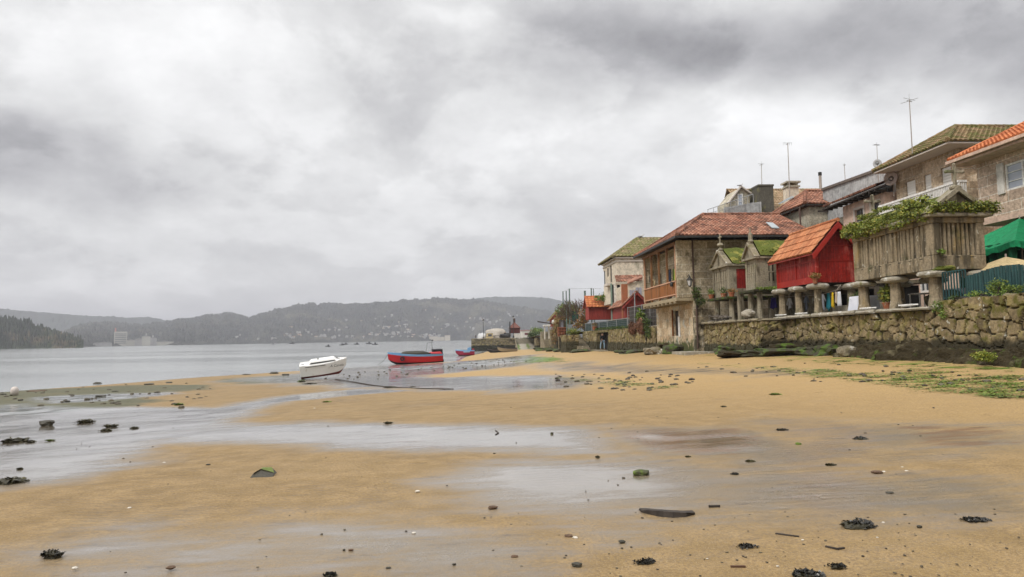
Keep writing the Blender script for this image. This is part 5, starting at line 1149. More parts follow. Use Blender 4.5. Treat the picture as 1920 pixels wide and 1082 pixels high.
def under(t, x0, x1, y0, y1, zb, seed, slabm):
    s = MB(); s.box(x0 - .35, x1 + .1, y0 - .35, y1 + .2, zb - .15, zb - .012); s.build('platform_slab', M[slabm], t, bevel=.03)
    for i, x in enumerate((x0 + .15, x0 + 1.6, x1 - .3)):
        for j, y in enumerate((y0 + .1, y1 - .25)):
            MB().lathe((x, y, 2.36), [(.21, 0), (.17, .2), (.15, zb - .155 - 2.36)], 9, .06, seed + i * 3 + j).build('pillar', M['granite_horreo2'], t)
under(tA, 14.95, 17.7, yA0, yA1, float(aX(1366, 556, 14.95)[2]), 3, 'weedy'); under(tB, 15.4, 18.2, yB0, yB1, float(aX(1418, 543, 15.4)[2]), 9, 'weedy')
MB().leaves((15.9, yB0 - .35, float(aX(1418, 543, 15.4)[2]) + .02), (.9, .22, .08), 320, .09, 5).build('moss_fringe', LEAF_LT, tB)
# tall plain granite post between the two small granaries
px_ = aX(1389, 590, 15.2); t = MB().box(15.08, 15.36, px_[1] - .14, px_[1] + .14, 2.3, float(aX(1389, 541, 15.2)[2])); t.build('granite_post', M['granite_horreo2'], loc=(15.2, px_[1], 2.3), label='square upright granite post standing between the two small stone granaries', cat='post')
# ================================================================== PLANTS, POTS, LAUNDRY, FENCES, AERIALS
M['terracotta'] = plain('terracotta_pot', (.36, .13, .06), (.28, .10, .05), 8, .8, layers=[((.35, .3, .22), 6, .6, .7)], bump=None)
M['teal_paint'] = plain('weathered_teal_paint', (.032, .095, .098), (.020, .060, .064), 5, .7, streak=(14, 14, .8), bump=(20, .3, .01))
M['canvas_green'] = plain('green_canvas', (.008, .26, .10), (.006, .20, .08), 1.5, .8, bump=(3, .4, .03))
M['canvas_cream'] = plain('cream_canvas', (.58, .46, .26), (.50, .39, .21), 2, .85, bump=(3, .3, .02))
M['cloth_white'] = plain('white_cloth', (.66, .68, .74), (.56, .58, .66), 3, .9, bump=None)
M['mesh_green'] = plain('dark_green_screening', (.012, .045, .042), (.02, .06, .055), 3, .8, streak=(6, 6, 1), bump=None)
def potplant(x, y, z, r, h, leafm, n, label, seed, spill=0, potr=.12, poth=.2):
    t = thing('potted_plant', label, 'plant', (x, y, z))
    MB().lathe((x, y, z), [(potr * .7, 0), (potr, poth), (potr * 1.12, poth + .001), (potr * 1.1, poth + .04), (potr * .9, poth + .041)], 12).build('pot', M['terracotta'], t)
    mb = MB(); rr = random.Random(seed)
    mb.leaves((x, y, z + poth + h * .5), (r, r, h * .55), n, .075 if r < .3 else .11, seed, spill)
    for i in range(6): a = rr.uniform(0, 6.28); mb.tube([(x, y, z + poth), (x + math.cos(a) * r * .5, y + math.sin(a) * r * .5, z + poth + h * .7)], .01, 4)
    mb.build('foliage', leafm, t); return t
def bush(name, label, cat, pts, leafm, seed, size=.1, group=None, stem=True):
    """pts: list of (x, y, z, rx, ry, rz, n)"""
    c = pts[0]; t = thing(name, label, cat, (c[0], c[1], min(p[2] - p[5] for p in pts)), group); mb = MB()
    for i, p in enumerate(pts): mb.leaves(p[:3], p[3:6], p[6], size, seed + i, .1)
    mb.build('foliage', leafm, t)
    if stem:
        s = MB(); rr = random.Random(seed); o = t['_o']
        for i, p in enumerate(pts):
            for k in range(4): s.tube([(o[0] + rr.uniform(-.05, .05), o[1], o[2] - .1), (p[0] + rr.uniform(-.4, .4) * p[3], p[1] + rr.uniform(-.4, .4) * p[4], p[2] + rr.uniform(-.3, .3) * p[5])], .018, 4)
        s.build('stem', M['wood_dark'], t)
    return t
# plants standing on the pillar caps and granary platforms
q = aX(1533, 527, 16.3); potplant(16.02, 30.72, 3.93, .26, .34, LEAF_RED, 220, 'yellow-red spider plant in a pot on the pillar cap under the red granary corner', 3, .3)
for px, py, X_, lb, lm, sd in [(1334, 560, 14.75, 'green leafy plant in a terracotta pot at the left foot of the left small granary', LEAF_LT, 1), (1357, 558, 14.75, 'small bushy plant in a terracotta pot in front of the left small granary', LEAF_DK, 2), (1372, 556, 14.75, 'low spreading plant in a wide terracotta bowl beside the left small granary', LEAF_RED, 4)]:
    q = aX(px, py, X_); potplant(q[0], q[1], q[2], .27, .40 if sd < 3 else .25, lm, 170, lb, sd, 0, .17)
q = aX(1664, 578, 16.6); potplant(q[0], q[1], 2.52, .30, .75, LEAF_VINE, 330, 'leafy young shrub in a dark pot between the pillars of the biggest granary', 12, 0, .18, .24)
bush('hanging_plant', 'green plant hanging on the corner of the balcony house by the pots', 'plant', [(14.05, 41.6, 4.2, .35, .3, .55, 240), (14.3, 41.5, 3.7, .4, .3, .3, 160)], LEAF_DK, 21, .10)
bush('shrub', 'dark green shrub behind the pillars of the biggest granary', 'plant', [(17.0, 28.8, 3.0, .5, .6, .5, 420)], LEAF_DK, 23, .09)
# green fence on the wall, its plants
def fence():
    t = thing('picket_fence', 'teal painted picket fence with curved top standing on the right-hand sea wall', 'fence', (16.25, 18, 2.7)); rr = random.Random(8)
    x = 16.28; zt = lambda y: 3.50 + .10 * math.sin((y - 11) * 1.6)
    n = 0; y = yX(1812, x, 530)
    p = MB()
    while y > 11.2:
        p.box(x - .012 + .004 * (n % 2), x + .012 + .004 * (n % 2), y - .085, y, 2.68, zt(y) + rr.uniform(-.012, .012)); y -= .112; n += 1
    p.build('pickets', M['teal_paint'], t)
    r = MB(); y1 = yX(1812, x, 530); r.box(x + .02, x + .06, 11, y1, 2.85, 2.92); r.box(x + .02, x + .06, 11, y1, 3.30, 3.37); r.build('rail', M['teal_paint'], t)
    t2 = thing('bar_fence', 'dark thin-barred iron fence between the teal pickets and the biggest granary', 'fence', (16.3, 21.5, 2.7)); b = MB(); ya, yb = y1 + .02, yX(1768, x, 530)
    for i in range(9): yy = ya + (yb - ya) * i / 8; b.box(x - .018, x + .018, yy - .018, yy + .018, 2.62, 3.62)
    b.box(x - .02, x + .02, ya, yb, 3.621, 3.66); b.box(x - .015, x + .015, ya, yb, 2.74, 2.77); b.build('bars', M['teal_paint'], t2)
fence()
bush('shrub', 'feathery green shrub growing in front of the teal picket fence', 'plant', [(16.12, 19.9, 2.92, .12, .55, .30, 620), (16.1, 19.2, 2.82, .1, .5, .15, 260), (16.1, 20.8, 2.78, .1, .5, .12, 200)], LEAF_LT, 31, .055)
bush('shrub', 'low green weeds along the top of the right-hand sea wall', 'plant', [(16.1, 18.0, 2.76, .1, .6, .1, 220), (16.1, 16.6, 2.78, .1, .6, .12, 240), (16.05, 21.7, 2.72, .15, .4, .1, 150)], LEAF_DK, 32, .05)
bush('climber', 'yellow-green climbing plant rising through the teal fence by the parasol', 'plant', [(16.5, 18.35, 3.55, .2, .3, .16, 260), (16.5, 18.15, 3.8, .15, .22, .25, 260), (16.5, 18.0, 4.1, .06, .09, .25, 90), (16.35, 18.7, 3.45, .12, .25, .12, 140)], LEAF_LT, 33, .07)
q = aX(1893, 685, 14.6); q = ground(1808, 683); bush('grass_tuft', 'rusty yellow-green weed tuft on the dark rock ledge', 'plant', [(14.75, 18.9, .88, .2, .5, .16, 800)], LEAF_VINE, 34, .05, stem=False)
bush('grass_tuft', 'green weeds rooted in the step between the two right-hand sea walls', 'plant', [(15.9, 22.3, 2.45, .15, .35, .25, 260), (15.85, 22.0, 2.2, .1, .25, .2, 120)], LEAF_LT, 35, .06, stem=False)
# parasols
def parasol(label, x, y, z, rx, ry, h, drop, m_, pole, seed, tilt=0):
    t = thing('parasol', label, 'parasol', (x, y, 2.4)); c = [(-rx, -ry), (rx, -ry), (rx, ry), (-rx, ry)]; mb = MB(); K = 10
    for i in range(4):
        a, b = c[i], c[(i + 1) % 4]; V = []; 
        for j in range(K + 1):
            v = j / K
            for k in range(K + 1):
                u = k / K; px, py = (a[0] * (1 - u) + b[0] * u) * (1 - v), (a[1] * (1 - u) + b[1] * u) * (1 - v); sag = -.16 * math.sin(math.pi * u) * (1 - v) * h
                V.append((x + px, y + py, z + h * v + sag + .03 * mnoise.noise(Vector((px * 2, py * 2, seed))) + tilt * py))
        mb.add(V, [(j * (K + 1) + k, j * (K + 1) + k + 1, (j + 1) * (K + 1) + k + 1, (j + 1) * (K + 1) + k) for j in range(K) for k in range(K)])
        if drop:
            V = []
            for j in range(2):
                for k in range(K * 2 + 1):
                    u = k / (2 * K); px, py = a[0] * (1 - u) + b[0] * u, a[1] * (1 - u) + b[1] * u; sag = -.16 * math.sin(math.pi * u) * h; wv = .04 * math.sin(k * 2.2) * j
                    V.append((x + px * (1 - wv * .3), y + py * (1 + wv), z + sag + tilt * py - j * drop * (1 + .15 * math.sin(k * 1.3))))
            w = 2 * K + 1; mb.add(V, [(k, k + 1, w + k + 1, w + k) for k in range(w - 1)])
    mb.build('canopy', m_, t); MB().cyl((x, y, 2.4), (x, y, z + h + .1), .03, .03, 8).build('pole', pole, t)
    return t
q = aY(1903, 450, 22.95); PX0, PY0, PZ0 = float(q[0]), 22.95, float(q[2]); az_ = float(aY(1913, 409, 24.5)[2])
par = parasol('large green canvas parasol with hanging sides behind the teal fence', PX0 + 1.6, PY0 + 1.6, PZ0, 1.6, 1.6, az_ - PZ0, .22, M['canvas_green'], M['metal_w'], 2)
def curtain(n, f0, f1, z0, z1):
    V = []
    for k in range(n + 1):
        u = k / n; p = np.array(f0) * (1 - u) + np.array(f1) * u; w = .05 * math.sin(k * 1.3); V += [(p[0] + w, p[1] + w, z1), (p[0] + w * 1.8, p[1] + w * 1.8, z0)]
    return MB().add(V, [(2 * k, 2 * k + 2, 2 * k + 3, 2 * k + 1) for k in range(n)])
cm = plain('dark_green_curtain', (.004, .09, .035), (.004, .065, .03), 2, .85, bump=None)
curtain(30, (PX0 + .15, PY0 + .12), (PX0 + .15, PY0 + 3.0), 3.2, PZ0).build('side_curtain', cm, par); curtain(30, (PX0 + .15, PY0 + 3.0), (PX0 + 3.0, PY0 + 3.0), 3.2, PZ0).build('side_curtain', cm, par)
parasol('low cream parasol under the big green one, behind the fence', 18.6, 22.5, 3.72, .85, 1.0, .45, .05, M['canvas_cream'], M['metal_w'], 5)
# laundry under the red granary
def laundry():
    t = thing('clothes_line', 'grey washing line strung between pillars under the red granary', 'washing line', (16.7, 30.9, 2.4)); zt = 3.5
    MB().tube([(16.75, 29.9, zt + .12), (16.75, 31.5, zt - .02), (16.75, 33.4, zt), (16.7, 35.2, zt + .1)], .012, 5).build('line', M['metal_w'], t)
    MB().bar((16.7, 29.8, zt + .25), (16.9, 31.0, zt - .2), .035).build('prop', M['metal_w'], t)
    its = [(1541, 8, .85, (.60, .64, .74), 'white shirt hanging on the washing line, left of the pillar', 'shirt'), (1553.5, 4.5, .8, (.015, .16, .20), 'teal trousers hanging on the washing line right of the pillar', 'trousers'), (1562, 4, .7, (.60, .42, .02), 'yellow towel hanging on the washing line beside the teal trousers', 'towel'), (1568, 3, .5, (.50, .42, .33), 'beige cloth hanging on the washing line next to the yellow towel', 'cloth'), (1574, 4, .62, (.62, .64, .68), 'white towel at the right end of the washing line', 'towel'), (1512, 4, .7, (.14, .16, .20), 'dark grey shirt hanging behind the left pillars of the red granary', 'shirt'), (1480, 6, .55, (.60, .60, .60), 'white blouse hanging near the second small granary', 'blouse'), (1450, 9, .62, (.035, .025, .16), 'dark blue cloth hanging under the second small granary', 'cloth'), (1500, 3, .5, (.36, .30, .26), 'brown shirt hanging between the red granary pillars', 'shirt')]
    for i, (px, w, h, c, lb, nm) in enumerate(its):
        X = 16.75 if px > 1495 else (16.9 if px > 1470 else 16.6); y0, y1 = yX(px + w / 2, X, 565), yX(px - w / 2, X, 565); mb = MB(); K = 10; V = []; ztop = zt if px > 1455 else 3.62
        for j in range(7):
            for k in range(K + 1):
                u, v = k / K, j / 6; fl = .05 * math.sin(u * 9 + i * 2) * (.3 + v) ; ye = (u - .5) * (y1 - y0) * (1 - .12 * math.sin(v * 3 + i)); V.append((X + fl, (y0 + y1) / 2 + ye, ztop - v * h * (1 - .10 * math.sin(u * 7 + i))))
        F = [(j * (K + 1) + k, j * (K + 1) + k + 1, (j + 1) * (K + 1) + k + 1, (j + 1) * (K + 1) + k) for j in range(6) for k in range(K)]
        if nm in ('shirt', 'blouse'):
            o = len(V); V += [(X, y0, ztop), (X, y0 - .18, ztop - .32), (X + .02, y0 - .08, ztop - .38), (X, y0, ztop - .22), (X, y1, ztop), (X, y1 + .18, ztop - .32), (X + .02, y1 + .08, ztop - .38), (X, y1, ztop - .22)]; F += [(o, o + 1, o + 2, o + 3), (o + 4, o + 5, o + 6, o + 7)]
        mb.add(V, F); ob = mb.build(nm, plain('cloth_%d' % i, c, rough=.9, bump=None), loc=(X, (y0 + y1) / 2, ztop), smooth=True, label=lb, cat='laundry'); sm = ob.modifiers.new('thick', 'SOLIDIFY'); sm.thickness = .006
laundry()
# back of the terrace under the granaries: low wall, tables, chest
MB().box(17.9, 18.2, 28.2, 35.5, 2.36, 2.95).build('low_wall', M['ash_grey'], loc=(18, 32, 2.36), label='low grey stone wall behind the pillars of the red granary', cat='wall')
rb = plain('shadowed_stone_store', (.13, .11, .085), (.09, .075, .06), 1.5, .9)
t = thing('stone_store', 'dark open stone store room behind the washing line', 'shed', (19.4, 33, 2.4)); wall_open(MB(), 'X', 19.0, 30.6, 36.6, 2.36, 3.9, [(31.0, 32.6, 2.36, 3.7), (33.4, 34.6, 2.36, 3.6)], .25).build('wall', rb, t); MB().box(19.26, 21, 30.7, 36.5, 2.37, 3.8).build('interior', M['dark'], t); MB().box(18.9, 21.6, 30.5, 36.7, 3.902, 4.05).build('roof', M['granite_rough'], t)
def table(label, x, y, w, d, h, cloth, m_):
    t = thing('table', label, 'table', (x, y, 2.4)); MB().box(x - w / 2, x + w / 2, y - d / 2, y + d / 2, 2.4 + h - .03, 2.4 + h).build('tabletop', m_, t)
    for sx in (-1, 1):
        for sy in (-1, 1): MB().box(x + sx * (w / 2 - .05) - .02, x + sx * (w / 2 - .05) + .02, y + sy * (d / 2 - .05) - .02, y + sy * (d / 2 - .05) + .02, 2.4, 2.4 + h - .03).build('leg', m_, t)
    if cloth:
        c = MB(); n = 28; V = []; 
        for j, (k, z) in enumerate(((1.0, h + .006), (1.03, h - .02), (1.22, .1))):
            for i in range(n):
                a = 2 * math.pi * i / n; f = 1 + (.05 * math.sin(i * 2.7) if j == 2 else 0); cx = max(-1, min(1, 1.35 * math.cos(a))) * w / 2; cy = max(-1, min(1, 1.35 * math.sin(a))) * d / 2; V.append((x + cx * k * f, y + cy * k * f, 2.4 + z))
        c.add(V, [(j * n + i, j * n + (i + 1) % n, (j + 1) * n + (i + 1) % n, (j + 1) * n + i) for j in range(2) for i in range(n)] + [tuple(range(n))]); c.build('tablecloth', M['cloth_white'], loc=(x, y, 2.4 + h), label='white cloth draped over the ' + cloth, cat='tablecloth')
table('terrace table with a long white cloth between two granaries', 16.95, 27.55 + .9, .8, .9, .78, 'table standing between the two biggest granaries', M['wood_grey'])
table('small white round-legged table behind the middle pillars of the biggest granary', 17.9, 26.0, .7, .7, .74, None, M['white'])
table('terrace table under a pale cloth behind the nearest pillar', 18.2, 24.1, .9, .9, .78, 'table behind the nearest granary pillar', M['wood_grey'])
for px, X, lb in ((1628, 16.1, 'small white plastic step on the wall coping by the leftmost big pillar'), (1716 - 12, 16.15, 'small white plastic tray on the wall coping by the middle big pillar'), (1502, 16.1, 'white plastic tray on the coping under the red granary'), (1464, 16.1, 'white plastic tray on the coping at the far end of the long wall')):
    y = yX(px, X, 575); b = MB(); b.box(X - .14, X + .1, y - .4, y + .4, 2.585, 2.60); b.box(X - .14, X - .12, y - .4, y + .4, 2.60, 2.64); b.box(X + .08, X + .1, y - .4, y + .4, 2.60, 2.64); b.box(X - .10, X + .06, y - .3, y + .3, 2.55, 2.585); b.build('tray', M['white'], loc=(X, y, 2.56), label=lb, cat='tray')
MB().rock((17.4, 24.0, 2.75), (.35, .75, .42), 12, 3, .25).build('boulder', M['granite_dark'], loc=(17.4, 24, 2.36), label='dark rounded rock behind the nearest pillar of the biggest granary', cat='boulder')
# driftwood heap and grey block on the low wall
def driftwood():
    rr = random.Random(2); t = thing('driftwood_pile', 'tangled heap of grey branches on the left end of the low sea wall', 'branches', (14.9, 40, 2.45))
    for i in range(26):
        y = rr.uniform(38.6, 41.4); a = rr.uniform(-.5, .5); l = rr.uniform(.5, 1.3); x = rr.uniform(14.5, 15.2); z = 2.46 + rr.uniform(0, .30); p = [(x, y - l / 2, z), (x + a * .3, y, z + rr.uniform(-.02, .1)), (x + a * .5, y + l / 2, z + rr.uniform(-.03, .16))]
        MB().cyl(p[0], p[1], rr.uniform(.03, .05), .03, 6).cyl(p[1], p[2], .03, .012, 6).build('branch', M['wood_grey'], t)
driftwood()
q = aX(1402, 598, 14.9); MB().rock((14.95, q[1], 2.72), (.3, .55, .24), 33, 3, .2).build('boulder', M['granite_pale'], loc=(14.95, q[1], 2.45), label='pale grey stone block on the low wall in front of the second small granary', cat='boulder')
# lantern on the balcony house, things on the balcony
def lantern():
    x, y, z = xY(1293, 41.6, 525), 41.6, float(aY(1293, 536, 41.6)[2]); t = thing('wall_lantern', 'black four-sided lantern with pale panes on the balcony house corner', 'lantern', (x, y, z))
    MB().lathe((x, y, z), [(.09, .02), (.17, .34)], 4).build('glass', plain('frosted_panes', (.5, .5, .5), rough=.25, bump=None), t)
    f = MB(); f.lathe((x, y, z), [(.04, -.06), (.11, .0), (.11, .018)], 4); f.lathe((x, y, z), [(.21, .342), (.22, .37), (.09, .50), (.09, .53), (.05, .56), (.02, .66)], 4)
    for i in range(4): a = i * math.pi / 2; f.cyl((x + .1 * math.cos(a), y + .1 * math.sin(a), z + .02), (x + .18 * math.cos(a), y + .18 * math.sin(a), z + .34), .014, .014, 5)
    f.tube([(x, y, z + .55), (x, y + .1, z + .72), (x, 42.0, z + .6)], .02, 6); f.build('frame', M['metal_d'], t)
lantern()
def ringobj(name, c, R_, r_, m_, label, cat, axis='x'):
    mb = MB(); n, k = 24, 8; V = []
    for i in range(n):
        a = 2 * math.pi * i / n
        for j in range(k):
            b = 2 * math.pi * j / k; rr_ = R_ + r_ * math.cos(b); V.append((c[0] + r_ * math.sin(b), c[1] + rr_ * math.cos(a), c[2] + rr_ * math.sin(a)) if axis == 'x' else (c[0] + rr_ * math.cos(a), c[1] + r_ * math.sin(b), c[2] + rr_ * math.sin(a)))
    mb.add(V, [(i * k + j, i * k + (j + 1) % k, ((i + 1) % n) * k + (j + 1) % k, ((i + 1) % n) * k + j) for i in range(n) for j in range(k)])
    return mb.build(name, m_, loc=c, smooth=True, label=label, cat=cat)
ringobj('life_ring', (13.25, yX(1225.5, 13.25, 532), float(aX(1225.5, 532, 13.25)[2])), .27, .06, plain('cream_ring', (.52, .40, .22), bump=None), 'cream life ring hanging behind the balcony boards near the far end', 'life ring')
def wheel():
    y, z = yX(1217, 13.4, 524), float(aX(1217, 524, 13.4)[2]); t = thing('ship_wheel', 'dark wooden ship wheel hanging on the balcony beside the life ring', 'ship wheel', (13.4, y, z)); o = ringobj('rim', (13.4, y, z), .2, .025, M['wood_dark'], None, None); o.parent = t; o.location = (0, 0, 0); m = MB()
    for i in range(8): a = i * math.pi / 4; m.cyl((13.4, y, z), (13.4, y + .32 * math.cos(a), z + .32 * math.sin(a)), .018, .018, 6)
    m.build('spokes', M['wood_dark'], t)
wheel()
for px, w, yt, yb, c, lb in ((1255.5, 4, 506, 531, (.02, .025, .05), 'dark navy coat hanging on the balcony'), (1262.5, 3.5, 504, 529, (.10, .13, .02), 'olive cloth hanging on the balcony beside the coat'), (1266, 3.5, 504, 528, (.42, .50, .06), 'lime yellow cloth hanging on the balcony'), (1270, 5, 502, 527, (.22, .22, .26), 'grey cloth hanging at the right end of the balcony'), (1274, 2, 508, 524, (.14, .07, .06), 'brown cloth hanging at the balcony end')):
    y0, y1 = yX(px + w / 2, 13.5, 515), yX(px - w / 2, 13.5, 515); a, b = float(aX(px, yt, 13.5)[2]), float(aX(px, yb, 13.5)[2]); V = []; K = 8
    for j in range(6):
        for k in range(K + 1): u, v = k / K, j / 5; V.append((13.5 + .05 * math.sin(u * 8) * (.4 + v), y0 + (y1 - y0) * (.5 + (u - .5) * (.75 + .25 * v)), a + (b - a) * v))
    ob = MB().add(V, [(j * (K + 1) + k, j * (K + 1) + k + 1, (j + 1) * (K + 1) + k + 1, (j + 1) * (K + 1) + k) for j in range(5) for k in range(K)]).build('hanging_cloth', plain('balcony_cloth_%d' % px, c, rough=.9, bump=None), loc=(13.5, (y0 + y1) / 2, a), smooth=True, label=lb, cat='laundry'); ob.modifiers.new('thick', 'SOLIDIFY').thickness = .008
MB().rock((12.9, yX(1259, 12.9, 533), float(aX(1259, 533, 12.9)[2])), (.1, .17, .17), 5, 2, .1).build('fishing_float', M['metal_d'], loc=(12.9, yX(1259, 12.9, 533), 4.9), label='round black fishing float hung outside the balcony rail', cat='float')

# ---- aerials and dishes
def aerial(name, label, base, top, r=.03, kind='yagi', s=1.0, yaw=0.0):
    t = thing(name, label, 'aerial', tuple(base)); b, q = np.array(base, float), np.array(top, float); q[0], q[1] = b[0] + (q[0] - b[0]), b[1] + (q[1] - b[1])
    MB().cyl(b, q, r, r * .7, 8).build('mast', M['metal_w'], t); m = MB(); c, sn = math.cos(yaw), math.sin(yaw); d = np.array((c, sn, 0)); e = np.array((-sn, c, 0)); z = np.array((0, 0, 1.))
    if kind == 'yagi':
        m.tube([q - d * .55 * s + z * .0, q + d * .5 * s + z * .12 * s], .014, 5)
        for i in range(6): p = q + d * s * (-.5 + i * .18); m.tube([p - e * .30 * s * (1 - i * .08), p + e * .30 * s * (1 - i * .08)], .008, 4)
        m.tube([q - z * .25 * s, q + z * .35 * s], .009, 4)
    elif kind == 'grid':
        for k in (-.9, -.45, .5, .95): m.tube([q + d * k * s - z * .45 * s + e * .1, q + d * k * s + z * .25 * s + e * .1], .010, 4)
        m.tube([q - d * .95 * s, q + d * .95 * s], .012, 4); m.tube([q - d * .3 * s - z * .35 * s, q + d * .1 * s], .035, 5)
    elif kind == 'cross':
        m.tube([q - d * .6 * s + z * .0, q + d * .6 * s], .011, 4); m.tube([q - e * .6 * s - z * .08, q + e * .6 * s - z * .08], .011, 4); m.tube([q, q + z * .35 * s], .009, 4); m.tube([q - d * .25 * s - z * .1, q + d * .25 * s - z * .1], .02, 4)
    m.build('array', M['metal_g'], t); return t
b = aY(1710, 275, 32.0); aerial('television_aerial', 'tallest aerial, its mast rising behind the mossy hip roof', (b[0], 32., b[2] - .6), tuple(aY(1705, 186, 32.)), .028, 'cross', .75, .4)
b = aY(1483, 428, 48.2); m_ = aerial('television_aerial', 'tall aerial with vertical rods rising in front of the cream chimney', tuple(b), tuple(aY(1477, 268, 48.2)), .04, 'grid', .34, 0)
k = MB()
for py in (401, 418): p = aY(1484, py, 48.2); k.tube([(p[0] - .25, 48.2, p[2]), (p[0] + .3, 48.2, p[2])], .02, 5)
k.build('bracket', M['metal_d'], m_)
b = aY(1428.5, 354, 57.); aerial('television_aerial', 'slim aerial with crossed rods above the gabled house', (b[0], 57., b[2] - .4), tuple(aY(1427.5, 307, 57.)), .035, 'cross', .55, .2)
b = aY(1585, 340, 50.); aerial('television_aerial', 'small thin aerial above the grey terrace wall', (b[0], 50., b[2] - 1.6), tuple(aY(1583, 308, 50.)), .03, 'cross', .25, .2)
b = aY(1646, 322, 36.); aerial('television_aerial', 'aerial on the terrace corner above the satellite dish', (b[0], 36., b[2] - .6), tuple(aY(1644, 272, 36.)), .02, 'yagi', .42, .35)
def dish(label, px, py, Y, r, m_, face=(-.55, -.8, .2)):
    c = aY(px, py, Y); t = thing('satellite_dish', label, 'satellite dish', tuple(c)); f = np.array(face, float); f /= np.linalg.norm(f); a = np.cross(f, (0, 0, 1)); a /= np.linalg.norm(a); bb = np.cross(a, f); V = [c - f * .0]; n = 22
    for k, rr_ in enumerate((.35, .7, 1.0)):
        for i in range(n): th = 2 * math.pi * i / n; V.append(c + (a * math.cos(th) * .88 + bb * math.sin(th)) * r * rr_ + f * r * .22 * rr_ ** 2)
    F = [(0, 1 + i, 1 + (i + 1) % n) for i in range(n)] + [(1 + k * n + i, 1 + k * n + (i + 1) % n, 1 + (k + 1) * n + (i + 1) % n, 1 + (k + 1) * n + i) for k in range(2) for i in range(n)]
    ob = MB().add(V, F).build('reflector', m_, t, smooth=True); ob.modifiers.new('thick', 'SOLIDIFY').thickness = .02
    MB().tube([c - bb * r * .95 + f * .2 * r, c + f * r * 1.1 - bb * .35 * r], .014, 5).cyl(c + f * r * 1.05 - bb * .4 * r, c + f * r * 1.2 - bb * .3 * r, .04, .04, 8).build('feed_arm', M['metal_g'], t)
    MB().tube([c - f * .02, c - f * .25, c - f * .25 - (0, 0, r + .5)], .025, 6).build('bracket', M['metal_w'], t)
dish('pale grey satellite dish on the terrace corner below a small aerial', 1645, 307, 35.6, .24, plain('dish_grey', (.40, .40, .40), rough=.5, bump=None))
dish('large pinkish satellite dish on the wall under the mossy eave', 1671, 335, 34.9, .40, plain('dish_pink', (.42, .34, .30), rough=.5, bump=None), (-.8, -.6, .15))
# gulls on the roofs
def gull(label, p, s=1.0, yaw=0):
    o = bpy.data.meshes.new('gull'); bm = bmesh.new(); t = thing('gull', label, 'gull', tuple(p)); x, y, z = p; c, sn = math.cos(yaw), math.sin(yaw)
    def W_(a, b, d): return (x + (a * c - b * sn) * s, y + (a * sn + b * c) * s, z + d * s)
    m = MB(); rings = [(-.28, .17, .012), (-.20, .17, .035), (-.08, .16, .075), (.04, .17, .085), (.13, .21, .06), (.18, .27, .042), (.22, .31, .045), (.26, .31, .035), (.29, .30, .01)]; V = []; n = 8
    for a, h, r in rings:
        for i in range(n): th = 2 * math.pi * i / n; V.append(W_(a, r * math.cos(th) * .8, h + r * math.sin(th)))
    m.add(V, [(k * n + i, k * n + (i + 1) % n, (k + 1) * n + (i + 1) % n, (k + 1) * n + i) for k in range(len(rings) - 1) for i in range(n)] + [tuple(range(n)), tuple(range((len(rings) - 1) * n, len(rings) * n))]); m.build('body', plain('gull_white', (.62, .62, .6), bump=None), t, smooth=True)
    w = MB()
    for sg in (-1, 1): w.add([W_(.08, sg * .075, .20), W_(-.05, sg * .085, .22), W_(-.34, sg * .03, .17), W_(-.18, sg * .07, .13), W_(.02, sg * .085, .14)], [(0, 1, 2, 3, 4)])
    w.build('wings', plain('gull_grey', (.22, .23, .25), bump=None), t)
    MB().add([W_(.285, -.012, .30), W_(.285, .012, .30), W_(.35, 0, .29), W_(.285, 0, .318)], [(0, 1, 2), (0, 2, 3), (1, 3, 2)]).build('beak', plain('gull_beak', (.5, .3, .04), bump=None), t)
    MB().tube([W_(0, .03, 0), W_(.0, .03, .10)], .008 * s, 4).tube([W_(0, -.03, 0), W_(.0, -.03, .10)], .008 * s, 4).build('legs', plain('gull_leg', (.4, .25, .2), bump=None), t)
gull('grey gull perched on the gable tip of the gabled house', tuple(aY(1388, 351.5, 55.9)), 1.0, .2)
gull('gull perched on the ridge of the pale house far left', tuple(aY(1202, 447, 79.3)), 1.4, .1)
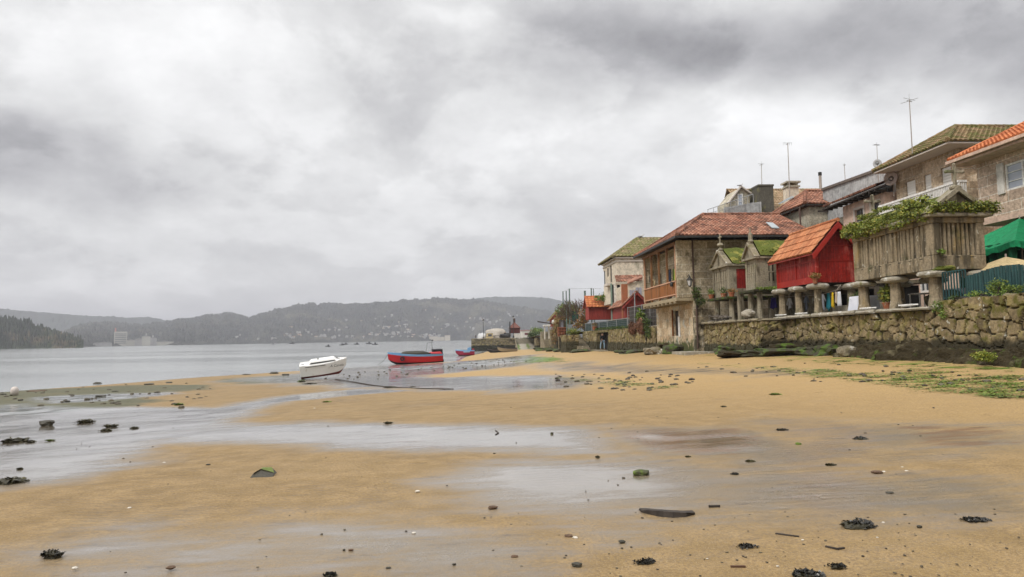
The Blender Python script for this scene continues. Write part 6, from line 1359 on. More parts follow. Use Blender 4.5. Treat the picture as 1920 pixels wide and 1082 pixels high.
# ================================================================== BOATS
def boat(name, label, L, B, D, mats, open_=True, loc=(0, 0, 0), rot=(0, 0, 0), transom=.75, sheer=.28, bandw=.16, botf=.35, cat='boat', group=None):
    """bow at -x; mats = topsides, bottom, gunwale band, inside"""
    t = thing(name, label, cat, (0, 0, 0), group); n = 18
    def st(u):
        b = B / 2 * (math.sin(min(1, u / .55) * math.pi / 2) ** .75 if u < .55 else 1 - (1 - transom) * ((u - .55) / .45) ** 2); s = D + sheer * (1 - u) ** 2.2 + .06 * u * u; k = .0 + .38 * D * max(0, (.18 - u) / .18) ** 1.5; x = -L / 2 + L * u; return x, max(b, .02), s, k
    rows = {'top': [], 'bot': [], 'band': [], 'in': []}
    def prof(u):
        x, b, s, k = st(u); rake = (1 - u) ** 6 * .35
        g = [(b, s, 0), (b * .985 + .02, s - bandw, 0), (b * .97, k + (s - k) * botf + .02, .3), (b * .90, k + (s - k) * botf, .35), (b * .55, k + .10 * (s - k), .8), (0.0, k, 1.0)]
        return [(x + rake * f, y, z) for y, z, f in g]
    P = [prof(i / n) for i in range(n + 1)]
    def strip(a, b_, m_, nm):
        mb = MB()
        for sg in (-1, 1):
            V = [(q[0], q[1] * sg, q[2]) for pr in P for q in pr[a:b_ + 1]]; w = b_ - a + 1
            mb.add(V, [(i * w + j, i * w + j + 1, (i + 1) * w + j + 1, (i + 1) * w + j) for i in range(n) for j in range(w - 1)])
        T_ = P[-1]; mb.add([(q[0], q[1], q[2]) for q in T_[a:b_ + 1]] + [(q[0], -q[1], q[2]) for q in T_[a:b_ + 1]][::-1], [tuple(range(2 * (b_ - a + 1)))])
        o = mb.build(nm, m_, t, smooth=False); return o
    strip(1, 3, mats[0], 'hull'); strip(3, 5, mats[1], 'bottom'); strip(0, 1, mats[2], 'gunwale')
    mb = MB()      # rail cap and inside
    for sg in (-1, 1):
        V = []
        for pr in P: x, y, z = pr[0]; V += [(x, y * sg, z), (x, max(0, y - .07) * sg, z + .015), (x, max(0, y - .10) * sg, z - (.32 * D if open_ else .02)), (x, 0, z - (.42 * D if open_ else -.05))]
        mb.add(V, [(i * 4 + j, i * 4 + j + 1, (i + 1) * 4 + j + 1, (i + 1) * 4 + j) for i in range(n) for j in range(3)])
    mb.build('deck', mats[3], t)
    t.location = loc; t.rotation_euler = rot; return t
pw = plain('white_boat_paint', (.80, .80, .78), (.70, .69, .67), 1.5, .45, layers=[((.40, .33, .26), 4, .60, .74, None, (1, 1, .35))], bump=None)
pr_ = plain('red_boat_paint', (.42, .012, .018), (.34, .012, .016), 2, .45, bump=None); pb = plain('blue_boat_paint', (.12, .27, .48), (.16, .33, .52), 3, .5, bump=None); pk = plain('black_boat_paint', (.02, .022, .03), rough=.6, bump=None)
antif = plain('faded_red_antifouling', (.34, .05, .05), (.20, .05, .045), 3, .7, layers=[((.05, .035, .03), 3, .55, .7)], bump=None)
def white_boat():
    c = aY(611, 703, 51.5); z = gz(c[0], 51.5)
    t = boat('white_boat', 'small white decked boat with red bottom lying tilted on the wet sand', 3.35, 1.45, 1.06, (pw, antif, pw, pw), False, (c[0] - .05, 51.5, z + .16), (R(-12), R(7), R(190)), .86, .10, .06, .26)
    m = MB(); m.add([(-.9, -.42, 1.17), (1.0, -.5, 1.17), (1.0, .5, 1.17), (-.9, .42, 1.17), (-.75, -.32, 1.32), (.85, -.4, 1.30), (.85, .4, 1.30), (-.75, .32, 1.32)], [(4, 5, 6, 7), (0, 1, 5, 4), (1, 2, 6, 5), (2, 3, 7, 6), (3, 0, 4, 7)]); m.build('cover', pw, t)
    MB().box(-.85, .9, .50, .52, 1.18, 1.23).box(-.15, 1.3, .745, .765, .98, 1.02).build('trim_line', M['metal_d'], t); MB().cyl((.35, 0, 1.29), (.35, 0, 1.41), .08, .05, 8).cyl((-1.0, 0, 1.17), (-1.0, 0, 1.34), .05, .05, 8).build('cleat', M['metal_g'], t)
    MB().box(1.3, 1.55, .60, .68, 1.22, 1.25).box(-1.2, -1.05, .3, .42, 1.22, 1.26).build('fairlead', M['metal_g'], t)
    fc = bpy.data.curves.new('lettering', 'FONT'); fc.body = 'A Canela'; fc.size = .26; fc.extrude = .003; fc.shear = .3; tmp = bpy.data.objects.new('tmp', fc); COL.objects.link(tmp); dg = bpy.context.evaluated_depsgraph_get(); me = bpy.data.meshes.new_from_object(tmp.evaluated_get(dg)); bpy.data.objects.remove(tmp)
    me.materials.clear(); me.materials.append(pk); o = bpy.data.objects.new('lettering', me); COL.objects.link(o); o.parent = t; o.location = (-.45, .765, .78); o.rotation_euler = (R(84), 0, R(180 - 7))
white_boat()
def red_boat():
    a, b = aZ(734, 684, -1.38), aZ(823, 680, -1.38); c = (a + b) / 2; yaw = math.atan2(b[1] - a[1], b[0] - a[0]) * .35
    t = boat('red_boat', 'red fishing boat with blue gunwale and dark tarpaulin beached at the water edge', 6.9, 2.2, 1.12, (pr_, pk, pb, pb), True, (c[0] - .1, c[1], -1.40), (R(4), R(-1.5), yaw), .72, .52, .22, .22)
    MB().box(-2.9, -1.4, -1.0, -.5, .02, .2).build('stem_patch', pk, t) if 0 else None
    m = MB(); m.rock((-.1, 0, 1.25), (1.9, .75, .36), 3, 3, .16); m.build('tarpaulin', plain('dark_tarpaulin', (.03, .03, .025), (.05, .045, .03), 3, .8, bump=(6, .8, .05)), t)
    m = MB(); m.add([(1.95, -.98, 1.30), (3.38, -.84, 1.2), (3.38, .84, 1.2), (1.95, .98, 1.30), (2.3, -.6, 1.42), (3.2, -.55, 1.46), (3.2, .55, 1.46), (2.3, .6, 1.42)], [(4, 5, 6, 7), (0, 1, 5, 4), (1, 2, 6, 5), (2, 3, 7, 6), (3, 0, 4, 7)]); m.build('stern_cover', pr_, t)
    m = MB(); m.box(2.3, 3.55, -.2, .75, 1.3, 1.72); m.box(3.42, 3.6, -.15, .15, .2, 1.3); m.box(3.4, 3.7, -.1, .1, -.1, .4); m.build('engine_box', pk, t)
    ms = MB(); ms.cyl((2.25, 0, .8), (2.2, 0, 3.0), .03, .025, 7).cyl((1.35, .2, .9), (1.65, .2, 2.6), .02, .015, 6).cyl((1.9, 0, 2.62), (2.5, 0, 2.62), .012, .012, 5).cyl((1.95, 0, 2.62), (1.95, 0, 2.95), .012, .012, 5).cyl((1.65, .2, 2.55), (1.9, .1, 2.62), .01, .01, 4); ms.rock((2.32, 0, 2.9), (.09, .08, .08), 1, 1, 0); ms.build('mast', M['metal_d'], t)
    m = MB(); m.box(1.4, 1.75, -.6, .6, .9, 1.08); m.box(1.85, 1.95, -.3, -.15, .9, 1.35); m.box(2.05, 2.15, -.5, -.35, .9, 1.3); m.build('deck_gear', M['metal_d'], t)
    V = []; r_ = MB(); n, k = 16, 6; cx, cy, cz = -1.75, -.96, .84
    for i in range(n):
        th = 2 * math.pi * i / n
        for j in range(k): be = 2 * math.pi * j / k; q = .21 + .085 * math.cos(be); V.append((cx + q * math.cos(th), cy - .04 + .085 * math.sin(be), cz + q * math.sin(th)))
    r_.add(V, [(i * k + j, i * k + (j + 1) % k, ((i + 1) % n) * k + (j + 1) % k, ((i + 1) % n) * k + j) for i in range(n) for j in range(k)]).build('tyre_fender', pk, t)
    bow = np.array(t.location) + np.array((-3.5, 0, 1.15)); rp = MB(); rp.tube([bow, bow + (-.35, -.3, -.6), bow + (-.9, -.5, -1.05), bow + (-1.1, -.5, -1.15)], .022, 5); rp.build('mooring_chain', M['metal_d'], loc=tuple(bow), label='dark mooring chain hanging from the bow of the red boat', cat='chain')
red_boat()
def blue_red_boat():
    a, b = aZ(857, 667.5, -1.38), aZ(886, 666, -1.38); c = (a + b) / 2
    t = boat('small_boat', 'small red boat with blue stern gear afloat beside the quay', 3.5, 1.5, .95, (plain('crimson_paint', (.30, .02, .05), bump=None), pr_, pb, pb), True, (c[0], c[1], -1.42), (0, 0, .05), .8, .2, .16, .2)
    MB().prism([(.45, -.4, .85), (1.15, -.4, .85), (1.1, -.4, 1.6), (.5, -.4, 1.45)], (0, .8, 0)).build('console', pb, t); MB().box(-.3, .9, -.77, -.74, .62, .85).build('name_panel', plain('light_blue_panel', (.30, .42, .55), bump=None), t)
    MB().box(1.35, 1.7, -.25, .25, .6, 1.3).build('outboard', pr_, t)
blue_red_boat()
p = ground(950, 660); tb = boat('wooden_boat', 'old unpainted wooden boat beached below the quay', 3.9, 1.5, .78, (plain('weathered_planks', (.30, .24, .15), (.20, .16, .10), 3, .8, bump=None), M['wood_dark'], M['wood_grey'], M['wood_dark']), True, (p[0], p[1] - 2, p[2] - .02), (R(8), R(2), 0), .75, .25, .08, .25)
MB().bar((-.2, 0, .5), (-.9, 0, 2.1), .05).build('oar', M['wood_grey'], tb)
p = ground(930, 661); boat('wooden_boat', 'dark weathered hull beached left of the wooden boat under the quay', 3.8, 1.4, .6, (pk, pk, M['wood_grey'], M['wood_dark']), True, (p[0], p[1] - 1, p[2] - .02), (R(12), 0, .2), .75, .2, .05, .25)
# ================================================================== BEYOND THE BALCONY HOUSE
def board_hut(name, label, x0, x1, y0, y1, zb, zt, zap, wallm, roofm, axis, over=.3, pitch=.26, cat='hut'):
    """small gabled hut; axis 'y': the ridge runs away along Y, 'x': the ridge runs along X"""
    t = thing(name, label, cat, ((x0 + x1) / 2, (y0 + y1) / 2, zb)); w = MB(); xm, ym = (x0 + x1) / 2, (y0 + y1) / 2; n = 18
    if axis == 'y':
        w.prism([(x0 + .03, y0 + .04, zb), (x1 - .03, y0 + .04, zb), (x1 - .03, y0 + .04, zt), (xm, y0 + .04, zap - .12), (x0 + .03, y0 + .04, zt)], (0, y1 - y0 - .08, 0))
        for i in range(n): a = y0 + (y1 - y0) * i / n; w.box(x0, x0 + .03, a + .01, a + (y1 - y0) / n - .01, zb, zt)
        for i in range(8): a = x0 + (x1 - x0) * i / 8; w.box(a + .01, a + (x1 - x0) / 8 - .01, y0, y0 + .04, zb, zt - .02)
        s = (zap - zt) / (xm - x0); A = np.array((x0 - over, y0 - over, zt - over * s + .06)); B = np.array((x0 - over, y1 + over, A[2])); P = np.array((xm, y0 - over, zap)); Q = np.array((xm, y1 + over, zap)); A2 = np.array((x1 + over, y0 - over, A[2])); B2 = np.array((x1 + over, y1 + over, A[2]))
        r = MB(); tiles(r, B, A, P, Q, pitch, .4, .05); tiles(r, A2, B2, Q, P, pitch, .4, .05); ridge(r, P, Q, .1)
        b = MB(); b.prism([A + (0, 0, -.08), P + (0, 0, -.05), P + (0, 0, -.28), A + (.05, 0, -.26)], (0, .05, 0)); b.prism([A2 + (0, 0, -.08), P + (.002, 0, -.05), P + (.002, 0, -.28), A2 + (-.05, 0, -.26)], (0, .05, 0))
    else:
        w.prism([(x0 + .03, y0 + .03, zb), (x0 + .03, y1 - .03, zb), (x0 + .03, y1 - .03, zt), (x0 + .03, ym, zap - .12), (x0 + .03, y0 + .03, zt)], (x1 - x0 - .06, 0, 0))
        for i in range(n): a = x0 + (x1 - x0) * i / n; w.box(a + .01, a + (x1 - x0) / n - .01, y0, y0 + .03, zb, zt)
        s = (zap - zt) / (ym - y0); A = np.array((x0 - over, y0 - over, zt - over * s + .06)); B = np.array((x1 + over, y0 - over, A[2])); P = np.array((x0 - over, ym, zap)); Q = np.array((x1 + over, ym, zap)); A2 = np.array((x1 + over, y1 + over, A[2])); B2 = np.array((x0 - over, y1 + over, A[2]))
        r = MB(); tiles(r, A, B, Q, P, pitch, .4, .06); tiles(r, A2, B2, P, Q, pitch, .4, .06); ridge(r, P, Q, .1)
        b = MB(); b.prism([A + (0, 0, -.08), P + (0, 0, -.05), P + (0, 0, -.28), A + (0, .05, -.26)], (.05, 0, 0)); b.prism([B2 + (0, 0, -.08), P + (0, .002, -.05), P + (0, .002, -.28), B2 + (0, -.05, -.26)], (.05, 0, 0))
    w.build('wall', wallm, t); r.build('roof', roofm, t); b.build('barge_board', M['red_far'], t); return t
X = 15.0; y0, y1 = yX(1172, X, 590), yX(1147, X, 590)
sw = xY(1206.5, y0, 590); ap_ = float(aY(1190, 548, y0)[2])
board_hut('red_shed', 'red boarded shed with brown tiled gable roof, right one beside the balcony house', X, sw + .5, y0, y1, float(aX(1172, 596, X)[2]), float(aX(1172, 569, X)[2]), ap_ + .05, M['red_far'], M['tile_old'], 'y', .35)
Y = 84.; xa = xY(1104, Y, 590); zb, zt = float(aY(1110, 599, Y)[2]), float(aY(1110, 573, Y)[2])
board_hut('red_shed', 'red shed with bright orange tile roof facing the beach, left one', xa, xa + 3.6, Y, Y + 2.6, zb, zt, float(aY(1106, 556, Y + 1.3)[2]), M['red_far'], M['tile_bright'], 'x', .28, .42)
Y = 118.; xa, xb = xY(1033, Y), xY(1052, Y)
board_hut('red_hut', 'small far red hut with mossy gable roof above the old stone walls', xa, xb + .3, Y, Y + 3.5, float(aY(1040, 612, Y)[2]), float(aY(1033, 596, Y)[2]), float(aY(1043, 583, Y)[2]), M['red_far'], M['tile_moss'], 'y', .5)
# lean-to, carport and small pink house under the pale house
def leanto():
    Y = 71.; f = lambda px, py, yy=Y: aY(px, py, yy); t = thing('lean_to', 'open lean-to porch with tiled roof, pale beam and green posts under the pale house', 'porch', tuple(f(1165, 560)))
    A, B = f(1155, 528), f(1204, 527); P, Q = f(1152, 517, Y + 3), f(1204, 515.5, Y + 3); tiles(MB(), A, B, Q, P, .32, .45, .07).build('roof', M['tile_old'], t)
    a, b = f(1155, 532), f(1178, 532); MB().box(a[0], b[0] + 1.6, Y + .05, Y + .3, a[2] - .1, a[2] + .12).build('beam', M['fascia_l'], t)
    for px, m_ in ((1147.5, 'teal_far'), (1155, 'render_white'), (1169, 'teal_far')):
        p = f(px, 531); w_ = .07 if px != 1155 else .16; MB().box(p[0] - w_, p[0] + w_, Y + .3, Y + .56, 2.4, p[2]).build('post', plain('pale_green_post', (.22, .30, .25), rough=.7, bump=None) if m_ == 'teal_far' else M['render_white'], t)
    MB().box(f(1156, 540)[0], f(1172, 540)[0], Y + 2.4, Y + 2.5, 2.4, f(1160, 530)[2]).build('back_wall', M['dark'], t)
    t = thing('small_house', 'low cream house with grey shutters and tiled roof edge between the sheds and balcony house', 'house', tuple(f(1190, 560))); X = float(f(1178, 550, 66)[0]); zt = float(f(1178, 533, 66)[2]); zt2 = zt + .9
    MB().prism([(X, 66, 2.4), (X + 3.4, 66, 2.4), (X + 3.4, 66, zt2), (X, 66, zt)], (0, 6, 0)).build('wall', M['render_cream'], t)
    a, b, c, d = f(1176, 533.5, 65.8), f(1205, 522, 65.8), f(1205, 519, 71), f(1177, 527, 71); MB().prism([a, b, c, d], (0, 0, .14)).build('roof', M['tile_old'], t)
    p, q = f(1180, 552, 65.95), f(1203, 536, 65.95); s = MB()
    for i in range(4): xx = p[0] + (q[0] - p[0]) * i / 4; s.box(xx + .03, xx + (q[0] - p[0]) / 4 - .03, 65.9, 65.98, p[2] - .4, q[2] - .15 - (.25 if i < 2 else 0))
    s.build('shutter', plain('grey_blue_shutter', (.36, .36, .42), rough=.7, bump=None), t)
    p = f(1171, 545, 66.4); MB().box(p[0] - .28, p[0] + .28, 66.2, 66.7, 2.4, f(1171, 533, 66.4)[2]).build('pillar', M['terracotta'], t)
leanto()
# fences on the garden wall
def mesh_fence(label, x, ya, yb, z0, z1, npost, dark, cat='fence', z1b=None):
    t = thing('mesh_fence', label, cat, (x, (ya + yb) / 2, z0)); z1b = z1 if z1b is None else z1b
    for i in range(npost):
        u = i / (npost - 1); y = ya + (yb - ya) * u; MB().cyl((x, y, z0 - .1), (x, y, z1 + (z1b - z1) * u + .06), .035, .035, 6).build('post', M['metal_g'], t)
    r = MB(); r.tube([(x, ya, z1), (x, yb, z1b)], .028, 5)
    k = int(abs(yb - ya) / .5)
    for i in range(k): u = i / k; y = ya + (yb - ya) * u; r.tube([(x, y, z0), (x, y, z1 + (z1b - z1) * u)], .009, 3)
    for j in range(1, 5): r.tube([(x, ya, z0 + (z1 - z0) * j / 5), (x, yb, z0 + (z1b - z0) * j / 5)], .008, 3)
    r.build('netting', M['metal_g'], t)
    if dark: MB().prism([(x + .12, ya, z0), (x + .12, yb, z0), (x + .12, yb, z1b - .05), (x + .12, ya, z1 - .05)], (.03, 0, 0)).build('screen', M[dark], t)
    return t
mesh_fence('tall grey wire fence with dark boards behind it beside the balcony house', 14.25, 50.9, yX(1177, 14.25, 580), 2.45, float(aX(1232, 567, 14.25)[2]), 5, 'wood_dark', z1b=float(aX(1177, 577, 14.25)[2]))
mesh_fence('low green screened wire fence along the garden wall top below the red sheds', 14.2, yX(1176, 14.2, 600), 84, 2.4, float(aX(1150, 600, 14.2)[2]), 6, 'mesh_green')
p = aX(1190, 545, 14.6); MB().cyl((14.6, yX(1190.5, 14.6, 580), 2.4), (14.6, yX(1190.5, 14.6, 580), float(aX(1191, 549, 14.6)[2])), .05, .05, 8).cyl((14.6, yX(1190.5, 14.6, 580), float(aX(1191, 549, 14.6)[2])), (14.6, yX(1190.5, 14.6, 580) - .5, float(aX(1191, 549, 14.6)[2])), .04, .03, 6).build('pole', M['metal_g'], loc=(14.6, yX(1190.5, 14.6, 580), 2.4), label='grey steel pole with a short arm beside the right red shed', cat='pole')
# ledge of tiles under the sheds
mb = MB(); rr = random.Random(6)
for i in range(26): y = 58 + i * .55; mb.rock((14.75, y, float(aX(1170, 596, 14.75)[2]) - .25 + .012 * (y - 60) + rr.uniform(-.05, .05)), (.25, .34, .10), i, 1, .3)
mb.build('rubble_ledge', M['granite_rough'], loc=(14.75, 64, 2.9), label='row of broken tiles and rubble along the ledge under the right red shed', cat='rubble')
MB().prism([(14.6, 57, 2.4), (14.6, 73, 2.4), (14.6, 73, 3.2), (14.6, 57, 3.0)], (.4, 0, 0)).build('ledge_wall', M['wood_dark'], loc=(14.7, 64, 2.4), label='dark retaining wall under the right red shed', cat='wall')
# the brown hanging bushes
for lb, px, py, s_, sd in (('round reddish-brown dried bush hanging over the garden wall, right one', 1203, 611, 1.0, 1), ('dark brown dried bush hanging over the garden wall, left one', 1186, 615, .8, 2)):
    p = aX(px, py, 13.75); t = thing('dried_bush', lb, 'bush', tuple(p)); m_ = MB()
    m_.rock(p - (0, 0, .0), (.28 * s_, .62 * s_, .55 * s_), sd, 3, .3); m_.leaves(p, (.42 * s_, .80 * s_, .72 * s_), 900, .11, sd, .6, .7); m_.build('twigs', LEAF_BROWN, t)
bush('shrub', 'green shrub spilling over the garden wall right of the brown bushes', 'plant', [(13.9, 53.6, 2.6, .35, 1.1, .75, 520), (13.85, 52.6, 1.9, .3, .7, .5, 240), (14, 56.0, 3.1, .3, .6, .4, 200)], LEAF_DK, 41, .12)
p = aX(1201, 591, 14.0); bush('shrub', 'bright green agave-like plant above the brown bushes', 'plant', [(p[0], p[1], p[2], .3, .5, .45, 160)], LEAF_LT, 42, .25)
bush('shrub', 'low green growth along the top of the garden wall', 'plant', [(14.0, 60 + i * 2.2, 2.5, .2, .9, .16, 150) for i in range(8)], LEAF_DK, 43, .1, stem=False)
potplant(13.95, yX(1115, 13.95, 605), 2.42, .4, .5, LEAF_RED, 90, 'plant in a terracotta pot on the garden wall above the doorway', 45, 0, .3, .35)
# climbing hedge, bare shrub and green posts between the red hut and the sheds
def at(px, py, Y): return aY(px, py, Y)
def cl(lst): return [(*at(px, py, Y), rx, rx, rz, n) for px, py, Y, rx, rz, n in lst]
bush('climbing_hedge', 'yellow-green climbing growth over the old stone wall by the far red hut', 'plant', cl([(1055, 582, 104, 1.3, 1.1, 380), (1066, 577, 103, 1.3, 1.0, 380), (1074, 580, 102, 1.2, .9, 300), (1051, 588, 104, .8, 1.0, 200)]), LEAF_LT, 51, .24)
bush('climbing_hedge', 'reddish and green climbing growth beside the left red shed', 'plant', cl([(1096, 590, 88, .8, 1.4, 340), (1094, 600, 88, .7, 1.2, 240), (1088, 605, 90, .8, .9, 220), (1082, 610, 92, .7, .7, 160)]), LEAF_RED, 52, .2)
def bare_shrub():
    t = thing('bare_shrub', 'bare twiggy brown shrub rising between the green posts and the left red shed', 'shrub', tuple(at(1085, 600, 92))); rr = random.Random(9); m = MB()
    base = at(1088, 596, 92)
    def grow(p, d, l, r, k):
        q = p + d * l; m.cyl(p, q, r, r * .7, 4, False)
        if k > 0:
            for _ in range(3):
                e = d + np.array([rr.gauss(0, .45), rr.gauss(0, .45), rr.gauss(.05, .35)]); e /= np.linalg.norm(e); grow(q, e, l * rr.uniform(.6, .9), r * .66, k - 1)
    for i in range(9):
        d = np.array([rr.gauss(-.35, .5), rr.gauss(0, .4), 1.]); d /= np.linalg.norm(d); grow(base + (rr.uniform(-1, .6), 0, -.6), d, 1.05, .06, 4)
    m.build('branches', plain('brown_twigs', (.13, .09, .065), (.09, .06, .045), 5, .9, bump=None), t)
    m = MB(); m.leaves(at(1085, 577, 92), (1.5, 1, 1.1), 260, .13, 3); m.leaves(at(1095, 580, 92), (1.0, 1, 1.2), 260, .13, 4); m.build('dry_leaves', LEAF_BROWN, t)
bare_shrub()
for px, yt, yb, Y, w, lb in ((1055.5, 547, 572, 104, .085, 'leftmost of the green posts rising above the climbing hedge'), (1061.5, 546.5, 572, 101, .085, 'second green post from the left above the climbing hedge'), (1067.5, 542, 572, 98, .095, 'third green post from the left, tallest above the hedge'), (1096.5, 546, 565, 90, .13, 'thick green post behind the bare brown shrub'), (1108.5, 541, 560, 88, .085, 'green post above the left red shed roof'), (1114, 542, 556, 88, .055, 'thin leaning post above the left red shed roof')):
    p, q = at(px, yb, Y), at(px, yt, Y); m = MB(); m.cyl((p[0], Y, 2.0), (q[0] - (.1 if 'leaning' in lb else 0), Y, q[2]), w, w, 7).cyl((q[0] - (.1 if 'leaning' in lb else 0), Y, q[2]), (q[0] - (.1 if 'leaning' in lb else 0), Y, q[2] + .05), w * 1.35, w * 1.35, 7); m.build('green_post', plain('grey_green_post', (.13, .19, .16), rough=.7, bump=None), loc=(p[0], Y, 2.0), label=lb, cat='post', group='green posts along the terrace')
MB().tube([at(1055, 547.5, 104), at(1068, 541.5, 98), at(1108, 541, 88), at(1127, 541.5, 84)], .018, 4).build('wire', M['metal_g'], loc=tuple(at(1090, 541, 92)), label='thin wire stretched between the tops of the green posts', cat='wire')
bush('shrub', 'green creeper hanging at the corner of the pale house above the sheds', 'plant', cl([(1135, 557, 83, 1.0, .6, 240), (1126, 558, 84, .9, .4, 180)]), LEAF_LT, 55, .2)
# old stone walls, steps, gate between the garden wall and the slipway
def wallbox(label, px0, px1, Y, yt, X1=17, mat='rubble_y', zb=-.9, seed=1, side=True, cell=.5):
    a, b = xY(px0, Y, 630), xY(px1, Y, 630); zt = float(aY((px0 + px1) / 2, yt, Y)[2]); t = thing('old_wall', label, 'wall', ((a + b) / 2, Y, zb))
    rubble('stonework', t, (a, Y), (b, Y), zb, zt, M[mat], cell, .12, .12, seed, 1.0, .05)
    if side: rubble('side_stonework', t, (a, Y + 5), (a, Y), zb, zt, M[mat], cell, .12, .12, seed + 3, .5, .05)
    return t, a, b, zt
def stair(label, px0, px1, Y0, Y1, ybot, ytop, n, mat='rubble_y'):
    a, b = xY(px0, Y0, 650), xY(px1, Y0, 650); z0 = float(aY(px0, ybot, Y0)[2]); z1 = float(aY(px0, ytop, Y1)[2]); t = thing('stone_steps', label, 'steps', ((a + b) / 2, Y0, z0)); s = MB()
    for i in range(n): y = Y0 + (Y1 - Y0) * i / n; s.box(a + .02 * (i % 2), b, y, Y1 + .5, z0 - .3 if i == 0 else z0 + (z1 - z0) * i / n + .002, z0 + (z1 - z0) * (i + 1) / n)
    s.build('treads', M['granite_rough'], t, bevel=.03); return t
stair('flight of worn stone steps climbing the old wall left of the doorway', 1084, 1107, 79, 87, 655, 628, 9)
wallbox('short ivy-topped rubble wall at the left of the worn steps', 1062, 1085, 80, 628, mat='rubble_y', seed=3)
stair('second flight of dark stone steps farther toward the slipway', 1022, 1036, 122, 130, 653, 622, 9)
wallbox('rubble wall end beside the far steps', 1034, 1047, 120, 618, mat='rubble_far', seed=5, cell=.6)
wallbox('tall old rubble wall with growth on top between the two flights of steps', 1046, 1064, 106, 596, mat='rubble_y', seed=7, cell=.6)
wallbox('ruined stone wall end with ivy behind the pale railing', 1060, 1076, 104, 580, mat='rubble_far', seed=9, cell=.6)
def dark_opening(name, label, px0, px1, yt, yb, Y, m_, cat, frame=None):
    a, b = aY(px0, yb, Y), aY(px1, yt, Y); t = thing(name, label, cat, tuple(a)); f = MB(); w = .14
    f.box(a[0] - w, a[0], Y - .1, Y + .2, a[2], b[2] + w); f.box(b[0], b[0] + w, Y - .1, Y + .2, a[2], b[2] + w); f.box(a[0], b[0], Y - .1, Y + .2, b[2], b[2] + w); f.build('frame', frame or M['granite_rough'], t); MB().box(a[0], b[0], Y, Y + .1, a[2], b[2]).build('panel', m_, t)
dark_opening('cellar_door', 'dark arched cellar opening under the terracotta lattice', 1049, 1062, 632, 656, 103.6, M['dark'], 'door')
dark_opening('window', 'small window with pale shutters in the old wall above the terracotta lattice', 1051, 1056, 600, 614, 103.6, M['glass_pale'], 'window', M['wood_grey'])
dark_opening('teal_door', 'teal green door in the ivy-grown stone wall', 1072, 1084, 583, 602, 101.5, plain('teal_door_paint', (.01, .11, .085), bump=None), 'door')
def lattice():
    a, b = aY(1047, 630, 102.6), aY(1062, 614, 102.6); t = thing('terracotta_lattice', 'orange terracotta lattice block with three rows jutting from the old wall', 'lattice', tuple(a)); f = MB(); n, m = 5, 3
    for i in range(n + 1): x = a[0] + (b[0] - a[0]) * i / n; f.box(x - .03, x + .03, 102.6, 103.2, a[2], b[2])
    f.build('upright_bars', M['terracotta'], t); f = MB()
    for j in range(m + 1): z = a[2] + (b[2] - a[2]) * j / m; f.box(a[0] - .05, b[0] + .05, 102.56, 103.25, z - .05, z + .05)
    f.build('shelves', M['terracotta'], t); MB().box(a[0], b[0], 103.1, 103.3, a[2], b[2]).build('back', plain('terracotta_back', (.30, .09, .035), bump=None), t)
lattice()
def rail_gate():
    a, b = aY(1066, 622, 97), aY(1093, 604, 97); t = thing('pale_railing', 'pale blue-grey boarded railing above the ivy-topped wall', 'railing', tuple(a)); f = MB()
    for i in range(16): u = i / 16; x = a[0] + (b[0] - a[0]) * u; f.box(x + .01, x + (b[0] - a[0]) / 16 - .02, 97, 97.05, a[2], a[2] + (b[2] - a[2]) * (.72 + .28 * u))
    f.build('boards', plain('pale_blue_boards', (.30, .33, .36), (.22, .25, .28), 2, bump=None), t)
    MB().box(b[0], b[0] + .14, 96.9, 97.1, 2.0, b[2] + .4).build('post', M['metal_g'], t); MB().box(a[0] - .1, a[0], 96.9, 97.1, 2.0, a[2] + 1.1).build('post', M['metal_g'], t)
rail_gate()
bush('shrub', 'dark leafy plants growing over the wall above the worn steps', 'plant', cl([(1078, 621, 84, .9, .45, 260), (1070, 622, 84, .6, .4, 160)]), LEAF_VINE, 61, .16)
bush('shrub', 'tangled ivy down the old wall between the two flights of steps', 'plant', cl([(1044, 612, 105, .9, 1.3, 260), (1040, 628, 106, .7, 1.6, 260), (1052, 596, 103, 1.3, .5, 260)]), LEAF_RED, 62, .2)
t = thing('canopy_pole', 'dark sloping canopy arm with a white panel sticking out left of the old walls', 'canopy', tuple(at(1025, 606, 112))); MB().bar(at(1008, 603, 112), at(1041, 608, 110), .12, .18).build('arm', M['wood_dark'], t); MB().box(at(1019, 612, 113)[0], at(1031, 612, 113)[0], 112, 114, at(1019, 612, 113)[2], at(1019, 609, 113)[2]).build('panel', M['white'], t)
for px in (1021, 1029): q = at(px, 612, 113); MB().box(q[0] - .09, q[0] + .09, 112.9, 113.1, 1.5, q[2]).build('post', M['render_white'], t)
MB().rock(at(1038.5, 604, 110), (.36, .3, .36), 1, 2, .12).build('water_butt', M['white'], loc=tuple(at(1038.5, 604, 110)), label='round white water butt on the old wall below the far red hut', cat='water butt')
# rocks and weed along the foot of these walls
for i, (px, py, r) in enumerate([(1012, 655, (1.2, 1.6, .35)), (1024, 657, (1.6, 1.6, .35)), (1040, 658, (1.4, 1.8, .3)), (1055, 659, (1.4, 1.5, .3)), (1072, 659, (1.2, 1.4, .28)), (1090, 660, (1.3, 1.3, .22)), (1165, 661, (.5, 1.6, .16)), (1185, 662, (.9, 1.1, .18)), (990, 655, (1., 2, .2))]):
    p = ground(px, py); MB().rock((p[0], p[1], p[2] + r[2] * .3), r, 80 + i, 3, .35).build('boulder', M['weedy'], loc=tuple(p), label='low green weedy rock at the foot of the far walls, %s from the left' % ['second', 'third', 'fourth', 'fifth', 'sixth', 'seventh', 'eighth', 'ninth', 'first'][i], cat='boulder', group='weedy rocks along the far walls')

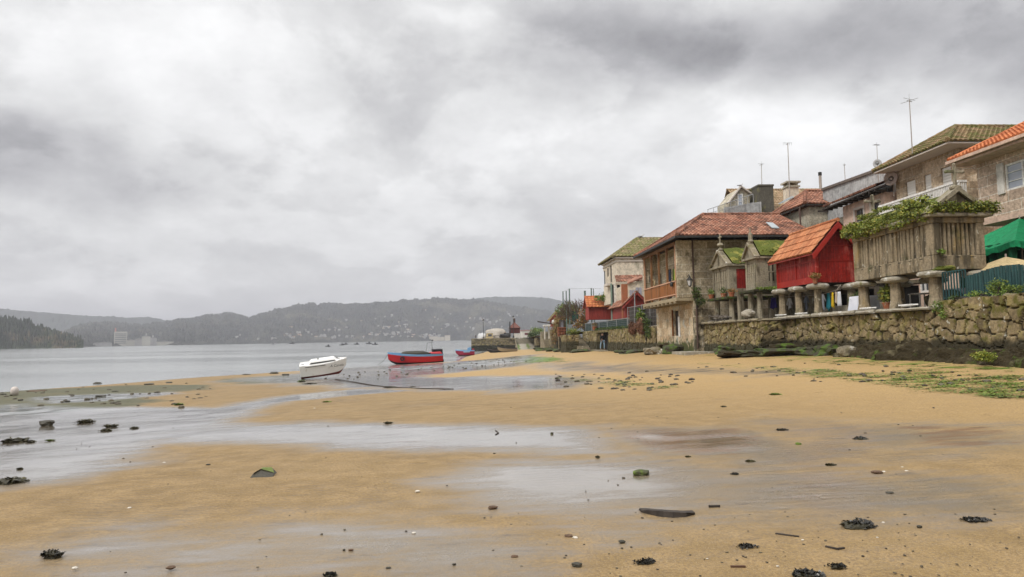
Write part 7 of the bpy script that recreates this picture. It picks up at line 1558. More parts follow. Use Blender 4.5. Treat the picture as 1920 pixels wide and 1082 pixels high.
# ================================================================== QUAY, SLIPWAY AND WHAT STANDS ON THEM
def quay():
    t = thing('stone_quay', 'dark mossy stone quay reaching out into the water', 'quay', (5.8, 172, -1.4))
    rubble('face', t, (.32, 172), (11.2, 172), -2, 1.62, M['rubble_far'], .8, .22, .14, 21, 1, .05); rubble('end_face', t, (.32, 200), (.32, 172), -2, 1.62, M['rubble_far'], .8, .2, .25, 22, 1, .05)
    MB().box(.35, 40, 172.9, 204, -2, 1.60).build('deck', plain('quay_paving', (.30, .27, .21), (.23, .21, .16), .8, .9), t); coping(t, (.2, 172), (11.2, 172), 1.60, .9, .08, 30, (1.5, 2.6), (.16, .22), 'granite_rough')
    s = thing('slipway', 'grey stone slipway with grass growing down its middle beside the quay', 'slipway', (13.5, 165, -1.2)); z1 = float(aY(985, 633, 182)[2]); zb = float(aY(985, 658, 163)[2])
    V = []; xs = np.linspace(11.3, 15.9, 14); ys = np.linspace(163, 182, 30)
    for y in ys:
        for x in xs: V.append((x, y, zb + (z1 - zb) * (y - 163) / 19 + .05 * mnoise.noise(Vector((x * 1.5, y * 1.5, 0)))))
    sm, tt, bb = newmat('slipway_stone'); p = pos(tt); xx = tt.sep(p)[0]
    ge = tt.math('ADD', tt.noise(p, .9, 5, .7), tt.math('SUBTRACT', .18, tt.math('MULTIPLY', tt.math('ABSOLUTE', tt.math('SUBTRACT', tt.math('ABSOLUTE', tt.math('SUBTRACT', xx, 13.0)), 1.2)), .42)))
    tt.l.new(tt.mix(tt.ramp(ge, .52, .62), tt.mix(tt.noise(p, 2, 6, .7), (.34, .31, .25), (.20, .18, .14)), (.11, .15, .03)), bb.inputs['Base Color']); bb.inputs['Roughness'].default_value = .85
    w = 14; MB().add(V, [(j * w + i, j * w + i + 1, (j + 1) * w + i + 1, (j + 1) * w + i) for j in range(29) for i in range(13)]).build('ramp', sm, s)
    MB().prism([(15.9, 163, -2), (15.9, 182, -2), (15.9, 182, z1 + .15), (15.9, 163, zb + .15)], (.5, 0, 0)).build('side_wall', M['granite_rough'], s)
    MB().prism([(11.2, 163, -2), (11.2, 172.4, -2), (11.2, 172.4, 1.6), (11.2, 168, 0), (11.2, 163, zb)], (.12, 0, 0)).build('quay_side_wall', M['granite_rough'], s)
quay()
def lamp(label, px, ytop, ybase, Y):
    p, q = at(px, ybase, Y), at(px, ytop, Y); h = q[2] - p[2]; t = thing('street_lamp', label, 'street lamp', tuple(p)); x, y, z = p
    MB().lathe((x, y, z), [(.22, 0), (.2, .5), (.11, .6), (.07, .8), (.055, h - .95), (.10, h - .9), (.06, h - .85)], 10).build('post', M['metal_d'], t)
    MB().lathe((x, y, z), [(.13, h - .84), (.24, h - .42)], 6).build('glass', plain('lamp_panes', (.45, .45, .44), rough=.3, bump=None), t)
    MB().lathe((x, y, z), [(.30, h - .415), (.30, h - .38), (.14, h - .18), (.10, h - .15), (.03, h)], 6).build('cap', M['metal_d'], t)
lamp('slender black street lamp at the left end of the quay', 906.5, 598, 637, 176); lamp('taller black street lamp beside the red granary on the quay', 963, 591.5, 634, 165.5 + 8)
def quay_things():
    # red granary
    Y = 178; a, b = at(956, 624, Y), at(975, 615, Y); t = thing('quay_granary', 'dark red granary with pyramid roof standing on pillars at the quay', 'granary', tuple(a)); x0, x1 = a[0], b[0]; zb, zt = float(at(965, 624.5, Y)[2]), float(at(965, 615, Y)[2]); m_ = plain('dull_red_boards', (.10, .028, .022), (.075, .02, .018), 2, .7, bump=None)
    MB().box(x0, x1, Y, Y + 4, zb, zt).build('wall', m_, t); xm = (x0 + x1) / 2; ap = float(at(965, 603, Y)[2]); MB().add([(x0 - .2, Y - .2, zt + .003), (x1 + .2, Y - .2, zt + .003), (x1 + .2, Y + 4.2, zt + .003), (x0 - .2, Y + 4.2, zt + .003), (xm, Y + 2, ap)], [(0, 1, 4), (1, 2, 4), (2, 3, 4), (3, 0, 4), (3, 2, 1, 0)]).build('roof', plain('dark_red_tiles', (.16, .06, .045), (.10, .04, .03), 2, .8, bump=None), t)
    MB().box(xm - .2, xm + .25, Y + 1.8, Y + 2.2, ap - .6, ap + .9).build('chimney', M['render_pink' if 0 else 'rustpipe'], t)
    for x in (x0 + .2, xm, x1 - .2): MB().cyl((x, Y + .2, 1.6), (x, Y + .2, zb - .005), .12, .12, 8).build('pillar', M['render_white'], t)
    MB().cyl((at(956, 620, 177)[0], 177, 1.6), (at(956, 604, 177)[0], 177, at(956, 604, 177)[2]), .17, .15, 8).cyl((at(956, 604, 177)[0], 177, at(956, 604, 177)[2]), (at(956, 604, 177)[0], 177, at(956, 604, 177)[2] + .12), .2, .2, 8).build('bollard_post', M['metal_d'], loc=tuple(at(956, 634, 177)), label='thick dark post standing left of the red granary on the quay', cat='post')
    # tarpaulin heap, cabin
    p = at(929, 636, 186); tp = plain('pale_tarpaulin', (.40, .36, .31), (.33, .30, .26), 1.5, .8, bump=(1.5, 1, .15)); r = float(at(950, 636, 186)[0] - p[0]); zt = float(at(929, 615, 186)[2])
    m = MB(); m.rock((p[0] + .2, 186, 1.6), (r, 2.6, zt - 1.6), 5, 4, .16); m.build('tarpaulin_mound', tp, loc=(p[0], 186, 1.6), smooth=True, label='big beige tarpaulin mound heaped on the quay', cat='tarpaulin')
    a, b = at(911, 637, 181), at(924, 624.5, 181); t = thing('boat_cabin', 'cream boat wheelhouse standing in front of the tarpaulin mound', 'wheelhouse', tuple(a)); MB().prism([(a[0], 181, 1.6), (b[0], 181, 1.6), (b[0], 181, b[2]), (a[0] + .3, 181, b[2])], (0, 2, 0)).build('wall', M['canvas_cream'], t); MB().box(a[0] + .1, b[0] + .15, 180.9, 183.1, b[2] + .003, b[2] + .12).build('roof', M['white'], t); MB().box(a[0] + .6, b[0] - .3, 180.95, 180.99, b[2] - .8, b[2] - .3).build('window', M['glass'], t)
    m = MB(); p = at(904, 637, 184); m.rock((p[0], 184, 1.6), (1.2, 1.3, 1.7), 8, 3, .2); m.build('tarpaulin_mound', plain('white_sheet', (.55, .55, .55), bump=None), loc=tuple(p), smooth=True, label='smaller whitish covered heap left of the wheelhouse on the quay', cat='tarpaulin')
    m = MB(); p = at(946, 632, 175); m.rock((p[0], 175, 2.15), (1.15, 1, .75), 12, 3, .35); m.rock((p[0] + .9, 175, 2.4), (.6, .8, .6), 13, 3, .35); m.build('net_heap', M['metal_d'], loc=(p[0], 175, 1.6), label='black heap of nets on the quay edge', cat='nets')
    t = thing('quay_railing', 'low pale pole railing along the quay edge', 'railing', (3, 173, 1.8)); m = MB(); a, b = at(903, 632.5, 173), at(938, 628.5, 173); m.tube([a, b], .06, 5)
    for px, py in ((908, 632), (927, 630)): q = at(px, py, 173); m.tube([q, (q[0], 173, 1.7)], .05, 5)
    m.build('rail', M['wood_grey'], t)
    bd = plain('dark_jacket', (.03, .03, .04), bump=None); person_far((at(947, 630, 176)[0], 176, 1.62), 'person in dark clothes standing behind the black nets on the quay', 1.75, bd, bd)
    person_far((at(892, 637, 174)[0], 174, 1.78), 'person crouching by gear at the left tip of the quay', .9, bd, bd)
    # background buildings and hedge
    a, b = at(978, 634, 215), at(992, 620, 215); t = thing('port_building', 'white and pink striped low building behind the slipway', 'building', tuple(a)); MB().box(a[0], b[0] + 2, 215, 221, 0, b[2]).build('wall', M['render_white'], t); MB().box(a[0] - .2, b[0] + 2.2, 214.8, 221.2, b[2] + .003, b[2] + .25).build('roof', plain('pinkish_roof', (.5, .3, .3), bump=None), t)
    for k in (.22, .62): MB().box(a[0] + 1, b[0] + 1.4, 214.94, 214.99, b[2] * k + .2, b[2] * k + .85).build('window', plain('maroon_band', (.14, .04, .05), bump=None), t)
    MB().box(at(964, 634, 184)[0], at(977, 634, 184)[0], 184, 186, 1.6, float(at(970, 625.5, 184)[2])).build('kiosk', M['render_white'], loc=tuple(at(970, 634, 184)), label='white kiosk seen between the pillars of the quay granary', cat='kiosk')
    bush('hedge', 'brown-green clipped hedge at the head of the slipway', 'hedge', [(*at(998, 628, 188), 1.4, 1, 1.2, 320), (*at(1006, 628, 186), 1.4, 1, 1.2, 320), (*at(994, 629, 188), 1, 1, 1.2, 200)], LEAF_DK, 71, .3)
    bush('bush', 'fresh green bush behind the hedge at the head of the slipway', 'bush', [(*at(1005, 619, 192), 2., 1, .9, 360), (*at(1013, 621, 190), 1.4, 1, .8, 260)], LEAF_LT, 72, .3)
    wallbox('dark low wall between the slipway and the far steps', 1006, 1022, 150, 634, mat='rubble_far', zb=-1.6, seed=31, cell=.7)
def skin_body(name, pts, edges, mat, parent, sub=1, root=0):
    """pts: [(x, y, z, r)] -> one smooth tapered surface"""
    me = bpy.data.meshes.new(name); me.from_pydata([p[:3] for p in pts], edges, []); o = bpy.data.objects.new(name, me); COL.objects.link(o); o.parent = parent
    sk = o.modifiers.new('skin', 'SKIN'); sk.use_smooth_shade = True
    for i, p in enumerate(pts): me.skin_vertices[0].data[i].radius = (p[3], p[3] if len(p) < 5 else p[4]); me.skin_vertices[0].data[i].use_root = (i == root)
    sb = o.modifiers.new('sub', 'SUBSURF'); sb.levels = sb.render_levels = sub; me.materials.append(mat); return o
def ensure_skin(me): pass
def person_far(p, label, h, top, legs, skin=None, yaw=0.0, stride=.12):
    k = h / 1.75; t = thing('person', label, 'person', p); t.rotation_euler = (0, 0, yaw); t.scale = (k,) * 3; skin = skin or plain('skin_tone', (.42, .25, .18), bump=None)
    P = [(0, 0, .95, .13), (0, 0, 1.15, .125), (0, -.01, 1.35, .16), (0, -.01, 1.47, .08), (0, 0, 1.53, .055), (0, 0, 1.60, .085), (0, -.01, 1.68, .09),
         (.10, 0, .88, .095), (.13, -stride, .50, .065), (.13, -stride * .6, .09, .045), (.14, -stride * .6 - .14, .04, .035), (-.10, 0, .88, .095), (-.13, stride, .50, .065), (-.13, stride * 1.2, .09, .045), (-.14, stride * 1.2 - .14, .04, .035),
         (.20, 0, 1.42, .06), (.26, .03, 1.16, .045), (.25, -.07, .92, .033), (.25, -.10, .84, .035), (-.20, 0, 1.42, .06), (-.26, .02, 1.16, .045), (-.24, -.10, .93, .033), (-.24, -.13, .85, .035)]
    E = [(0, 1), (1, 2), (2, 3), (3, 4), (4, 5), (5, 6), (0, 7), (7, 8), (8, 9), (9, 10), (0, 11), (11, 12), (12, 13), (13, 14), (2, 15), (15, 16), (16, 17), (17, 18), (2, 19), (19, 20), (20, 21), (21, 22)]
    def mk(nm, idx, grow, m, root):
        mp = {a: i for i, a in enumerate(idx)}; pts = [(P[a][0], P[a][1], P[a][2], P[a][3] + grow) for a in idx]; ed = [(mp[a], mp[b]) for a, b in E if a in mp and b in mp]
        me = bpy.data.meshes.new(nm); me.from_pydata([q[:3] for q in pts], ed, []); o = bpy.data.objects.new(nm, me); COL.objects.link(o); o.parent = t
        o.modifiers.new('skin', 'SKIN').use_smooth_shade = True
        if me.skin_vertices:
            for i, q in enumerate(pts): me.skin_vertices[0].data[i].radius = (q[3], q[3]); me.skin_vertices[0].data[i].use_root = (i == mp[root])
        sb = o.modifiers.new('sub', 'SUBSURF'); sb.levels = sb.render_levels = 1; me.materials.append(m)
    mk('body', list(range(len(P))), 0, skin, 0); mk('jacket', [0, 1, 2, 3, 15, 16, 17, 19, 20, 21], .022, top, 0); mk('trousers', [0, 7, 8, 9, 11, 12, 13], .018, legs, 0)
    MB().rock((0, .015, 1.715), (.098, .105, .075), 2, 2, .05).build('hair', plain('dark_hair', (.03, .022, .018), bump=None), t) if False else None
    hh = MB().rock((0, .02, 1.715), (.098, .105, .075), 2, 2, .05); ho = hh.build('hair', plain('dark_hair', (.03, .022, .018), bump=None)); ho.parent = t
    hd = MB()
    for sx in (.25, -.24):
        for f in range(4): hd.cyl((sx + (f - 1.5) * .016, -.115, .84), (sx + (f - 1.5) * .017, -.145, .765 - .01 * (f in (1, 2))), .009, .007, 5)
        hd.cyl((sx - .02, -.12, .86), (sx - .045, -.14, .80), .010, .008, 5)
    hd.cyl((0, -.10, 1.65), (0, -.125, 1.635), .018, .010, 5); fo = hd.build('fingers', skin); fo.parent = t
    return t
quay_things()
yp = yX(1130, 13.55, 650); person_far((13.55, yp, float(aX(1130, 656, 13.55)[2]) + .02), 'person in black jacket and light blue jeans standing in the garden wall doorway', 1.72, plain('black_jacket', (.012, .012, .014), bump=None), plain('light_jeans', (.25, .36, .46), (.18, .27, .36), 6, bump=None), yaw=.5, stride=.16)
# ================================================================== WHAT LIES ON THE SAND
WEED = leafmat('bladder_weed', (.030, .026, .010), (.055, .045, .014), (.085, .075, .02), .35)
WEEDK = leafmat('black_weed', (.010, .010, .010), (.022, .020, .016), (.04, .035, .022), .3)
WEEDG = leafmat('green_sea_lettuce', (.11, .17, .016), (.16, .23, .025), (.09, .12, .02), .5)
def clump(px, py, w, h, m_, label, seed, cat='seaweed', group='seaweed clumps stranded on the sand', core=True, name='seaweed_clump'):
    p = ground(px, py); Y = p[1]; s = math.hypot(p[0], p[1]) / 1280; rx = w * s / 2; rz = max(.015, h * s * .42); ry = max(rx * .7, .05); t = thing(name, label, cat, tuple(p), group); rr = random.Random(seed)
    n = int(min(420, 120 + 260 * min(1, rx / .25))); mb = MB()
    nb = rr.choice([2, 3, 4])
    bl = [(rr.uniform(-.45, .45), rr.uniform(-.4, .4), rr.uniform(.45, .8)) for _ in range(nb)] + [(0, 0, .8)]
    for i in range(n):
        bx, by, k = rr.choice(bl); a = rr.uniform(0, 6.28); q = math.sqrt(rr.random()) * k; x = (bx + q * math.cos(a)) * rx; y = (by + q * math.sin(a)) * ry; z = rz * max(0, 1 - q * q / (k * k)) * rr.uniform(.3, 1.1) + .004
        l = max(.012, rx * rr.uniform(.12, .34)); a2 = rr.uniform(0, 6.28); dz = rr.uniform(-.25, .3); wd = l * rr.uniform(.18, .4); c_, s_ = math.cos(a2), math.sin(a2); P0 = np.array((p[0] + x, p[1] + y, p[2] + z))
        e = np.array((c_, s_, dz)); f = np.array((-s_, c_, rr.uniform(-.5, .5)))
        b_ = P0 + e * l; b_[2] = max(b_[2], p[2] + .003); mb.add([P0, P0 + e * l * .5 + f * wd + (0, 0, .01), b_, P0 + e * l * .5 - f * wd], [(0, 1, 2, 3)])
    mb.build('fronds', m_, t)
    if core: c = MB(); c.rock((p[0], p[1], p[2] + rz * .1), (rx * .72, ry * .66, rz * .72), seed, 2, .45); c.build('holdfast', M['weedy_dk'], t)
    return t
M['weedy_dk'] = plain('weed_core', (.020, .017, .008), (.04, .034, .014), 14, .5, bump=(40, .6, .01)); M['stone_brown'] = plain('brown_stone', (.13, .075, .045), (.08, .05, .03), 14, .7, bump=(40, .6, .01)); M['stone_green'] = plain('algae_stone', (.045, .045, .028), (.07, .065, .035), 12, .7, layers=[((.10, .15, .018), 5, .42, .56)], bump=(40, .6, .01)); M['stone_dark'] = plain('dark_wet_stone', (.03, .027, .02), (.055, .048, .03), 12, .45, bump=(40, .6, .01)); M['shell'] = plain('shell_white', (.62, .58, .50), (.5, .45, .38), 20, .5, bump=None)
def stone(px, py, w, h, m_, label, seed, name='beach_stone', group='single stones lying on the sand', ryf=.75, rough=.22):
    p = ground(px, py); s = math.hypot(p[0], p[1]) / 1280; r = (w * s / 2, w * s / 2 * ryf, h * s * .42); return MB().rock((p[0], p[1], p[2] + r[2] * .55), r, seed, 3, rough).build(name, M[m_], loc=tuple(p), smooth=False, label=label, cat='stone', group=group)
CL = [(22, 905, 52, 16, WEED, 'biggest olive seaweed clump at the far left edge of the sand'), (30, 828, 42, 11, WEED, 'wide olive seaweed clump in the shallow film, left edge'), (58, 829, 18, 5, WEED, 'thin brown weed scrap right of the left-edge clump'), (163, 791, 30, 8, WEED, 'low brown seaweed clump right of the square dark stone'), (208, 800, 24, 8, WEED, 'upper of two touching seaweed clumps in the shallow film'), (199, 808, 20, 6, WEED, 'lower of two touching seaweed clumps in the shallow film'),
 (251, 803, 17, 5, WEED, 'small seaweed clump right of the touching pair'), (96, 816 + 10, 14, 3, WEEDG, 'thin green weed shred in the shallow film'), (37, 880, 10, 4, WEED, 'tiny weed tuft above the biggest left clump'), (99, 1042, 38, 18, WEEDK, 'black fluffy seaweed clump at the lower left corner'), (1607, 988, 66, 20, WEEDK, 'largest black seaweed heap in the near sand on the right'), (1515, 1079, 60, 14, WEEDK, 'black seaweed heap cut by the bottom edge'), (1570, 1064, 28, 10, WEEDK, 'short black weed tuft near the bottom edge, right of the cut heap'), (1614, 824, 28, 8, WEEDK, 'grey-black seaweed tuft on the golden sand'), (1465, 807, 18, 7, WEEDK, 'dark weed tuft at the upper edge of the rippled pool'),
 (336, 759, 18, 6, WEEDG, 'green mossy tuft above the shallow film'), (613, 754, 17, 4, WEEDG, 'flat green weed patch on the middle sand bar'), (728, 794, 18, 6, WEED, 'brown-green tuft on the edge of the long film of water'), (566, 716, 16, 8, WEEDG, 'dark green tuft just left of the white boat'), (580, 720, 24, 3, WEED, 'flat weed strip by the white boat'), (732, 727, 26, 5, WEED, 'weed tuft at the end of the mooring rope'), (774, 726, 12, 3, WEED, 'thin weed line right of the mooring rope end'), (1453, 740, 22, 5, WEEDG, 'bright green weed tuft on the golden sand at right'), (1357, 763, 12, 3, WEED, 'small brown tuft below the green weed tuft'),
 (1120, 858, 9, 3, WEED, 'tiny tuft at the pool edge'), (1290, 858, 12, 3, WEED, 'small weed scrap among the brown ripples'), (1408, 866, 20, 4, WEED, 'flat weed scrap right of the brown ripples'), (1378, 890, 14, 5, WEEDK, 'small black scrap below the ripples'), (1560, 873, 20, 5, WEED, 'olive stone-like tuft on the right sand'), (1210, 1055, 40, 10, WEEDK, 'flat scatter of black weed near the bottom centre'), (620, 1080, 26, 8, WEEDK, 'dark weed tuft cut by the bottom edge, left of centre'), (1824, 975, 40, 5, WEEDK, 'thin black weed streak in the bluish wet sand at right'), (1400, 1026, 34, 5, WEEDK, 'flat black weed line in the near right sand')]
for i, (px, py, w, h, m_, lb) in enumerate(CL): clump(px, py, w, h, m_, lb, i + 1)
ST = [(88, 797, 20, 12, 'stone_dark', 'square dark stone standing in the shallow film at left'), (1202, 889, 29, 13, 'stone_green', 'rounded stone capped with green algae right of centre'), (924, 953, 17, 7, 'stone_brown', 'brick-brown stone in the middle foreground'), (1066, 1006, 15, 6, 'stone_brown', 'flat reddish stone beside a white shell'), (1166, 1017, 12, 6, 'stone_dark', 'brown stone with dark streak behind it'), (1082, 1062, 18, 11, 'stone_dark', 'dark rounded stone at the bottom centre'), (965, 1045, 13, 6, 'stone_brown', 'small brown stone left of the dark rounded one'), (1645, 888, 16, 8, 'stone_brown', 'reddish-brown stone beside white shells on the right'), (320, 1066, 13, 6, 'stone_brown', 'small brown stone at the bottom left'), (1497, 834, 10, 6, 'stone_green', 'small green stone below the pool at right'), (390, 872, 7, 3, 'stone_dark', 'tiny dark stone on the left golden sand'), (1035, 813, 6, 4, 'stone_green', 'tiny mossy stone in the long film of water'), (927, 851, 5, 3, 'stone_dark', 'tiny dark stone on the golden spit'), (1724, 989, 8, 5, 'stone_dark', 'small dark stone right of the largest seaweed heap'), (658, 1032, 9, 4, 'stone_brown', 'brownish pebble at the bottom left of centre'), (645, 1032, 5, 4, 'stone_dark', 'dark pebble at the bottom left of centre'), (851, 1059, 7, 4, 'stone_dark', 'blackish pebble left of the small brown stone'), (728, 1065, 9, 3, 'stone_dark', 'flat dark pebble near the bottom edge'), (1668, 924, 12, 3, 'stone_dark', 'slate-like chip on the right sand'), (183, 721, 13, 6, 'stone_dark', 'dark rock on the weedy shore, topmost at left'), (97, 722 + 2, 10, 3, 'stone_dark', 'flat dark rock on the weedy shoreline'), (280, 721, 14, 3, 'stone_dark', 'dark flat rock on the shoreline right of the weed bed'), (317, 718, 10, 3, 'stone_dark', 'small dark rock on the shoreline'), (216, 735, 10, 3.5, 'stone_dark', 'dark rock lying by the upper puddle'), (188, 743, 16, 3, 'stone_dark', 'long dark stone in the upper puddle'), (295, 736, 9, 3, 'stone_dark', 'small dark rock right of the upper puddle'), (126, 753, 8, 3, 'stone_dark', 'dark stone on the lower edge of the weed bed'), (38, 751, 7, 3.5, 'stone_dark', 'dark stone on the weed bed near the white float'), (24, 742, 8, 4, 'stone_dark', 'dark rock left of the white float'), (4, 741, 10, 4, 'stone_dark', 'dark rock at the left image edge'), (68, 734, 26, 3, 'stone_brown', 'long brown rock behind the white float'), (430, 702, 16, 3, 'stone_dark', 'dark rocks line at the water edge, left part'), (462, 703, 14, 3, 'stone_dark', 'dark rock at the water edge'), (514, 701, 15, 6, 'stone_dark', 'rounded dark rock at the water edge left of the white boat'), (536, 703, 12, 3, 'stone_dark', 'flat dark rock next to the rounded one')]
for i, (px, py, w, h, m_, lb) in enumerate(ST): stone(px, py, w, h, m_, lb, i + 5)
# algae-covered wedge stone
p = ground(494, 893); s = math.hypot(p[0], p[1]) / 1280
t = thing('wedge_stone', 'angular wedge stone with bright green algae top on the left golden sand', 'stone', tuple(p)); w_ = 21 * s; h_ = 12 * s
MB().add([(p[0] - w_, p[1] - .10, p[2] - .01), (p[0] + w_ * .95, p[1] - .12, p[2] - .01), (p[0] + w_ * .7, p[1] + .25, p[2] - .01), (p[0] - w_ * .6, p[1] + .25, p[2] - .01), (p[0] - w_ * .78, p[1] - .02, p[2] + h_ * .55), (p[0] - w_ * .25, p[1] + .02, p[2] + h_ * 1.0), (p[0] + w_ * .92, p[1] + .0, p[2] + h_ * .40), (p[0] + w_ * .3, p[1] + .2, p[2] + h_ * .8), (p[0] - w_ * .45, p[1] + .2, p[2] + h_ * .8)], [(0, 1, 6, 5, 4), (4, 5, 8), (5, 6, 7, 8), (1, 2, 7, 6), (2, 3, 8, 7), (3, 0, 4, 8)]).build('rock', M['stone_dark'], t, bevel=.012)
MB().add([(p[0] - w_ * .80, p[1] - .06, p[2] + h_ * .50), (p[0] - w_ * .25, p[1] + .01, p[2] + h_ * 1.06), (p[0] + w_ * .88, p[1] + .0, p[2] + h_ * .46), (p[0] + w_ * .3, p[1] + .2, p[2] + h_ * .86), (p[0] - w_ * .45, p[1] + .2, p[2] + h_ * .86)], [(0, 1, 4), (1, 2, 3, 4)]).build('algae_cap', plain('algae_green', (.09, .13, .015), (.14, .17, .03), 20, .6, bump=(60, .6, .01)), t)
# white float at the left
p = ground(27, 742); s = math.hypot(p[0], p[1]) / 1280; MB().lathe((p[0], p[1], p[2] - .02), [(.05, 0), (5 * s, 4 * s), (5.4 * s, 9 * s), (3.6 * s, 13 * s), (1.2 * s, 14 * s)], 14).build('white_float', plain('pinkish_white_plastic', (.62, .56, .52), (.5, .44, .4), 3, .6, bump=None), loc=tuple(p), smooth=True, label='pinkish white plastic float stranded on the weedy shore at left', cat='float')
# curved scarp plank, rope, twig, shells, footprints
def ribbon(name, pts, w, h, m_, label, cat):
    q = [ground(*a) for a in pts]; t_ = MB()
    for a, b in zip(q[:-1], q[1:]): t_.bar((a[0], a[1], a[2] + h / 2 - .003), (b[0], b[1], b[2] + h / 2 - .003), w, h)
    return t_.build(name, m_, loc=tuple(q[0]), label=label, cat=cat)
def plank():
    top = [(1202, 960), (1215, 963), (1235, 967), (1260, 969), (1285, 968), (1302, 964)]; q = [ground(a, b) for a, b in top]; n = len(q); V = []
    for i, p in enumerate(q):
        k = math.sin(math.pi * i / (n - 1)); V += [(p[0], p[1] + .10 + .05 * k, p[2] - .02), (p[0], p[1] + .06, p[2] + .02 + .025 * k), (p[0], p[1] - .02, p[2] + .018 + .03 * k), (p[0], p[1] - .035 * k, p[2] - .02)]
    MB().add(V, [(i * 4 + j, i * 4 + (j + 1) % 4, (i + 1) * 4 + (j + 1) % 4, (i + 1) * 4 + j) for i in range(n - 1) for j in range(4)] + [(3, 2, 1, 0), tuple((n - 1) * 4 + j for j in range(4))]).build('driftwood_plank', M['wood_dark'], loc=tuple(q[0]), label='curved dark driftwood plank half sunk in the near sand', cat='driftwood')
plank()
ribbon('driftwood_stick', [(1329, 951), (1350, 950.5)], .02, .02, M['wood_dark'], 'short dark stick lying right of the curved plank', 'driftwood')
ribbon('driftwood_stick', [(1370, 1063), (1398, 1063)], .015, .012, plain('reddish_stick', (.10, .05, .03), bump=None), 'thin reddish stick near the bottom right of centre', 'driftwood')
ribbon('driftwood_stick', [(1454, 1001), (1475, 1004), (1498, 1007)], .014, .012, M['wood_dark'], 'thin dark wavy stick below the curved plank', 'driftwood')
ribbon('driftwood_stick', [(1548, 1025), (1570, 1030), (1583, 1028)], .014, .012, M['wood_dark'], 'thin dark stick under the largest seaweed heap', 'driftwood')
ribbon('twig', [(929, 807), (935, 812), (929, 815)], .012, .012, M['wood_dark'], 'tiny forked twig standing out of the long film of water', 'twig')
ribbon('mooring_rope', [(628, 711), (660, 716), (700, 723), (740, 727), (790, 729), (850, 730)], .045, .035, M['wood_dark'], 'long dark mooring rope running from the white boat across the wet sand', 'rope')
for i, (px, py, w) in enumerate([(1079, 1009, 10), (776, 1000, 8), (783, 922, 9), (308, 868, 5), (243, 953, 7), (1645 + 12, 885, 6), (1692, 877, 6), (1700, 884, 6), (1656, 980, 5), (140, 1066, 9), (590, 766, 4), (1458, 1062, 5), (1326, 1048, 4), (1505, 1013, 5), (1645, 1008, 4)]):
    p = ground(px, py); s = math.hypot(p[0], p[1]) / 1280; MB().rock((p[0], p[1], p[2] + w * s * .08), (w * s / 2, w * s / 2.6, w * s * .22), i, 2, .2).build('shell', M['shell'], loc=tuple(p), label=['white shell beside the flat reddish stone', 'yellowish shell in the left foreground', 'cream shell above the brick-brown stone', 'small shell at the film edge on the left', 'pale shell on the golden sand, lower left', 'white shell right of the reddish-brown stone', 'upper of two white shells on the right sand', 'lower of two white shells on the right sand', 'tiny shell left of the largest seaweed heap', 'white shell at the bottom left corner', 'tiny pale shell on the middle sand bar', 'tiny shell near the bottom, right of centre', 'tiny shell near the bottom, under the stick', 'small shell right of the wavy stick', 'tiny shell below the largest seaweed heap'][i], cat='shell', group='shells on the sand')
# uncounted grit: pebbles and weed crumbs
def grit():
    rr = random.Random(77); bm = MB(); base = MB().rock((0, 0, 0), (1, 1, 1), 3, 1, .25); V0 = np.array(base.v); F0 = base.f; V = []; F = []; o = 0
    def put(px, py, r):
        nonlocal o
        if py < 655: return
        p = ground(px, py); 
        if p[1] > 160 or p[0] > 15.0 and p[1] < 34: return
        a = rr.uniform(0, 3.14); c, s_ = math.cos(a), math.sin(a); sc = V0 * np.array((r * rr.uniform(.8, 1.5), r, r * rr.uniform(.35, .6))); q = np.stack([sc[:, 0] * c - sc[:, 1] * s_ + p[0], sc[:, 0] * s_ + sc[:, 1] * c + p[1], sc[:, 2] + p[2] + r * .15], 1); V.append(q); F.extend([tuple(k + o for k in f) for f in F0]); o += len(V0)
    for _ in range(90): put(rr.uniform(900, 1920), rr.uniform(960, 1082), rr.uniform(.004, .011))
    for _ in range(60): put(rr.uniform(0, 1920), 870 + 212 * rr.random(), rr.uniform(.004, .012))
    for _ in range(35): put(rr.uniform(0, 1920), rr.uniform(760, 900), rr.uniform(.008, .022))
    for _ in range(80): u = rr.random(); put(640 + u * 380 + rr.gauss(0, 25), 706 - u * 34 + rr.gauss(0, 4), rr.uniform(.03, .12))
    for _ in range(70): put(rr.uniform(1040, 1320), rr.gauss(716, 8), rr.uniform(.04, .10))
    for _ in range(70): u = rr.random(); put(1300 + u * 620, 684 + u * 36 + rr.gauss(0, 11), rr.uniform(.03, .09))
    for _ in range(60): put(rr.uniform(0, 420), rr.gauss(742, 12), rr.uniform(.05, .13))
    me = bpy.data.meshes.new('beach_pebbles'); me.from_pydata([tuple(v) for v in np.concatenate(V)], [], F); me.materials.append(plain('mixed_grit', (.045, .036, .022), (.09, .07, .045), 30, .6, bump=None, isl=.5)); ob = bpy.data.objects.new('beach_pebbles', me); COL.objects.link(ob); tag(ob, 'scatter of tiny dark pebbles and weed crumbs over the whole beach', kind='stuff')
grit()
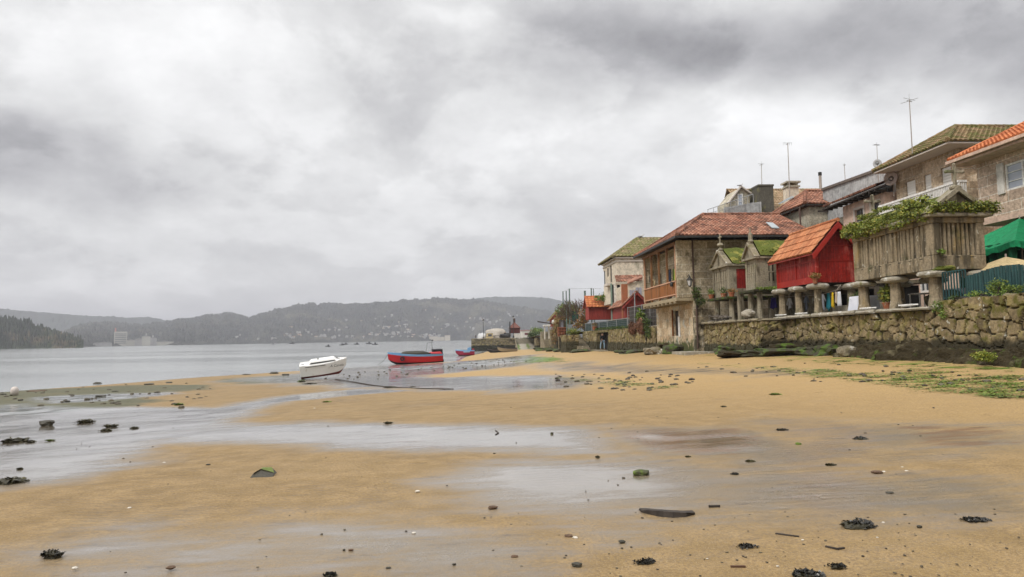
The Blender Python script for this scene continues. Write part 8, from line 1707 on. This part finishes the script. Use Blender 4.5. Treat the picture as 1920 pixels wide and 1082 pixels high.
# green weed growing in streaks on the sand below the walls
def sea_lettuce():
    rr = random.Random(5); mb = MB(); n = 0
    for zone, cnt, sz in (([(1320, 682), (1500, 690), (1700, 702), (1960, 724), (1960, 748), (1850, 745), (1600, 716), (1500, 702)], 150, 1.0), ([(950, 673), (1060, 672), (1060, 679), (960, 681)], 26, 2.2), ([(1030, 708), (1150, 710), (1290, 730), (1180, 728)], 26, 1.1), ([(1300, 664), (1900, 690), (1900, 697), (1500, 680)], 40, .8), ([(1700, 690), (1920, 705), (1920, 720), (1720, 706)], 30, 1.3)):
        poly = np.array(zone, float); x0, y0 = poly.min(0); x1, y1 = poly.max(0); k = 0
        while k < cnt:
            px, py = rr.uniform(x0, x1), rr.uniform(y0, y1)
            if sdf(poly, np.array([px]), np.array([py]))[0] < 0: continue
            k += 1; p = ground(px, py)
            if p[0] > 15 and p[1] < 32: continue
            L_, W_ = rr.uniform(.15, .6) * sz, rr.uniform(.08, .20) * sz
            for _ in range(int(40 + 110 * L_)):
                a = rr.gauss(0, L_ * .5), rr.gauss(0, W_ * .5); l = rr.uniform(.018, .05) * (1 + .4 * sz); an = rr.uniform(0, 6.28); e = np.array((math.cos(an), math.sin(an), rr.uniform(-.05, .1))); f = np.array((-e[1], e[0], rr.uniform(-.3, .3))) * l * .35; x, y = p[0] + a[0], p[1] + a[1]; P0 = np.array((x, y, gz(x, y) + rr.uniform(.005, .03))) if n % 6 == 0 else np.array((x, y, p[2] + rr.uniform(.003, .018))); n += 1
                mb.add([P0, P0 + e * l * .5 + f, P0 + e * l, P0 + e * l * .5 - f], [(0, 1, 2, 3)])
    mb.build('sea_lettuce', WEEDG, kind='stuff', label='bright green sea lettuce strewn in streaks over the sand below the walls')
sea_lettuce()
# ================================================================== HAZE
def build_haze():
    m = bpy.data.materials.new('haze'); m.use_nodes = True; t = NT(m.node_tree); t.n.clear()
    v = t.new('ShaderNodeVolumePrincipled'); v.inputs['Color'].default_value = (.72, .73, .80, 1); v.inputs['Density'].default_value = HAZE; v.inputs['Anisotropy'].default_value = .1
    o = t.new('ShaderNodeOutputMaterial'); t.l.new(v.outputs[0], o.inputs[1])
    MB().box(-9500, 9500, -9500, 9500, -11, 270).build('haze', m, kind='stuff', label='pale grey sea haze lying over the bay and hills')
HAZE = 2.6e-4
build_haze()
